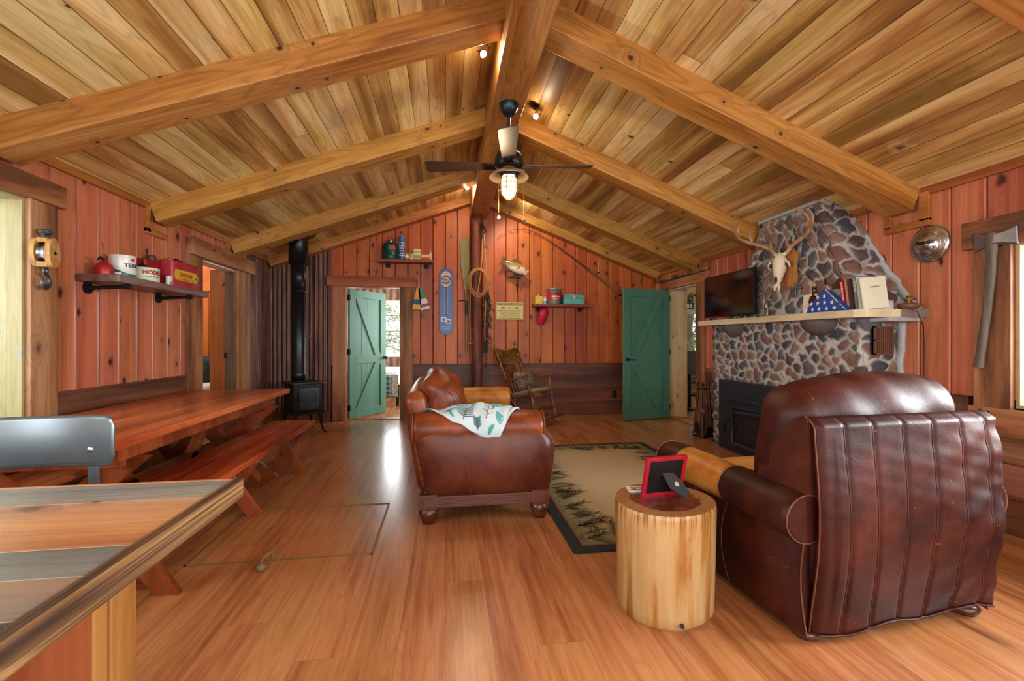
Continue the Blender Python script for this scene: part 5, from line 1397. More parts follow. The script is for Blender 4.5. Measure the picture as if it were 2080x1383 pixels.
def cw_(nm, cols, **k): return wood(nm, cols, along=0, across=1, ga=24, gl=1.4, kscale=4, rough=.26, bump=.15, **k)
CM = [cw_('grey_stained_plank', ['5a5c58', '747c7a', '8c9492', 'a09c88'], knot=.6, var=.1, rings=.35, heart=.5, krand=.3), cw_('orange_stained_plank', ['a86a4c', 'c0845c', 'cc9468', 'b88c74'], knot=.5, var=.1, rings=.25, heart=.5, krand=.3),
      cw_('mixed_stained_plank', ['6e625c', '8a8078', 'b08468', 'c0906c'], knot=.4, var=.1, rings=.3, heart=.9), cw_('dark_grained_plank', ['3e342e', '6a625c', '8c8078', 'a08870'], knot=.3, var=.1, rings=.8, heart=1.0)]
mb = MB(); y = 0
for w, k in ((.012, 1), (.118, 0), (.215, 1), (.095, 0), (.10, 2), (.115, 3), (.12, 0), (.2, 1), (.11, 3), (.12, 0), (.2, 1), (.12, 2), (.12, 0), (.2, 1), (.125, 3), (.11, 0), (.12, 2)):
    mb.box(-1.9, -.022, y-w+.0006, y, .878, .92, k); y -= w
mb.build('counter_top', CM, ct, bevel=.0015)
MB().box(-.022, 0, -2.1, .0, .876, .9215).build('counter_edge', M_cedge, ct, bevel=.003)
MB().box(-1.9, -.155, -2.1, -.14, 0, .877).build('cabinet', M_cpanel, ct)
mb = MB(); mb.box(-.2, -.145, -.20, -.13, 0, .877); mb.box(-.19, -.150, -.235, -.20, 0, .877); mb.build('corner_post', M_cpost, ct, bevel=.003)

M_gmet = plain('grey_scuffed_steel', '6a7478', .32, .7, .16, 18, .08)
so = thing('metal_stool', 'grey steel bar stool with a low curved back behind the counter', 'bar stool', (-1.175, 1.50, 0), math.radians(4))
def plate(u, v):
    x = -.2+.40*u; z = .865+.152*v
    cr_ = .03; ex = min(x+.2, .2-x); ez = min(z-.865, 1.017-z)
    if ex < cr_:
        lim = cr_-math.sqrt(max(0, cr_**2-(cr_-ex)**2)); z = min(max(z, .865+lim), 1.017-lim)
    return (x, .02-.9*x*x-(.004*math.sin(v*PI)), z)
mb = MB(); mb.grid(plate, 40, 12, thick=.004); mb.build('backrest', M_gmet, so)
for s in (-.13, .13):
    mb = MB(); yb_ = .02-.9*s*s
    mb.box(s-.014, s+.014, yb_+.006, yb_+.012, .60, .93); mb.box(s-.014, s+.014, -.16, yb_+.012, .598, .606)
    mb.build('back_support', M_gmet, so, bevel=.001)
    MB().sphere((s, .02-.9*s*s-.002, .915), (.010, .005, .010)).build('rivet', M_steel, so)
mb = MB(); mb.lathe([(0, .60), (.16, .60), (.17, .61), (.17, .625), (.15, .635), (0, .628)], (0, -.17, 0)); mb.build('seat', M_gmet, so)
for sx in (-1, 1):
    for sy in (-1, 1):
        mb = MB(); mb.tube([(sx*.11, -.17+sy*.11, .60), (sx*.14, -.17+sy*.14, .0)], .012, 8); mb.build('leg', M_gmet, so)
mb = MB(); mb.tube([(.175*math.cos(PI*i/12), -.17+.175*math.sin(PI*i/12), .25) for i in range(24)], .008, 8, closed=True); mb.build('foot_ring', M_gmet, so)

# ================================================================== CEILING FAN AND SPOTLIGHTS
fan = thing('ceiling_fan', 'dark bronze ceiling fan with caged light hanging from the ridge beam', 'ceiling fan', (.52, 3.70, 2.42), -math.atan(.1475))
# local z 0 = bottom of the light, 0.78 = underside of the beam
M_blade = wood('fan_blade_wood', ['2c2018', '3e2c20', '4a3526'], along=0, across=1, ga=40, gl=2, knot=0, rough=.38, var=.05, rings=.2)
MB().lathe([(.03, .685), (.045, .69), (.075, .745), (.078, .778), (.078, .78), (0, .78)]).build('canopy', plain('canopy_teal_bronze', '26343a', .35, .7, .15, 12), fan)
MB().cyl((0, 0, .34), (0, 0, .70), .0125).build('downrod', M_bronze, fan)
MB().lathe([(0, .40), (.03, .395), (.06, .385), (.105, .36), (.118, .32), (.12, .27), (.10, .245), (.06, .235), (0, .235)]).build('motor_housing', M_bronze, fan)
for i in range(4):
    a = i*PI/2; Mz = Matrix.Rotation(a, 4, 'Z') @ Matrix.Translation((0, 0, .262)) @ Matrix.Rotation(.19, 4, 'X')
    pl = [(.14, -.045), (.20, -.055), (.45, -.066), (.66, -.074), (.68, -.070), (.69, -.05), (.69, .05), (.68, .070), (.66, .074), (.45, .066), (.20, .055), (.14, .045)]
    mb = MB(); mb.prism(pl, -.003, .004, M=Mz); o = mb.build('blade', M_blade, fan, bevel=.0015)
    mb = MB(); mb.prism([(.06, -.03), (.12, -.02), (.24, -.018), (.26, 0), (.24, .018), (.12, .02), (.06, .03)], .004, .014, M=Mz); mb.prism([(.11, -.035), (.2, -.02), (.2, .02), (.11, .035)], -.013, -.004, M=Mz); mb.build('blade_iron', M_bronze, fan, bevel=.002)
MB().lathe([(.07, .228), (.10, .222), (.15, .195), (.165, .17), (.163, .168), (.148, .190), (.10, .214), (.07, .219)], n=40, cap=False).build('reflector_shade', plain('shade_inside_cream', '8c7860', .35, .4, .08), fan)
MB().lathe([(.072, .23), (.078, .222), (.078, .185), (.07, .178), (.06, .178)], cap=False).build('lamp_holder', M_bronze, fan)
MB().lathe([(.055, .18), (.062, .15), (.062, .07), (.055, .035), (.035, .012), (.0, .004)]).build('glass_globe', glow('warm_frosted_globe', 'ffdca0', 3.2), fan)
mb = MB(); 
for i in range(6):
    a = PI/3*i+.25; c, s = math.cos(a), math.sin(a); mb.tube([(.074*c, .074*s, .185), (.074*c, .074*s, .06), (.062*c, .062*s, .022), (.03*c, .03*s, -.004), (0, 0, -.008)], .0028, 6)
for z in (.155, .118, .075): mb.tube([(.074*math.cos(2*PI*j/28), .074*math.sin(2*PI*j/28), z) for j in range(28)], .0028, 6, closed=True)
mb.build('wire_cage', plain('brass_cage', '8a6a34', .35, .9), fan)
for x, y, e, nm in ((-.085, -.02, -.165, 'c0c8c0'), (.125, .02, -.19, '3a3630')):
    mb = MB(); mb.tube([(x, y, .2), (x, y, e+.02)], .0016, 6); mb.sphere((x, y, .06 if x < 0 else e+.03), .005, 8, 6); mb.build('pull_chain', M_brass, fan)
    mb = MB(); mb.sphere((x, y, e), (.016, .004, .016)) if x < 0 else mb.tube([(x+.014*math.cos(2*PI*j/20), y, e+.014*math.sin(2*PI*j/20)) for j in range(20)], .004, 6, closed=True); mb.build('pull_fob', plain('fob_'+nm, nm, .4, .3), fan)
lp = D.lights.new('fan_bulb_light', 'POINT'); lp.energy = 14; lp.color = (1, .78, .48); lp.shadow_soft_size = .05
o = D.objects.new('fan_bulb_light', lp); o.location = (0, 0, -.04); o.parent = fan; C.objects.link(o)

def spot(label, px, py, aim, power=26, cone=95, fill=2.2):
    slope = SL if px < RX else -SR
    z = zc(px); e = thing('ceiling_spotlight', label, 'spotlight', (px, py, z), 0, 'ceiling spotlights')
    R_ = Matrix.Rotation(-math.atan(slope), 4, 'Y')
    MB().lathe([(0, 0), (.052, 0), (.052, -.006), (.045, -.012), (0, -.014)], M=R_).build('ceiling_rose', M_bronze, e)
    mb = MB(); mb.tube([(0, 0, -.01), (0, 0, -.035), (.005, -.0, -.05)], .006, 8); mb.tube([(0, 0, -.03), (.045, .01, -.02), (.075, .02, -.05), (.06, .02, -.085)], .0035, 6); mb.build('arm', M_bronze, e)
    d = Vector(aim)-Vector((px, py, z-.1)); d.normalize(); xa = Vector((-d.y, d.x, 0)).normalized() if abs(d.z) < .99 else Vector((1, 0, 0)); ya = d.cross(xa)
    Mh = Matrix.Identity(4); o_ = Vector((.02, .01, -.10))
    for i in range(3): Mh[i][0], Mh[i][1], Mh[i][2], Mh[i][3] = xa[i], ya[i], d[i], o_[i]
    MB().lathe([(0, -.035), (.012, -.035), (.014, -.01), (.026, .01), (.030, .03), (.027, .03), (.018, .012), (0, .006)], M=Mh).build('lamp_head', M_bronze, e)
    mb = MB(); mb.tube([(-.034, 0, .02), (-.034, 0, -.02), (0, 0, -.05), (.034, 0, -.02), (.034, 0, .02)], .003, 6, M=Mh); mb.build('yoke', M_bronze, e)
    MB().lathe([(0, .022), (.024, .022), (.024, .026), (0, .028)], M=Mh).build('bulb', glow('halogen_bulb', 'ffe8c0', 30), e)
    l = D.lights.new('spot_beam', 'SPOT'); l.energy = power; l.color = (1, .83, .62); l.spot_size = math.radians(cone); l.spot_blend = .6; l.shadow_soft_size = .02
    lo = D.objects.new('spot_beam', l); lo.parent = e; lo.matrix_local = Mh @ Matrix.Translation((0, 0, .034)) @ Matrix.Rotation(PI, 4, 'X'); C.objects.link(lo)
    # added point lamp under the head, brightens the wall and ceiling nearby
    l2 = D.lights.new('spot_fill', 'POINT'); l2.energy = fill; l2.color = (1, .74, .45); l2.shadow_soft_size = .02
    lo = D.objects.new('spot_fill', l2); lo.parent = e; lo.location = o_ + Vector((0, -.02, -.07)); C.objects.link(lo)
spot('small spotlight left of the ridge beam, nearest the viewer', .25, 3.35, (.9, 2.0, 2.0), 20)
spot('small spotlight right of the ridge beam above the fan', .825, 4.16, (.55, 3.4, 2.75), 14)
spot('glaring spotlight at the far end left of the ridge beam', .28, 6.35, (.3, 4.0, 1.4), 14, fill=14)
spot('spotlight right of the ridge beam close to the back wall', .84, 6.42, (1.9, 7.3, 1.6), 60, 125)

# ================================================================== BACK WALL
M_log = wood('barked_log', ['3c1c10', '6a3218', '8c4c28', 'a07c68'], along=2, across=0, ga=18, gl=1.6, knot=.5, kscale=5, rough=.55, var=.1, rings=.5, bump=1.0, krand=.6)
po = thing('log_post', 'peeled log post with dark bark patches under the ridge beam', 'post', (.485, 7.12, 0))
mb = MB(); P = []; R_ = []
for i in range(34):
    z = 3.2*i/33; P.append((.008*math.sin(z*2.1), .004*math.sin(z*1.3), z)); R_.append(.088+.010*max(0, (z-1.9))+.003*math.sin(z*7)+.0025*math.sin(z*17))
mb.tube(P, R_, 22); mb.build('trunk', M_log, po)
def spike(s): return None
# rope coil hung on the post with a hook
rc = thing('rope_coil', 'tan hemp rope coil hung from a rusty pulley on the log post', 'rope', (.52, 7.0, 2.95))
mb = MB()
rope(mb, [(.05, 0, -.02), (.035, -.015, -.5), (-.01, -.02, -.86), (-.04, -.02, -.98)], .010, 90, sub=10)
rope(mb, [(.07, 0, -.02), (.10, -.01, -.5), (.11, -.01, -.8), (.12, .0, -.95)], .010, 90, sub=10)
for k in range(3):
    w = .16-.018*k; P = []
    for j in range(25):
        a = 2*PI*j/24; P.append((-.015+w*math.sin(a), -.018-.016*k-.01*math.cos(a), -.80+(.235-.02*k)*math.cos(a)*(1 if math.cos(a) < 0 else .9)))
    rope(mb, P, .009, 90, sub=3)
rope(mb, [(-.14, -.01, -.95), (-.15, -.01, -1.4), (-.14, -.0, -1.72), (-.17, 0, -1.76), (-.10, 0, -1.75)], .008, 90, sub=8)
rope(mb, [(.10, 0, -1.1), (.085, 0, -1.5), (.09, 0, -1.72)], .008, 90, sub=8)
mb.build('rope', plain('tan_hemp', 'b0824c', .85, 0, .25, 120, .5), rc)
mb = MB(); mb.tube([(.05+.045*math.cos(2*PI*j/20), -.0, .0+.045*math.sin(2*PI*j/20)) for j in range(20)], .012, 8, closed=True); mb.tube([(.03, 0, .05), (.02, .0, .09), (.05, 0, .11), (.07, 0, .06)], .01, 8); mb.box(.02, .055, -.015, .015, -.13, -.03)
mb.build('pulley_hook', plain('rusty_dark_iron', '3a2e2a', .7, .5, .4, 50, .4), rc)
nt = thing('dried_net', 'dark mossy net hanging right of the log post', 'net', (.635, 7.14, 1.15))
mb = MB(); rr = random.Random(9)
for k in range(60):
    z = rr.uniform(.05, .92); x = rr.uniform(-.03, .05); P = [(x, rr.uniform(-.03, .03), z)]
    for i in range(5): q = P[-1]; P.append((q[0]+rr.uniform(-.03, .03), q[1]+rr.uniform(-.02, .02), q[2]-rr.uniform(.01, .05)))
    mb.tube(P, rr.uniform(.004, .009), 5)
mb.tube([(0, 0, .95), (.01, 0, .5), (0, 0, -.35)], .006, 6)
mb.build('netting', plain('moss_brown_net', '38352a', .95, 0, .4, 60, .4), nt)

pd = thing('wooden_paddle', 'old grey-green canoe paddle with blade up, left of the log post', 'paddle', (.32, 7.22, 1.05))
mb = MB(); out = []
for i in range(25):
    t = i/24; z = .95+.87*t; w = .022+.045*min(1, max(0, (t-.05)/.45))**1.2 if t < .93 else .067*math.sqrt(max(0, 1-((t-.93)/.09)**2))**.5
    out.append((w, z))
poly = [(w-.03*(z-.95)/.87*.8, z) for w, z in out]+[(-w-.03*(z-.95)/.87*.8, z) for w, z in reversed(out)]
mb.prism(poly, -.008, .008, plane='xz'); mb.build('blade', plain('weathered_paddle_paint', '9a8a58', .7, 0, .25, 10, .2, c2='7c8460'), pd, bevel=.004)
mb = MB(); mb.tube([(.012, 0, 0), (.012, 0, .55), (0, 0, 1.0)], [.018, .019, .021], 12); mb.build('shaft', plain('weathered_shaft', '8c7648', .7, 0, .25, 10), pd)
mb = MB(); mb.tube([(-.11, 0, .82), (-.03, -.02, .83), (.03, -.02, .82)], .009, 8); mb.tube([(.012, -.02, .60), (.012, -.02, .80)], .024, 12); mb.build('hanger', plain('dark_twine_iron', '40342c', .8), pd)

# shelves on pipe flanges
def wshelf(name, label, x0, x1, z, d, mat, th=.045, legs=()):
    e = thing(name, label, 'shelf', ((x0+x1)/2, YB-.02, z)); w = (x1-x0)/2
    MB().box(-w, w, -d, 0, -th, 0).build('board', mat, e, bevel=.003)
    for lx in legs:
        mb = MB(); mb.cyl((lx, 0, -th-.03), (lx, -d+.03, -th-.016), .012); mb.cyl((lx, -d+.035, -th-.02), (lx, -d+.01, -th-.018), .018); mb.cyl((lx, -.0, -th-.03), (lx, -.012, -th-.03), .042); mb.cyl((lx, -.012, -th-.03), (lx, -.04, -th-.03), .018); mb.build('pipe_bracket', M_blackiron, e)
    return e
M_shelf = wood('cedar_shelf', ['6a3018', '8c4422', 'a0582e'], along=0, across=1, ga=26, gl=1.5, knot=.4, rough=.5, var=.1)
wshelf('wall_shelf', 'cedar shelf of camping jug and small tins above the left green door', -1.03, -.19, 2.49, .2, M_shelf, legs=(-.28, .31))
wshelf('wall_shelf', 'cedar shelf with bucket and tackle box right of the fish', 1.40, 2.36, 1.83, .2, M_shelf, legs=(-.38, .33))

SZ = 2.49
jg = thing('camping_jug', 'dark green metal water jug at the left end of the upper shelf', 'jug', (-.845, 7.17, SZ))
MB().lathe([(0, 0), (.108, 0), (.112, .01), (.112, .05), (.115, .055), (.112, .06), (.112, .2), (.115, .205), (.112, .21), (.108, .235), (.085, .25), (.05, .262), (0, .265)]).build('body', plain('jug_green_enamel', '1d4a44', .35, .2, .1, 20), jg)
MB().lathe([(.048, .262), (.05, .29), (.045, .295), (0, .297)]).build('lid', M_steel, jg)
mb = MB(); mb.tube([(-.05, 0, .295), (-.05, 0, .34), (.045, 0, .335), (.05, 0, .295)], .005, 8); mb.build('bail_handle', M_blackiron, jg)
mb = MB(); mb.grid(lambda u, v: (.1135*math.cos(-PI*.42+u*.6), .1135*math.sin(-PI*.42+u*.6), .14+.05*v*(.4+math.sin(u*PI))), 12, 3); mb.build('badge', M_redp, jg)
th = thing('thermos_flask', 'blue and white banded vacuum flask beside the green jug', 'flask', (-.672, 7.17, SZ))
MB().lathe([(0, 0), (.044, 0), (.046, .006), (.046, .275), (.042, .285), (0, .286)]).build('body', plain('flask_blue', '1c5c90', .35), th)
MB().lathe([(.043, .285), (.045, .29), (.045, .355), (.040, .365), (0, .367)]).build('cup_cap', plain('flask_cap_blue', '2a76a8', .3), th)
mb = MB()
for z0, z1 in ((.055, .065), (.13, .14), (.205, .215), (.262, .27)): mb.lathe([(.0465, z0), (.0465, z1)], cap=False)
for i in range(8):
    for z in (.085, .165, .235): 
        a = i*PI/4+z*3; mb.grid(lambda u, v, a=a, z=z: (.0467*math.cos(a+u*.4), .0467*math.sin(a+u*.4), z+.02*v), 3, 1)
mb.build('bands', plain('flask_white', 'd8e4ea', .4), th)
def boxy(name, label, loc, w, d, h, mat, cat, strip=None, sm=None, group='small tins on the upper shelf', rz=0):
    e = thing(name, label, cat, loc, rz, group); MB().box(-w/2, w/2, -d/2, d/2, 0, h).build('body', mat, e, bevel=.002)
    if strip: mb = MB(); mb.box(-w/2+.004, w/2-.004, -d/2-.0008, -d/2, h*strip[0], h*strip[1]); mb.build('label', sm, e)
    return e
def can(name, label, loc, r, h, mat, cat='can', band=None, bm=None, lid=None, group=None):
    e = thing(name, label, cat, loc, 0, group); MB().lathe([(0, 0), (r, 0), (r+.002, .003), (r, .006), (r, h-.006), (r+.002, h-.003), (r, h), (r-.003, h), (r-.003, h-.004), (0, h-.004)]).build('body', mat, e)
    if band: MB().lathe([(r+.0008, h*band[0]), (r+.0008, h*band[1])], cap=False).build('label', bm, e)
    if lid: MB().lathe([(0, h-.002), (r*.5, h-.002), (r*.5, h+lid), (0, h+lid)]).build('lid', M_steel, e)
    return e
M_or = plain('orange_tin', 'd86a34', .45); M_yel = plain('yellow_tin', 'd9b820', .45, 0, .1); M_mint = plain('mint_print', '5aa890', .5)
can('spice_tin', 'small orange and white tin right of the blue flask', (-.595, 7.17, SZ), .034, .105, M_or, band=(.3, .7), bm=M_cream, lid=.012, group='small tins on the upper shelf')
e = can('spice_tin', 'small mint green striped tin on the upper shelf', (-.52, 7.16, SZ), .038, .09, M_cream, group='small tins on the upper shelf')
mb = MB()
for i in range(12): mb.grid(lambda u, v, a=i*PI/6: (.0388*math.cos(a+u*.28), .0388*math.sin(a+u*.28), .03+.055*v), 3, 1)
mb.build('stripes', M_mint, e)
boxy('small_carton', 'pale printed box stacked on the yellow tin on the upper shelf', (-.435, 7.17, SZ+.075), .11, .06, .095, plain('box_cream_print', 'd8cfa4', .6, 0, .15, 60), 'box', (.3, .75), plain('box_faint_print', 'b8a878', .6, 0, .4, 90))
boxy('flat_tin', 'flat yellow tin under the pale printed box', (-.435, 7.16, SZ), .10, .07, .074, plain('mustard_tin', 'd49a2c', .5), 'tin', (.5, .95), M_mint)
boxy('label_tin', 'red, yellow and white label tin at the right end of the upper shelf', (-.305, 7.16, SZ), .14, .07, .085, plain('pale_yellow_tin', 'd9c070', .5, 0, .1), 'tin', (.1, .5), M_redp)
e = bottle('glass_bottle', 'small clear bottle at the right end of the upper shelf', (-.235, 7.17, SZ), [(0, 0), (.026, 0), (.027, .01), (.027, .10), (.012, .13), (.011, .15), (.013, .155), (.0, .156)], glassy('yellowish_glass', (.75, .7, .45), .05, .7), (.155, .175, .011), group='small tins on the upper shelf')

S2 = 1.83
e = boxy('yellow_can', 'square yellow can at the left end of the shelf under the fish', (1.492, 7.17, S2), .12, .07, .125, M_yel, 'can', None, None, group=None)
MB().lathe([(0, .125), (.02, .125), (.022, .13), (.022, .142), (0, .143)]).build('cap', M_steel, e)
mb = MB(); f = on((0, -.0362, .055), (1, 0, 0), (0, 0, 1)); star(lambda a, b, z: f(a, b, z), 0, 0, .03); mb.build('print_star', M_redp, e); mb = MB()
MB().lathe([(0, 0), (.016, 0), (.016, .001), (0, .001)], M=frame((0, -.0368, .055), (1, 0, 0), (0, 0, 1))).build('print_dot', M_white, e)
e = can('small_bottle', 'small white and blue bottle between the yellow can and the bucket', (1.60, 7.17, S2), .034, .095, M_white, 'bottle', (.1, .55), plain('sky_blue_label', '5aa0cc', .5))
MB().lathe([(.034, .094), (.02, .11), (.015, .125), (0, .127)]).build('cap', plain('pinkish_cap', 'c88a90', .5), e)
bk = thing('lard_bucket', 'grey metal bucket with broad red label on the right shelf', 'bucket', (1.755, 7.165, S2))
MB().lathe([(0, 0), (.103, 0), (.106, .006), (.120, .235), (.125, .24), (.125, .25), (.118, .25), (.104, .01), (0, .01)]).build('pail', plain('galvanised_grey', '8f9490', .45, .5, .15, 25), bk)
mb = MB(); mb.lathe([(.1095, .06), (.1178, .19)], cap=False); mb.build('label', plain('bucket_red_label', 'b42a30', .5, 0, .12, 20), bk)
mb = MB(); f = wrap(0, 0, .118, .1155, -PI/2); rr = random.Random(8)
for i in range(7): x = -.07+.02*i; mb.add([f(x, -.014, .0), f(x+.014, -.012, .0), f(x+.014, .012+.005*math.sin(i), .0), f(x, .014, .0)], [(0, 1, 2, 3)])
for i in range(5): x = -.05+.02*i; mb.add([f(x, -.046, -.002), f(x+.014, -.046, -.002), f(x+.014, -.036, -.002), f(x, -.036, -.002)], [(0, 1, 2, 3)])
mb.build('label_lettering', M_cream, bk)
mb = MB(); mb.grid(lambda u, v: f(-.03+.06*u, .028+.022*v*math.sin(PI*min(.98, max(.02, u))), .001), 10, 3); mb.build('label_emblem', M_blackiron, bk)
mb = MB(); mb.tube([(.122*math.cos(PI+PI*i/12), -.122*abs(math.sin(PI*i/12))-.004, .225-.05*math.sin(PI*i/12)) for i in range(13)], .003, 6); mb.build('bail_handle', M_steel, bk)
tk = thing('tackle_box', 'teal metal tackle box at the right of the shelf', 'tackle box', (2.06, 7.165, S2))
M_tk = plain('worn_teal_paint', '4a9590', .45, .1, .12, 15, c2='63aca4')
MB().box(-.17, .17, -.085, .075, 0, .095).build('body', M_tk, tk, bevel=.005)
mb = MB(); mb.box(-.175, .175, -.09, .078, .098, .128); mb.box(-.165, .165, -.080, .07, .128, .152); mb.build('lid', M_tk, tk, bevel=.008)
mb = MB(); mb.box(-.022, .022, -.098, -.09, .085, .135); mb.tube([(-.012, -.102, .07), (.012, -.102, .07), (.0, -.102, .095)], .003, 6); mb.build('latch', M_steel, tk)
mb = MB(); mb.tube([(-.05, 0, .152), (-.045, 0, .165), (.045, 0, .165), (.05, 0, .152)], .005, 8); mb.build('handle', M_steel, tk)
hat = thing('baseball_cap', 'red baseball cap hanging under the left end of the right shelf', 'cap', (1.555, 7.17, 1.63))
M_hat = plain('cherry_red_cotton', 'b41430', .6, 0, .08, 30, .3)
Mh = Matrix.Rotation(.28, 4, 'Y')
mb = MB(); mb.sphere((0, 0, .04), (.085, .08, .125), 24, 14, M=Mh, fn=lambda p: (p[0], p[1]*(1 if p[1] < 0 else .6), max(p[2], -.035))); mb.build('crown', M_hat, hat)
mb = MB(); mb.grid(lambda u, v: (-.0+(.085-.02*v)*math.cos(PI*u)*(1), -.045-.035*math.sin(PI*u)*(1-v*.5)+.03*v, -.03-.115*v*math.sin(PI*(.08+.84*u))**.6), 20, 8, M=Mh, thick=.004); mb.build('brim', M_hat, hat)
mb = MB(); mb.sphere((0, 0, .168), (.008, .008, .005), M=Mh); mb.build('top_button', M_hat, hat)

# thermometer sign
tm = thing('thermometer_sign', 'tall blue advertising thermometer with rounded ends on the back wall', 'thermometer sign', (.008, YB-.032, 1.86))
def rrect(w, h, r, n=10):
    p = []
    for cx_, cz_, a0 in ((w-r, h-r, 0), (-w+r, h-r, PI/2), (-w+r, -h+r, PI), (w-r, -h+r, 1.5*PI)):
        for i in range(n+1): a = a0+PI/2*i/n; p.append((cx_+r*math.cos(a), cz_+r*math.sin(a)))
    return p
M_sb = plain('sign_blue_enamel', '27508c', .35, .1, .12, 12)
MB().prism(rrect(.108, .528, .10), -.006, 0, plane='xz').build('rim', plain('sign_rim_dark', '1c2a44', .4), tm)
MB().prism(rrect(.100, .52, .095), -.009, -.006, plane='xz').build('face', M_sb, tm)
mb = MB(); mb.prism([(.085*math.cos(2*PI*i/36), .36+.125*math.sin(2*PI*i/36)) for i in range(36)], -.0102, -.009, plane='xz'); mb.build('oval_badge', plain('badge_pale_pink', 'd8b8b4', .4), tm)
mb = MB(); mb.prism([(.084*math.cos(2*PI*i/36), .35+.070*math.sin(2*PI*i/36)) for i in range(36)], -.0112, -.0102, plane='xz'); mb.build('oval_center', plain('badge_navy', '1e3454', .4), tm)
mb = MB(); F = lambda z: on((0, -.0115, z), (1, 0, 0), (0, 0, 1))
mb.text('MAIL', .052, F(.372), bold=.001); mb.text('POUCH', .050, F(.326), sx=.84, bold=.001); mb.build('badge_lettering', plain('letter_cream', 'e4dca0', .4), tm)
mb = MB(); mb.text('CHEW', .03, on((0, -.0105, .448), (1, 0, 0), (0, 0, 1))); mb.text('TOBACCO', .026, on((0, -.0105, .265), (1, 0, 0), (0, 0, 1))); mb.build('red_lettering', M_redp, tm)
mb = MB(); mb.text('Treat Yourself', .030, on((0, -.0095, -.40), (1, 0, 0), (0, 0, 1))); mb.text('to the Best', .030, on((0, -.0095, -.436), (1, 0, 0), (0, 0, 1))); mb.build('slogan', plain('letter_yellow', 'd8cc88', .4), tm)
mb = MB()
for i in range(27):
    z = -.19+.40*i/26; w = .026 if i % 5 == 0 else .016
    for s in (-1, 1): mb.box(min(s*.014, s*(.014+w)), max(s*.014, s*(.014+w)), -.010, -.009, z-.0012, z+.0012)
mb.build('scale', M_white, tm)
mb = MB(); mb.tube([(0, -.013, -.20), (0, -.013, .22)], .0035, 8); mb.sphere((0, -.013, -.205), .008); mb.build('glass_tube', plain('tube_dark_red', '5c2020', .2), tm)
for x, z in ((-.036, -.285), (.038, -.315)):
    mb = MB(); mb.prism([(x+a, z+b) for a, b in rrect(.038, .038, .008, 4)], -.0105, -.009, plane='xz')
    o = mb.build('pack_picture', M_white, tm); mb = MB(); mb.prism([(x+.028*math.cos(2*PI*i/20), z+.024*math.sin(2*PI*i/20)) for i in range(20)], -.0115, -.0105, plane='xz'); mb.box(x-.03, x+.03, -.0116, -.0105, z-.032, z-.028); mb.build('pack_print', M_sb, o)

# anglers' notice
sg = thing('anglers_sign', 'small yellowed tin notice for anglers below the fish', 'sign', (1.037, YB-.026, 1.722))
M_pap = plain('aged_yellow_tin', 'cdbf78', .5, 0, .12, 14)
MB().box(-.22, .22, -.004, 0, -.14, .14).build('plate', M_pap, sg, bevel=.001)
mb = MB(); mb.box(-.21, .21, -.0052, -.004, .095, .13); mb.build('heading_band', plain('band_dark_green', '2e4a3c', .5), sg)
mb = MB(); mb.text('ATTENTION ANGLERS', .034, on((0, -.0056, .112), (1, 0, 0), (0, 0, 1)), sx=1.13, bold=.0008); mb.build('heading_lettering', M_pap, sg)
mb = MB(); mb.text('ALL', .034, on((0, -.0046, .052), (1, 0, 0), (0, 0, 1)), bold=.0008)
rr = random.Random(6)
for z, h, xs in ((.002, .012, .19), (-.03, .006, .15), (-.048, .006, .16), (-.066, .006, .17), (-.084, .006, .15), (-.118, .009, .18)):
    x = -xs
    while x < xs: w = rr.uniform(.012, .04); mb.box(x, min(x+w, xs), -.0046, -.004, z-h/2, z+h/2); x += w+.007
mb.box(-.19, .19, -.0046, -.004, -.018, -.016)
mb.build('small_print', plain('print_dark', '3c3a28', .6), sg)
for s in (-1, 1):
    mb = MB(); pts = [(s*(.07+.1*t), .05+q*.014*math.sin(PI*min(1, t*1.15))**.7) for q in (1, -1) for t in ([i/12 for i in range(13)] if q == 1 else [1-i/12 for i in range(13)])]
    mb.prism(pts, -.0046, -.004, plane='xz'); mb.prism([(s*.065, .05), (s*.05, .066), (s*.05, .034)], -.0046, -.004, plane='xz'); mb.build('fish_picture', plain('fish_green_ink_'+('a' if s < 0 else 'b'), '2e7050', .5), sg)

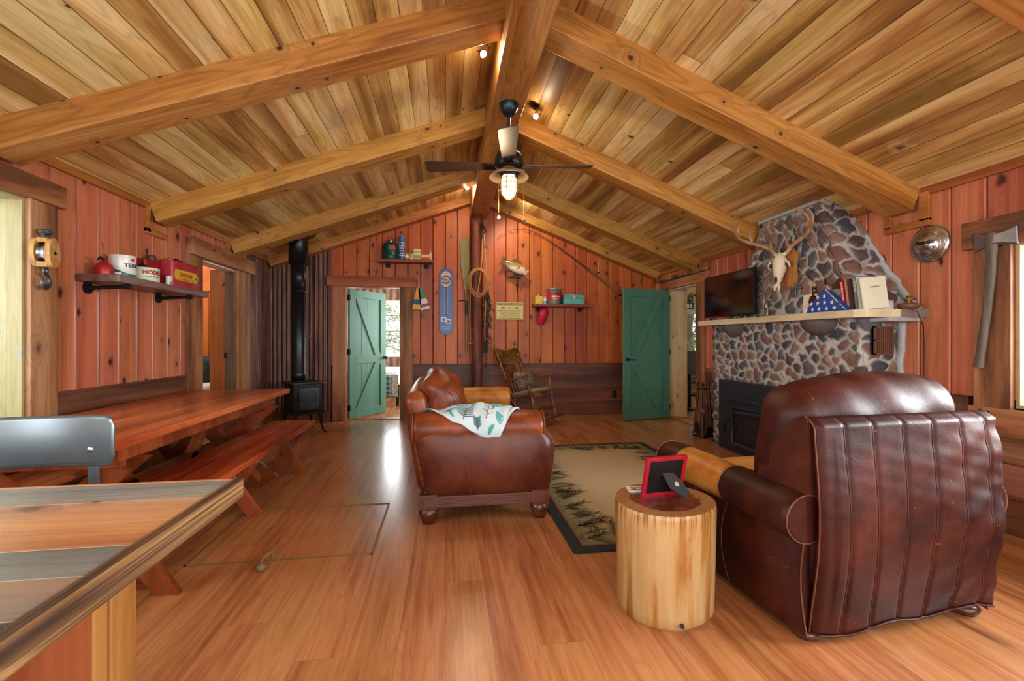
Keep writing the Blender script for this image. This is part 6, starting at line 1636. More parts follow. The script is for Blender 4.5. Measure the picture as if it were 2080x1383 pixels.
# buoys
for (nm, x, rz, c1, c2, c3, lb) in (('marker_buoy', -.470, .07, 'd99a24', '2a4c78', 'd9a44c', 'yellow wooden buoy with a blue band hanging beside the left door'),
                                    ('marker_buoy', -.325, -.25, '3c8478', 'd8d4cc', '8a4a74', 'green and white wooden buoy with a purple band hanging beside the left door')):
    b = thing(nm, lb, 'buoy', (-.415, 7.20, 2.14), 0, 'painted buoys on the back wall')
    Mb = Matrix.Rotation(rz, 4, 'Y') @ Matrix.Translation((0, (0 if c1[0] == 'd' else -.0), 0))
    zt = -.08; M2 = Mb
    def seg(z0, z1, w0, w1, mat, nm2):
        mb = MB(); y0, y1 = -.045, .02
        vs = [(-w0, y0, z0), (w0, y0, z0), (w0, y1, z0), (-w0, y1, z0), (-w1, y0, z1), (w1, y0, z1), (w1, y1, z1), (-w1, y1, z1)]
        mb.add(vs, [(0,3,2,1),(4,5,6,7),(0,1,5,4),(1,2,6,5),(2,3,7,6),(3,0,4,7)], M=M2); mb.build(nm2, mat, b, bevel=.002)
    Mb = Mb; off = (-.02 if rz > 0 else .03)
    M2 = Mb @ Matrix.Translation((off*0, 0, 0))
    W_ = lambda z: .070-.045*max(0, (z+.40)/.33)**1.3
    seg(-.26, -.075, W_(-.26), W_(-.075), plain('buoy_top_'+c1, c1, .6, 0, .1), 'upper_body')
    seg(-.34, -.26, W_(-.34), W_(-.26), plain('buoy_mid_'+c2, c2, .6, 0, .1), 'painted_band')
    if rz > 0: seg(-.42, -.34, .070, W_(-.34), plain('buoy_low_'+c3, c3, .6, 0, .1), 'lower_body')
    else:
        seg(-.385, -.34, .070, W_(-.34), plain('buoy_low_'+c3, c3, .6, 0, .1), 'lower_stripe'); seg(-.43, -.385, .072, .070, plain('buoy_tip', 'd0ccc4', .6), 'lower_body')
    mb = MB(); rope(mb, [tuple(M2 @ Vector((0, -.01, -.09))), tuple(M2 @ Vector((0, -.01, -.02))), (-.0, -.01, .04), (-.03, 0, .08)], .007, 100); mb.build('hanging_rope', plain('pale_rope', 'b8a890', .8), b)

# mounted fish
fs_ = thing('mounted_fish', 'stuffed bass with open mouth mounted on driftwood on the back wall', 'mounted fish', (1.12, 7.16, 2.42))
def fish_mat():
    N = NT('bass_skin'); t, x, y, z, rn = N.coord(); n = N.noise(t, 45, 4); f = N.m_('ADD', N.m_('MULTIPLY', z, 7.0), N.m_('MULTIPLY', n, .25))
    c = N.ramp(f, [(.0, 'd8cdb4'), (.10, 'c0aa80'), (.35, '8a7c48'), (.8, '4a4628')]); return N.out(c, .3)
Mf = Matrix.Rotation(.42, 4, 'Y')
def fishp(p):
    x, y, z = p; t = (x+.19)/.40; w = math.sin(PI*min(1, max(0, t*.80+.1)))**.8; return (x, y*w, z*w*(1.0 if z > 0 else 1.1))
mb = MB(); n1, n2 = 26, 18; P = []; R_ = []
vs, fs2 = [], []
for i in range(n1+1):
    t = i/n1; x = -.20+.40*t; hh = .022+.060*math.sin(PI*min(1, t*.86+.06))**1.1; ww = hh*.5
    if t > .92: hh *= 1-.3*(t-.92)/.08
    for j in range(n2): a = 2*PI*j/n2; vs.append((x, ww*math.sin(a)-.01*math.sin(t*3), hh*math.cos(a)*(1.0 if math.cos(a) > 0 else 1.05)-.01*t))
for i in range(n1):
    for j in range(n2): fs2.append((i*n2+j, i*n2+(j+1) % n2, (i+1)*n2+(j+1) % n2, (i+1)*n2+j))
mb.add(vs, fs2, 0, True, Mf); mb.add(vs[:n2], [tuple(range(n2))], 0, False, Mf); mb.build('body', fish_mat(), fs_)
mb = MB(); mb.tube([(.195, -.02, -.03), (.225, -.01, -.052), (.20, .01, -.052), (.17, -.02, -.048)], [.012, .008, .008, .012], 8, M=Mf); mb.tube([(.19, 0, .035), (.225, 0, .012)], [.02, .008], 10, M=Mf); mb.build('jaw', plain('pale_jaw', 'd8b8a0', .4), fs_)
M_fin = plain('brown_fin', '5c3a1c', .5, 0, .3, 60)
for nm, pts in (('tail_fin', [(-.19, .02), (-.25, .09), (-.265, .03), (-.25, 0), (-.265, -.05), (-.245, -.09), (-.19, -.02)]), ('dorsal_fin', [(-.10, .06), (-.09, .105), (-.03, .115), (.0, .095), (.03, .115), (.06, .09), (.07, .06)]), ('anal_fin', [(-.12, -.055), (-.11, -.10), (-.05, -.095), (-.04, -.06)])):
    MB().prism(pts, -.002, .003, M=Mf, plane='xz').build(nm, M_fin, fs_)
MB().prism([(.06, .02), (.04, .035), (-.01, .02), (-.02, -.02), (.02, -.035), (.06, -.01)], -.05, -.045, M=Mf, plane='xz').build('pectoral_fin', plain('ochre_fin', 'a8641c', .5), fs_)
mb = MB(); mb.sphere((.155, -.034, .02), (.011, .006, .011), M=Mf); mb.build('eye', M_black, fs_)
mb = MB(); rr = random.Random(2)
for k in range(5): mb.tube([(.0, .09, -.10), (.02+.03*math.cos(k*1.3), .03, -.13+.03*math.sin(k*1.3)), (.03+.05*math.cos(k*1.3), -.02, -.15+.03*math.sin(k*1.3+1))], [.016, .02, .010], 8)
mb.tube([(-.12, .08, -.16), (0, .06, -.14), (.08, .04, -.17)], [.012, .022, .012], 8)
mb.build('driftwood', plain('grey_brown_driftwood', '5a483a', .8, 0, .35, 30, .5), fs_)

# fishing rod with spinning reel
fr = thing('fishing_rod', 'bent fishing rod with spinning reel hung across the back wall', 'fishing rod', (2.0, 7.18, 2.6))
mb = MB(); P = [(.81, 2.88), (.94, 2.975), (1.077, 3.034), (1.25, 3.045), (1.405, 3.014), (1.61, 2.915), (1.821, 2.783), (2.10, 2.59), (2.36, 2.40)]
mb.tube([(x-2.0, .05*(1-i/8), z-2.6) for i, (x, z) in enumerate(P)], [.003, .003, .0035, .004, .005, .006, .007, .009, .011], 8); mb.build('blank', plain('dark_red_blank', '3c1a14', .3), fr)
mb = MB(); mb.tube([(.36, 0, -.20), (.55, 0, -.335), (.88, 0, -.595)], [.012, .013, .013], 10); mb.build('grip', plain('cork_grip', '7a5638', .6), fr)
mb = MB(); mb.tube([(.87, 0, -.588), (.90, 0, -.612)], .017, 10); mb.build('butt_cap', M_black, fr)
mb = MB(); mb.tube([(.46, -.02, -.27), (.475, -.05, -.23)], .008, 8); mb.lathe([(0, 0), (.02, 0), (.028, .008), (.02, .02), (.03, .034), (.03, .04), (.01, .05), (0, .052)], (.46, -.08, -.235), axis='x'); mb.tube([(.47+.0, -.08+.035*math.cos(PI*i/8), -.235+.04*math.sin(PI*i/8)) for i in range(9)], .003, 6); mb.tube([(.49, -.06, -.235), (.49, -.05, -.17), (.51, -.07, -.165)], .005, 6)
mb.build('spinning_reel', M_steel, fr)
mb = MB()
for t in (2, 4, 6): x, z = P[t]; mb.tube([(x-2.0+.012*math.cos(2*PI*j/12), .05*(1-t/8)-.01, z-2.6-.012+.012*math.sin(2*PI*j/12)) for j in range(12)], .0015, 5, closed=True)
mb.build('line_guides', M_steel, fr)

ot = thing('wall_outlet', 'black electrical outlet low on the dark wainscot', 'outlet', (2.82, YB-.031, .335))
MB().box(-.037, .037, -.006, 0, -.06, .06).build('cover_plate', M_black, ot, bevel=.002)
mb = MB(); mb.box(-.018, .018, -.0075, -.006, .008, .038); mb.box(-.018, .018, -.0075, -.006, -.038, -.008); mb.build('sockets', plain('socket_grey', '26262a', .5), ot, bevel=.001)
gb = thing('canvas_satchel', 'olive green canvas box bag against the back wainscot behind the loveseat', 'bag', (-.05, 7.10, 0))
M_ol = plain('olive_canvas', '5c6a42', .85, 0, .1, 60, .3)
MB().soft((0, 0, .34), (.42, .2, .68), .02, n=4).build('body', M_ol, gb)
mb = MB(); mb.tube([(-.1, 0, .62), (-.08, 0, .66), (.08, 0, .66), (.1, 0, .62)], .008, 8); mb.build('handle', M_dark, gb)
MB().box(-.19, .19, -.105, -.098, .50, .61).build('flap', M_ol, gb, bevel=.002)

# ================================================================== ROCKING CHAIR
M_oak = wood('golden_oak', ['4a2810', '6c401c', '86562a', '966434'], along=2, across=0, ga=36, gl=2, knot=0, rough=.35, var=.08, rings=.4)
rk = thing('rocking_chair', 'oak press-back rocking chair with turned spindles by the back wall', 'rocking chair', (1.33, 6.50, 0), 0)
tl_ = Matrix.Rotation(-math.radians(0), 4, 'Z')
AZ = math.radians(-52)     # local +x (front) direction seen from above
Rk = Matrix.Scale(1.04, 4) @ Matrix.Rotation(AZ, 4, 'Z') @ Matrix.Translation((0, 0, .03)) @ Matrix.Rotation(-math.radians(13), 4, 'Y')
def turned(mb, a, b, r=.015, beads=3, M=Rk):
    A, B = Vector(a), Vector(b); P, R_ = [], []; n = 40
    for i in range(n+1):
        t = i/n; P.append(tuple(A+(B-A)*t)); q = r*(.75+.25*math.sin(PI*t))
        for k in range(beads):
            c = .12+.76*k/max(1, beads-1); q += r*.45*math.exp(-((t-c)/.025)**2); q -= r*.25*math.exp(-((t-c-.05)/.02)**2)
        R_.append(q)
    mb.tube(P, R_, 10, M=M)
mb = MB(); 
mb.soft((0, 0, .40), (.44, .46, .035), .017, n=10, M=Rk, fn=lambda p: (p[0], p[1]*(1-.12*(-p[0]/.22 if p[0] < 0 else 0)), p[2]-.008*math.cos(p[0]*8)*math.cos(p[1]*7)))
mb.build('seat', M_oak, rk)
MB().box(.20, .225, -.20, .20, .35, .392, 0, Rk).build('seat_apron', M_oak, rk, bevel=.004)
for s in (-1, 1):
    mb = MB(); pts = [(.44*math.sin(a)-.02, s*.215, 1.05-1.05*math.cos(a)+.0) for a in [(-.55+1.05*i/16) for i in range(17)]]
    pts = [((-.42+.84*i/16), s*.215, .03+.42*(((-.42+.84*i/16))**2)) for i in range(17)]
    mb.tube(pts, [.018]*17, 6, M=Rk, flat=1.3); mb.build('rocker', M_oak, rk)
    mb = MB(); turned(mb, (.19, s*.215, .05), (.17, s*.205, .39)); mb.build('leg', M_oak, rk)
    mb = MB(); turned(mb, (-.24, s*.215, .05), (-.17, s*.18, .39), beads=2); mb.build('leg', M_oak, rk)
    mb = MB(); turned(mb, (.17, s*.225, .41), (.17, s*.25, .64), .017); mb.build('arm_post', M_oak, rk)
    mb = MB()
    for k in range(5): x = .10-.055*k; mb.tube([(x, s*.215, .415), (x-.015, s*.24, .64)], .006, 8, M=Rk)
    mb.build('arm_spindles', M_oak, rk)
    mb = MB(); mb.prism([(.24, -.03), (.245, .02), (.20, .035), (-.05, .02), (-.25, .015), (-.25, -.02), (-.05, -.02), (.15, -.035)], .64, .664, M=Rk @ Matrix.Translation((0, s*.245, 0))); mb.build('arm_rest', M_oak, rk, bevel=.006)
    mb = MB(); turned(mb, (-.19, s*.19, .40), (-.37, s*.225, 1.13), .017, 5); mb.build('back_post', M_oak, rk)
mb = MB()
for k in range(7): y = -.135+.045*k; mb.box(-.009, .009, -.013, .013, 0, .50, 0, Rk @ Matrix.Translation((-.20, y, .44)) @ Matrix.Rotation(-math.radians(14), 4, 'Y'))
mb.build('back_slats', M_oak, rk, bevel=.003)
cr_ = [(-.25, .86), (-.24, .84), (0, .80), (.24, .84), (.25, .86), (.265, 1.03), (.255, 1.065), (.20, 1.085), (.12, 1.06), (.06, 1.045), (0, 1.04), (-.06, 1.045), (-.12, 1.06), (-.20, 1.085), (-.255, 1.065), (-.265, 1.03)]
Mc = Rk @ Matrix.Translation((-.20, 0, .44)) @ Matrix.Rotation(-math.radians(14), 4, 'Y') @ Matrix.Translation((0, 0, -.34))
mb = MB(); mb.prism([(a, b) for a, b in cr_], -.011, .011, M=Mc, plane='yz'); o = mb.build('crest_rail', wood('dark_carved_oak', ['3e2410', '5c3a20', '74502e'], along=1, across=2, ga=30, gl=2, knot=0, rough=.4, var=.05, rings=.6, bump=.5), rk, bevel=.004)
mb = MB()
for s in (-1, 1):
    for k in range(3): mb.tube([(.012, s*(.17+(.02+.018*k)*math.cos(a)), .99+(.02+.018*k)*math.sin(a)*.7) for a in [PI*1.5*j/14+k for j in range(15)]], .003, 6, M=Mc)
mb.tube([(.012, y/100, .90+.02*math.sin(y*.5)) for y in range(-16, 17, 2)], .003, 6, M=Mc); mb.build('carving', M_oak, o)
mb = MB(); mb.box(-.012, .012, -.17, .17, .44, .475, 0, Rk @ Matrix.Translation((-.20, 0, 0))); mb.build('back_rail', M_oak, rk, bevel=.004)
for x, nm in ((.19, 'stretcher'), (-.22, 'stretcher')):
    mb = MB(); turned(mb, (x, -.215, .20), (x, .215, .20), .011, 2); mb.build(nm, M_oak, rk)
for s in (-1, 1):
    mb = MB(); turned(mb, (-.225, s*.213, .17), (.185, s*.213, .17), .010, 2); mb.build('stretcher', M_oak, rk)
cu = thing('seat_cushion', 'flat grey-green cushion on the rocking chair seat', 'cushion', (1.33, 6.50, 0))
MB().soft((-.01, 0, .445), (.38, .38, .05), .024, n=8, puff=(0, 0, .01), M=Rk).build('cushion', plain('sage_cloth', '8c8c70', .9, 0, .12, 60, .3), cu)
pw_ = thing('throw_pillow', 'small patterned pillow leaning in the rocking chair', 'pillow', (1.33, 6.50, 0))
MB().soft((0, 0, 0), (.11, .34, .28), .05, n=8, puff=(.03, 0, 0), M=Rk @ Matrix.Translation((-.10, 0, .62)) @ Matrix.Rotation(-math.radians(19), 4, 'Y')).build('pillow', plain('mottled_grey_plaid', '4c4c50', .9, 0, .3, 28, .2, c2='a08c80', edge=.55), pw_)

# ================================================================== LEFT WALL
sl = thing('bracket_shelf', 'thick reclaimed shelf on black pipe brackets along the left wall', 'shelf', (XL+.02, 4.25, 1.665))
MB().box(0, .285, -.615, .62, 0, .055).build('board', wood('dark_reclaimed_shelf', ['3e2620', '5c3a30', '6e4a40', '7c6a68'], along=1, across=0, ga=18, gl=1.6, knot=.4, rough=.3, var=.1, bump=.5), sl, bevel=.004)
for y in (-.50, .33):
    mb = MB(); mb.cyl((0, y, -.035), (.012, y, -.035), .045, n=24); mb.cyl((.012, y, -.035), (.04, y, -.035), .02); mb.cyl((.03, y, -.035), (.27, y, -.022), .014); mb.cyl((.25, y, -.023), (.285, y, -.021), .020); mb.build('pipe_bracket', M_blackiron, sl)
Z1 = 1.72
oc = thing('oil_can', 'small red pump oil can with long spout at the near end of the shelf', 'oil can', (-2.50, 3.74, Z1))
MB().lathe([(0, 0), (.055, 0), (.057, .01), (.057, .06), (.045, .085), (.02, .1), (.012, .115), (0, .115)]).build('body', plain('oil_can_red', 'a01c20', .4, .2, .2, 20), oc)
mb = MB(); mb.tube([(0, 0, .11), (0, -.005, .17), (.0, -.02, .25)], [.007, .005, .0035], 8); mb.build('spout', plain('copper_red_spout', '7a2c24', .35, .6), oc)
mb = MB(); mb.tube([(0, 0, .115), (-.0, -.04, .13), (0, -.06, .11)], .008, 6); mb.tube([(0, 0, .115), (0, .035, .09)], .006, 6); mb.build('pump_lever', M_blackiron, oc)
wc = thing('white_metal_can', 'tall white and green oil tin on the left shelf', 'can', (-2.50, 3.93, Z1))
MB().lathe([(0, 0), (.085, 0), (.087, .004), (.085, .008), (.085, .172), (.087, .176), (.085, .18), (.078, .18), (.078, .174), (0, .174)], n=48).build('body', plain('white_tin', 'd8dad6', .35, .1, .05, 12), wc)
mb = MB(); mb.grid(lambda u, v: (.0856*math.cos(-2.4+u*3.6), .0856*math.sin(-2.4+u*3.6), .004+v*(.03+.05*(.5+.5*math.cos(u*5.0)))), 40, 2); mb.build('green_swoosh', plain('petrol_green', '1f5c5a', .4), wc)
A0 = math.atan2(-3.93, 2.5)*1.0
mb = MB(); mb.text('TEXA', .040, wrap(0, 0, .10, .0862, -.72+.42), bold=.0012); mb.build('lettering', plain('dark_lettering', '22282c', .4), wc)
mb = MB(); mb.text('R', .001, wrap(0, 0, .1, .086, 0)) if False else mb.grid(lambda u, v: (.0858*math.cos(-.35+u*.3), .0858*math.sin(-.35+u*.3), .135+.022*v), 4, 1); mb.build('red_mark', M_redp, wc)
mb = MB(); mb.grid(lambda u, v: (.0864*math.cos(-1.55+u*.45), .0864*math.sin(-1.55+u*.45), .012+.032*v), 6, 1); mb.build('white_panel', M_white, wc)
mt = thing('tobacco_tin', 'short cream tin with red lettering on the left shelf', 'tin', (-2.475, 4.155, Z1))
MB().lathe([(0, 0), (.098, 0), (.1, .004), (.098, .008), (.098, .105), (.1, .108), (.1, .118), (.096, .12), (0, .12)], n=48).build('body', plain('pale_mint_tin', 'c9d2bc', .4, .05, .05, 12), mt)
mb = MB(); mb.text('MODEL', .044, wrap(0, 0, .078, .0988, -.72+.25), bold=.0022); mb.build('lettering', plain('tin_red_lettering', '9c1c28', .4), mt)
mb = MB(); mb.text('SMOKING TOBACCO', .013, wrap(0, 0, .045, .0988, -.72+.2)); mb.build('small_lettering', plain('dark_lettering_small', '3a4038', .4), mt)
mc = thing('toy_figure', 'small dark metal figure standing on the tobacco tin', 'figurine', (-2.50, 4.17, Z1+.12))
mb = MB(); mb.sphere((0, 0, .018), (.03, .03, .018)); mb.tube([(0, 0, .02), (.0, -.0, .05), (-.01, .0, .075)], [.014, .009, .004], 8); mb.build('body', M_blackiron, mc)
rd = thing('red_fuel_can', 'dark red metal fuel can with grey cap behind the tobacco tin', 'fuel can', (-2.555, 4.325, Z1))
MB().soft((0, 0, .11), (.10, .22, .22), .02, n=4).build('body', plain('fuel_can_red', '8c0f18', .4, .1, .1, 8), rd)
MB().lathe([(.03, .218), (.032, .222), (.032, .262), (.03, .266), (0, .266)], (0, .05, 0)).build('cap', plain('can_cap_grey', '4a4440', .5, .6), rd)
wb = thing('striped_bottle', 'small white bottle with blue and orange stripes on the left shelf', 'bottle', (-2.44, 4.42, Z1))
MB().soft((0, 0, .048), (.028, .058, .096), .008, n=3).build('body', M_white, wb)
mb = MB(); 
for i, (c, m_) in enumerate(((0, 0), (1, 1), (2, 0), (3, 1))):
    y = -.022+.011*i; mb.add([(.0146, y, .008+.004*i), (.0146, y+.007, .008+.004*i), (.0146, y+.02, .05), (.0146, y+.013, .05)], [(0, 1, 2, 3)], m_)
mb.build('stripes', [plain('stripe_navy', '24345c', .5), plain('stripe_orange', 'd87a30', .5)], wb)
MB().lathe([(0, .095), (.010, .095), (.010, .108), (0, .11)]).build('cap', plain('red_cap', 'a02828', .5), wb)
gc = thing('gasoline_can', 'flat red gasoline tin with yellow arrow label on the left shelf', 'fuel can', (-2.48, 4.66, Z1))
MB().soft((0, 0, .125), (.12, .44, .25), .02, n=4).build('body', plain('faded_can_red', 'a32834', .4, .1, .12, 6, c2='b44850', edge=.6), gc)
mb = MB(); mb.prism([(-.18, .17), (-.20, .12), (-.18, .075), (.165, .075), (.20, .12), (.165, .17)], .0605, .0615, plane='yz'); mb.build('yellow_label', plain('label_yellow', 'c9a82c', .5, 0, .15, 20), gc)
mb = MB(); mb.text('GASOLINE', .052, on((.062, -.01, .126), (0, 1, 0), (0, 0, 1)), sx=.85, bold=.0012); mb.build('label_lettering', M_redp, gc)
mb = MB(); mb.text('Can', .034, on((.062, .155, .118), (0, 1, 0), (0, 0, 1)), sx=.8); mb.text('HANDY SAFE', .018, on((.062, 0, .09), (0, 1, 0), (0, 0, 1))) if False else mb.box(.0616, .062, -.12, .12, .086, .092); mb.build('dark_lettering', plain('label_dark', '3a2c14', .5), gc)
mb = MB(); mb.tube([(0, -.09, .245), (0, -.07, .275), (0, .03, .268), (0, .05, .245)], .007, 8); mb.build('handle', M_blackiron, gc)
MB().lathe([(0, .248), (.022, .248), (.022, .268), (0, .27)], (0, -.155, 0)).build('filler_cap', M_steel, gc)

# wooden pulley block with hook
pb = thing('pulley_block', 'old wooden pulley block with iron hook hanging on the window casing', 'pulley', (-2.53, 3.285, 1.80))
Rp = Matrix.Rotation(.25, 4, 'Z'); M_pul = wood('worn_block_wood', ['a8743c', 'c49858', 'd4ae74'], along=2, across=1, ga=30, gl=2, knot=.2, rough=.45, var=.05)
ov = [(.066*math.cos(2*PI*i/28)*(1), .095*math.sin(2*PI*i/28)) for i in range(28)]
for x0, x1 in ((-.052, -.030), (.020, .046)):
    MB().prism(ov, x0, x1, M=Rp, plane='yz').build('cheek', M_pul, pb, bevel=.006)
for q in (-1, 1): MB().prism([(-.045, q*.062), (.045, q*.062), (.032, q*.092), (-.032, q*.092)], -.03, .02, M=Rp, plane='yz').build('end_block', M_pul, pb)
mb = MB(); mb.lathe([(0, -.026), (.058, -.026), (.058, -.02), (.05, -.006), (.058, .01), (.058, .016), (0, .016)], M=Rp, axis='x'); mb.build('sheave', M_steel, pb)
mb = MB(); mb.lathe([(0, .046), (.012, .046), (.010, .05), (0, .051)], M=Rp, axis='x'); mb.build('axle_pin', M_blackiron, pb)
mb = MB(); mb.tube([(0, -.022, .09), (0, -.03, .125), (0, 0, .135), (0, .03, .125), (0, .022, .09)], .011, 8, M=Rp); mb.lathe([(.018, .115), (.03, .12), (.034, .13), (.03, .148), (0, .15)], M=Rp); mb.tube([(0, 0, .14), (-.05, .05, .16), (-.09, .07, .165)], .007, 6); mb.build('top_shackle', plain('greenish_rusty_iron', '4a4e46', .6, .6, .4, 60), pb)
mb = MB(); mb.tube([(.0, .02*math.cos(2*PI*j/16), -.115+.024*math.sin(2*PI*j/16)) for j in range(16)], .0075, 8, closed=True, M=Rp)
mb.tube([(0, .0, -.13), (0, .028, -.15), (0, .040, -.18), (0, .028, -.212), (0, 0, -.225), (0, -.030, -.212), (0, -.040, -.185), (0, -.030, -.165)], [.009, .011, .012, .013, .014, .012, .009, .005], 10, M=Rp); mb.build('hook', plain('grey_forged_iron', '565a60', .4, .8, .25, 30), pb)

# ================================================================== RIGHT WALL
hc = thing('hubcap', 'polished chrome hubcap hung on the right wall', 'hubcap', (XR-.022, 2.868, 1.958))
mb = MB(); mb.lathe([(.137, 0), (.140, -.006), (.136, -.018), (.118, -.026), (.112, -.023), (.108, -.029), (.102, -.026), (.098, -.033), (.092, -.030), (.075, -.050), (.045, -.064), (.02, -.069), (0, -.07)], n=56, axis='x', cap=False); mb.build('dome', M_chrome, hc)
mb = MB(); mb.text('Pontiac', .046, lambda x, y, z: (-.0722+3.6*(x*x+(y+.008)**2)-z, -x, y+.008), shear=.3, depth=.0012, bold=.0006); mb.build('script', plain('dark_script', '2a2a30', .3, .8), hc)
ax_ = thing('double_axe', 'old double-bitted axe with grey wooden handle on the window casing', 'axe', (XR-.075, 2.435, 1.91))
def blade_pt(u, v):
    y = .120*(2*u-1); k = abs(2*u-1); h = .036+.030*max(0, k-.35)**1.1*1.6; z = -.0+h*(2*v-1)-.012*k; return y, z
mb = MB()
def axh(u, v, s): y, z = blade_pt(u, v); k = abs(2*u-1); return (s*(.016*(1-k**1.3)+.0008), y, z-.010*math.cos(y*14)+.03*(-y)*1.0*0)
for s in (-1, 1): mb.grid(lambda u, v, s=s: axh(u, v, s), 26, 8)
for u in (0, 1): mb.grid(lambda a, b, u=u: tuple(Vector(axh(u, b, -1)).lerp(Vector(axh(u, b, 1)), a)), 1, 8)
for v in (0, 1): mb.grid(lambda a, b, v=v: tuple(Vector(axh(a, v, -1)).lerp(Vector(axh(a, v, 1)), b)), 26, 1)
o = mb.build('axe_head', plain('forged_blue_steel', '8c8e98', .35, .85, .35, 18, .1), ax_, rot=(-.04, 0, 0), weld=True)
mb = MB(); P = []; R_ = []
for i in range(18): t = i/17; P.append((0, .015+.075*t**1.2-.02*math.sin(t*PI)*.6, .03-.88*t)); R_.append(.036-.009*math.sin(min(1, t*1.4)*PI/2)+.006*max(0, t-.9)*10)
mb.tube(P, R_, 12, flat=.6, up=(0, 1, 0)); mb.build('handle', wood('grey_handle_wood', ['5c5048', '7a6a5c', '94806e'], along=2, across=1, ga=40, gl=1.5, knot=0, rough=.5, var=.05), ax_)
mb = MB(); mb.tube([(.045, .03, -.06), (0, .03, -.06)], .005, 6); mb.tube([(.045, -.02, -.06), (0, -.02, -.06)], .005, 6); mb.build('hanging_nail', M_blackiron, ax_)

# ================================================================== BEYOND THE DOORS
# bedroom
mb = MB(); WB = (-2.3, -.55, .90, 2.13)
YW = 10.7
def cw(a, d, z): return (a, YW-d, z)
for a0, a1, z0, z1 in ((-4.3, WB[0], 0, 2.6), (WB[1], 1.5, 0, 2.6), (WB[0], WB[1], 0, WB[2]), (WB[0], WB[1], WB[3], 2.6)):
    corr(a0, a1, cw, z0, lambda a, z1=z1: z1, .15, .018); mb.box(a0, a1, YW, YW+.1, z0, z1)
tag(mb.build('wall_bedroom', plain('pinkish_rust_steel', '8a5c4a', .5, .2, .25, 8, c2='a89484', edge=.6)), kind='structure')
mb = MB(); mb.box(-4.4, -4.3, YB+.12, YW, 0, 2.7); mb.box(1.5, 1.6, YB+.12, YW, 0, 2.7); mb.box(-4.4, 1.6, YB+.12, YW+.1, 2.6, 2.7)
mb.box(-4.4, -1.54, YB+.125, YB+.14, 0, 2.7); mb.box(-.69, 1.6, YB+.125, YB+.14, 0, 2.7); mb.box(-1.54, -.69, YB+.125, YB+.14, 2.09, 2.7)
tag(mb.build('wall_bedroom_sides', M_plaster), kind='structure')
e4 = struct('window_4')
mb = MB()
for a in (WB[0], (WB[0]+WB[1])/2-.03, WB[1]-.05): mb.box(a, a+.05, YW-.05, YW+.05, WB[2], WB[3])
mb.box(WB[0], WB[1], YW-.06, YW+.05, WB[2]-.04, WB[2]+.03); mb.box(WB[0], WB[1], YW-.05, YW+.05, WB[3]-.05, WB[3]+.03); mb.build('window_frame', M_white, e4, bevel=.003)
MB().box(WB[0], WB[1], YW, YW+.005, WB[2], WB[3]).build('pane', M_glass, e4)
bd_ = thing('bed', 'bed with white sheet and blue grey plaid cover seen through the left door', 'bed', (-1.6, 9.45, 0))
def plaid():
    N = NT('blue_grey_plaid'); t, x, y, z, rn = N.coord()
    def st(c, s, w): return N.m_('GREATER_THAN', N.m_('FRACT', N.m_('MULTIPLY', c, s)), w)
    a = N.m_('ADD', N.m_('MULTIPLY', st(x, 11, .6), .5), N.m_('MULTIPLY', st(z, 11, .6), .5)); b = N.m_('ADD', N.m_('MULTIPLY', st(x, 22, .85), .5), N.m_('MULTIPLY', st(z, 22, .85), .5))
    return N.out(N.ramp(N.m_('ADD', N.m_('MULTIPLY', a, .7), N.m_('MULTIPLY', b, .3)), [(0, 'a8b4b8'), (.35, '6c7e8a'), (.7, '38505e'), (1, '24303c')]), .9)
MB().soft((0, 0, .52), (1.5, 1.5, .28), .08, n=6, puff=(0, 0, .02)).build('mattress', M_white, bd_)
mb = MB(); mb.grid(lambda u, v: (-.78+1.5*u, -.78-.01*math.sin(u*40)*(1-v), .17+.42*v), 60, 6, thick=.01); mb.build('plaid_cover', plaid(), bd_)
mb = MB(); mb.box(.60, .72, -.80, -.792, .19, .60); mb.build('woven_edge', plain('cream_knit_band', 'cfc8b8', .9, c2='50606a', scale=24), bd_)
for x in (-.7, .7):
    for y in (-.7, .7): MB().box(x-.03, x+.03, y-.03, y+.03, 0, .4).build('leg', M_dark, bd_)
# foliage and trunks outside (real leaves on real branches)
M_lf = plain('spring_leaf', '7ca03a', .6, 0, .3, 6, c2='b8cc6a', edge=.55); M_bk = plain('tree_bark', '54483a', .9, 0, .3, 20, .6)
M_ev = plain('forest_leaf', '4f7a3c', .7, 0, .3, 3, c2='8cb060', edge=.55)
def leafy(label, loc, trunk_r, h, spread, nb, nl, seed, ls=.05, lm=None, z0=.5):
    rr = random.Random(seed); e = thing('leafy_tree', label, 'tree', loc)
    mb = MB(); lb = MB(); mb.tube([(.05*math.sin(i), .05*math.cos(i*1.3), h*i/10) for i in range(11)], [trunk_r*(1-.06*i) for i in range(11)], 12)
    for k in range(nb):
        z = z0+(h-z0)*rr.random(); a = rr.uniform(0, 2*PI); P = [Vector((0, 0, z))]; d = Vector((math.cos(a), math.sin(a), rr.uniform(-.1, .4)))
        for i in range(7): d += Vector((rr.uniform(-.3, .3), rr.uniform(-.3, .3), rr.uniform(-.2, .2))); d.normalize(); P.append(P[-1]+d*spread/7)
        mb.tube(P, [.016*(1-i/9) for i in range(8)], 5)
        for i in range(nl):
            q = P[rr.randint(2, 7)]+Vector((rr.gauss(0, .09), rr.gauss(0, .09), rr.gauss(0, .08)))
            u = Vector((rr.gauss(0, 1), rr.gauss(0, 1), rr.gauss(0, 1))).normalized(); v = u.orthogonal().normalized(); s = ls*rr.uniform(.6, 1.2)
            lb.add([tuple(q-u*s), tuple(q-v*s*.4), tuple(q+u*s), tuple(q+v*s*.4)], [(0, 1, 2, 3)])
    mb.build('trunk', M_bk, e); tag(lb.build('leaves', lm or M_lf, e), kind='stuff')
    return e
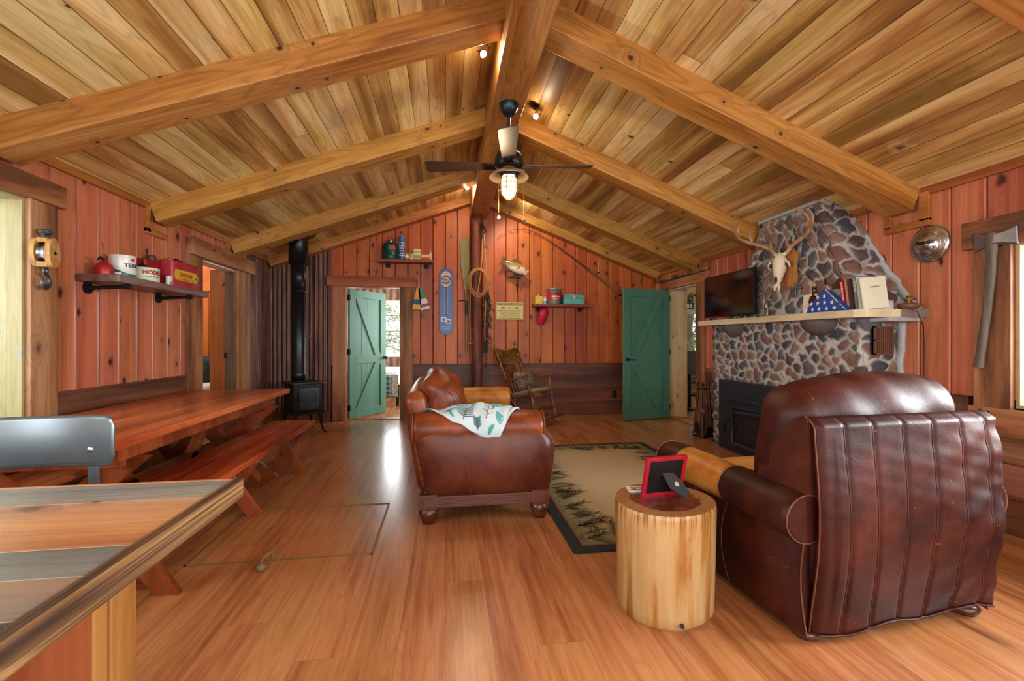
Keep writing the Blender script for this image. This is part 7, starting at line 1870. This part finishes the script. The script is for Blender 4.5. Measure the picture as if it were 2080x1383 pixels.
leafy('light green leafy tree outside the bedroom window', (-1.9, 12.6, -.6), .06, 4.2, 1.5, 60, 75, 3, z0=1.2)
# room to the right: pine lined, with a window, stool and low wall
mb = MB(); WS = (5.55, 7.0, .95, 1.90); YS = 10.2
for a0, a1, z0, z1 in ((XR+.3, WS[0], 0, 2.6), (WS[1], 9.4, 0, 2.6), (WS[0], WS[1], 0, WS[2]), (WS[0], WS[1], WS[3], 2.6)): mb.box(a0, a1, YS, YS+.1, z0, z1)
tag(mb.build('wall_sunroom', M_ygwall), kind='structure')
mb = MB(); mb.box(9.4, 9.5, 3.6, YS, 0, 2.6); mb.box(XR+.12, 9.5, 3.5, 3.6, 0, 2.6); mb.box(XR+.12, 9.5, 3.5, YS+.1, 2.35, 2.45); mb.box(XR+.12, XR+.135, 3.6, 5.98, 0, 2.4); mb.box(XR+.12, XR+.30, 6.88, YS, 0, 2.4)
tag(mb.build('wall_sunroom_sides', M_plaster), kind='structure')
e5 = struct('window_5')
mb = MB(); mb.box(WS[0], WS[1], YS-.05, YS+.05, WS[3]-.02, WS[3]+.10); mb.box(WS[0], WS[1], YS-.05, YS+.05, WS[2]-.06, WS[2])
for a in (WS[0], WS[1]-.05): mb.box(a, a+.05, YS-.05, YS+.05, WS[2], WS[3])
mb.build('window_frame', plain('pale_grey_frame', 'b8c4c0', .5), e5)
MB().box(WS[0], WS[1], YS, YS+.005, WS[2], WS[3]).build('pane', M_glass, e5)
kw = MB().box(4.6, 7.0, 9.3, 9.6, 0, .86).build('stacked_wood_wall', wood('stacked_driftwood', ['4a3a2c', '7a6450', 'a08a70', '5a5450'], along=0, across=2, pw=.07, pl=.5, ga=20, gl=2, knot=.3, rough=.7, var=.5, gap=.006))
kw.name = 'trim_9'; tag(kw, kind='structure')
bs = thing('bar_stool', 'grey leather pedestal bar stool seen through the right doorway', 'bar stool', (4.34, 7.55, 0))
MB().lathe([(0, 0), (.2, 0), (.205, .012), (.12, .03), (.04, .05), (0, .05)]).build('base', M_blackiron, bs)
MB().cyl((0, 0, .04), (0, 0, .66), .03).build('column', M_blackiron, bs)
mb = MB(); mb.tube([(.0, 0, .28), (-.0, -.14, .28), (-.1, -.18, .28), (.1, -.18, .28), (0, -.14, .28)], .01, 6); mb.build('foot_rest', M_blackiron, bs)
MB().soft((0, 0, .70), (.40, .40, .1), .04, n=6, puff=(0, 0, .01)).build('seat', plain('grey_leather', '5c6068', .35, 0, .06), bs)
mb = MB(); mb.soft((0, -.17, .88), (.40, .07, .36), .03, n=6, fn=lambda p: (p[0], p[1]+.8*p[0]**2, p[2])); mb.build('backrest', plain('grey_leather_back', '60646c', .35, 0, .06), bs)
for i, (z, w) in enumerate(((2.10, .10), (2.27, .09))):
    fpx = 5.84 if i == 0 else 5.82
    e = thing('framed_print', ('small dark framed white print' if i == 0 else 'upper small dark framed picture')+' on the pine wall beyond the right doorway', 'picture', (fpx, YS-.012, z-.02), 0)
    MB().box(-.12, .12, -.012, 0, -.08, .08).build('frame', M_black, e)
    mb = MB(); mb.box(-.09, .0, -.014, -.012, -.05, .04); mb.box(.03, .07, -.014, -.012, -.04, .05); mb.build('print', M_white if i == 0 else M_teal, e)
leafy('large conifer trunk and green foliage outside the right room window', (6.93, 12.0, -.6), .17, 4.4, 2.4, 40, 70, 8, .08, M_ev, z0=.2)
leafy('green shrub outside the right hand window', (6.6, 4.6, -.6), .05, 3.0, 1.8, 30, 60, 12, .08, M_ev, z0=.4)
leafy('green bushes further right outside the right room window', (12.2, 15.0, -.6), .1, 3.6, 2.2, 36, 70, 9, .09, M_ev, z0=.2)
# side room beyond the left wall opening
mb = MB(); mb.box(-5.3, -5.2, 3.9, 7.40, 0, 2.5); mb.box(-5.3, XL-.125, 7.36, 7.40, 0, 2.5)
for k in range(6): a = 4.0+.46*k; mb.box(-5.2, -5.185, a, a+.03, 0, 2.2)
mb.box(-5.2, -5.17, 3.9, 7.36, 2.02, 2.12)
for k in range(12): a = -5.1+.2*k; mb.box(a, a+.188, 7.335, 7.36, 0, 1.98)
mb.box(-5.2, XL-.14, 7.32, 7.36, 1.98, 2.1)
tag(mb.build('wall_side_room', M_orangewall), kind='structure')
mb = MB(); mb.box(-5.4, XL-.12, 3.8, 3.9, 0, 2.6); mb.box(-5.4, XL-.12, 3.8, 7.4, 2.5, 2.6); mb.box(XL-.14, XL-.125, 3.9, 5.26, 0, 2.6); mb.box(XL-.14, XL-.125, 6.15, 7.36, 0, 2.6)
tag(mb.build('wall_side_room_ends', M_plaster), kind='structure')
sc_ = thing('daybed', 'pale daybed with dark cushion glimpsed through the left wall doorway', 'daybed', (-3.70, 6.80, 0))
MB().soft((0, 0, .56), (1.3, .9, .2), .06, n=5).build('mattress', M_white, sc_)
MB().soft((0, 0, .23), (1.3, .9, .46), .01, n=2).build('base', M_greywood, sc_)
dc = thing('dark_cushion', 'dark patterned cushion on the pale daybed in the side room', 'cushion', (-3.55, 6.95, .66))
MB().soft((0, 0, .17), (.7, .4, .34), .1, n=6, puff=(.03, .03, .03)).build('cushion', plain('dark_teal_fabric', '1c2626', .8, 0, .4, 12, c2='3c4c48', edge=.6), dc)
# ground outside
MB().box(-30, 40, 11.2, 45, -.9, -.6).build('ground', plain('garden_ground', '8c8a5c', .9, 0, .2, 2)); tag(D.objects['ground'], kind='structure')
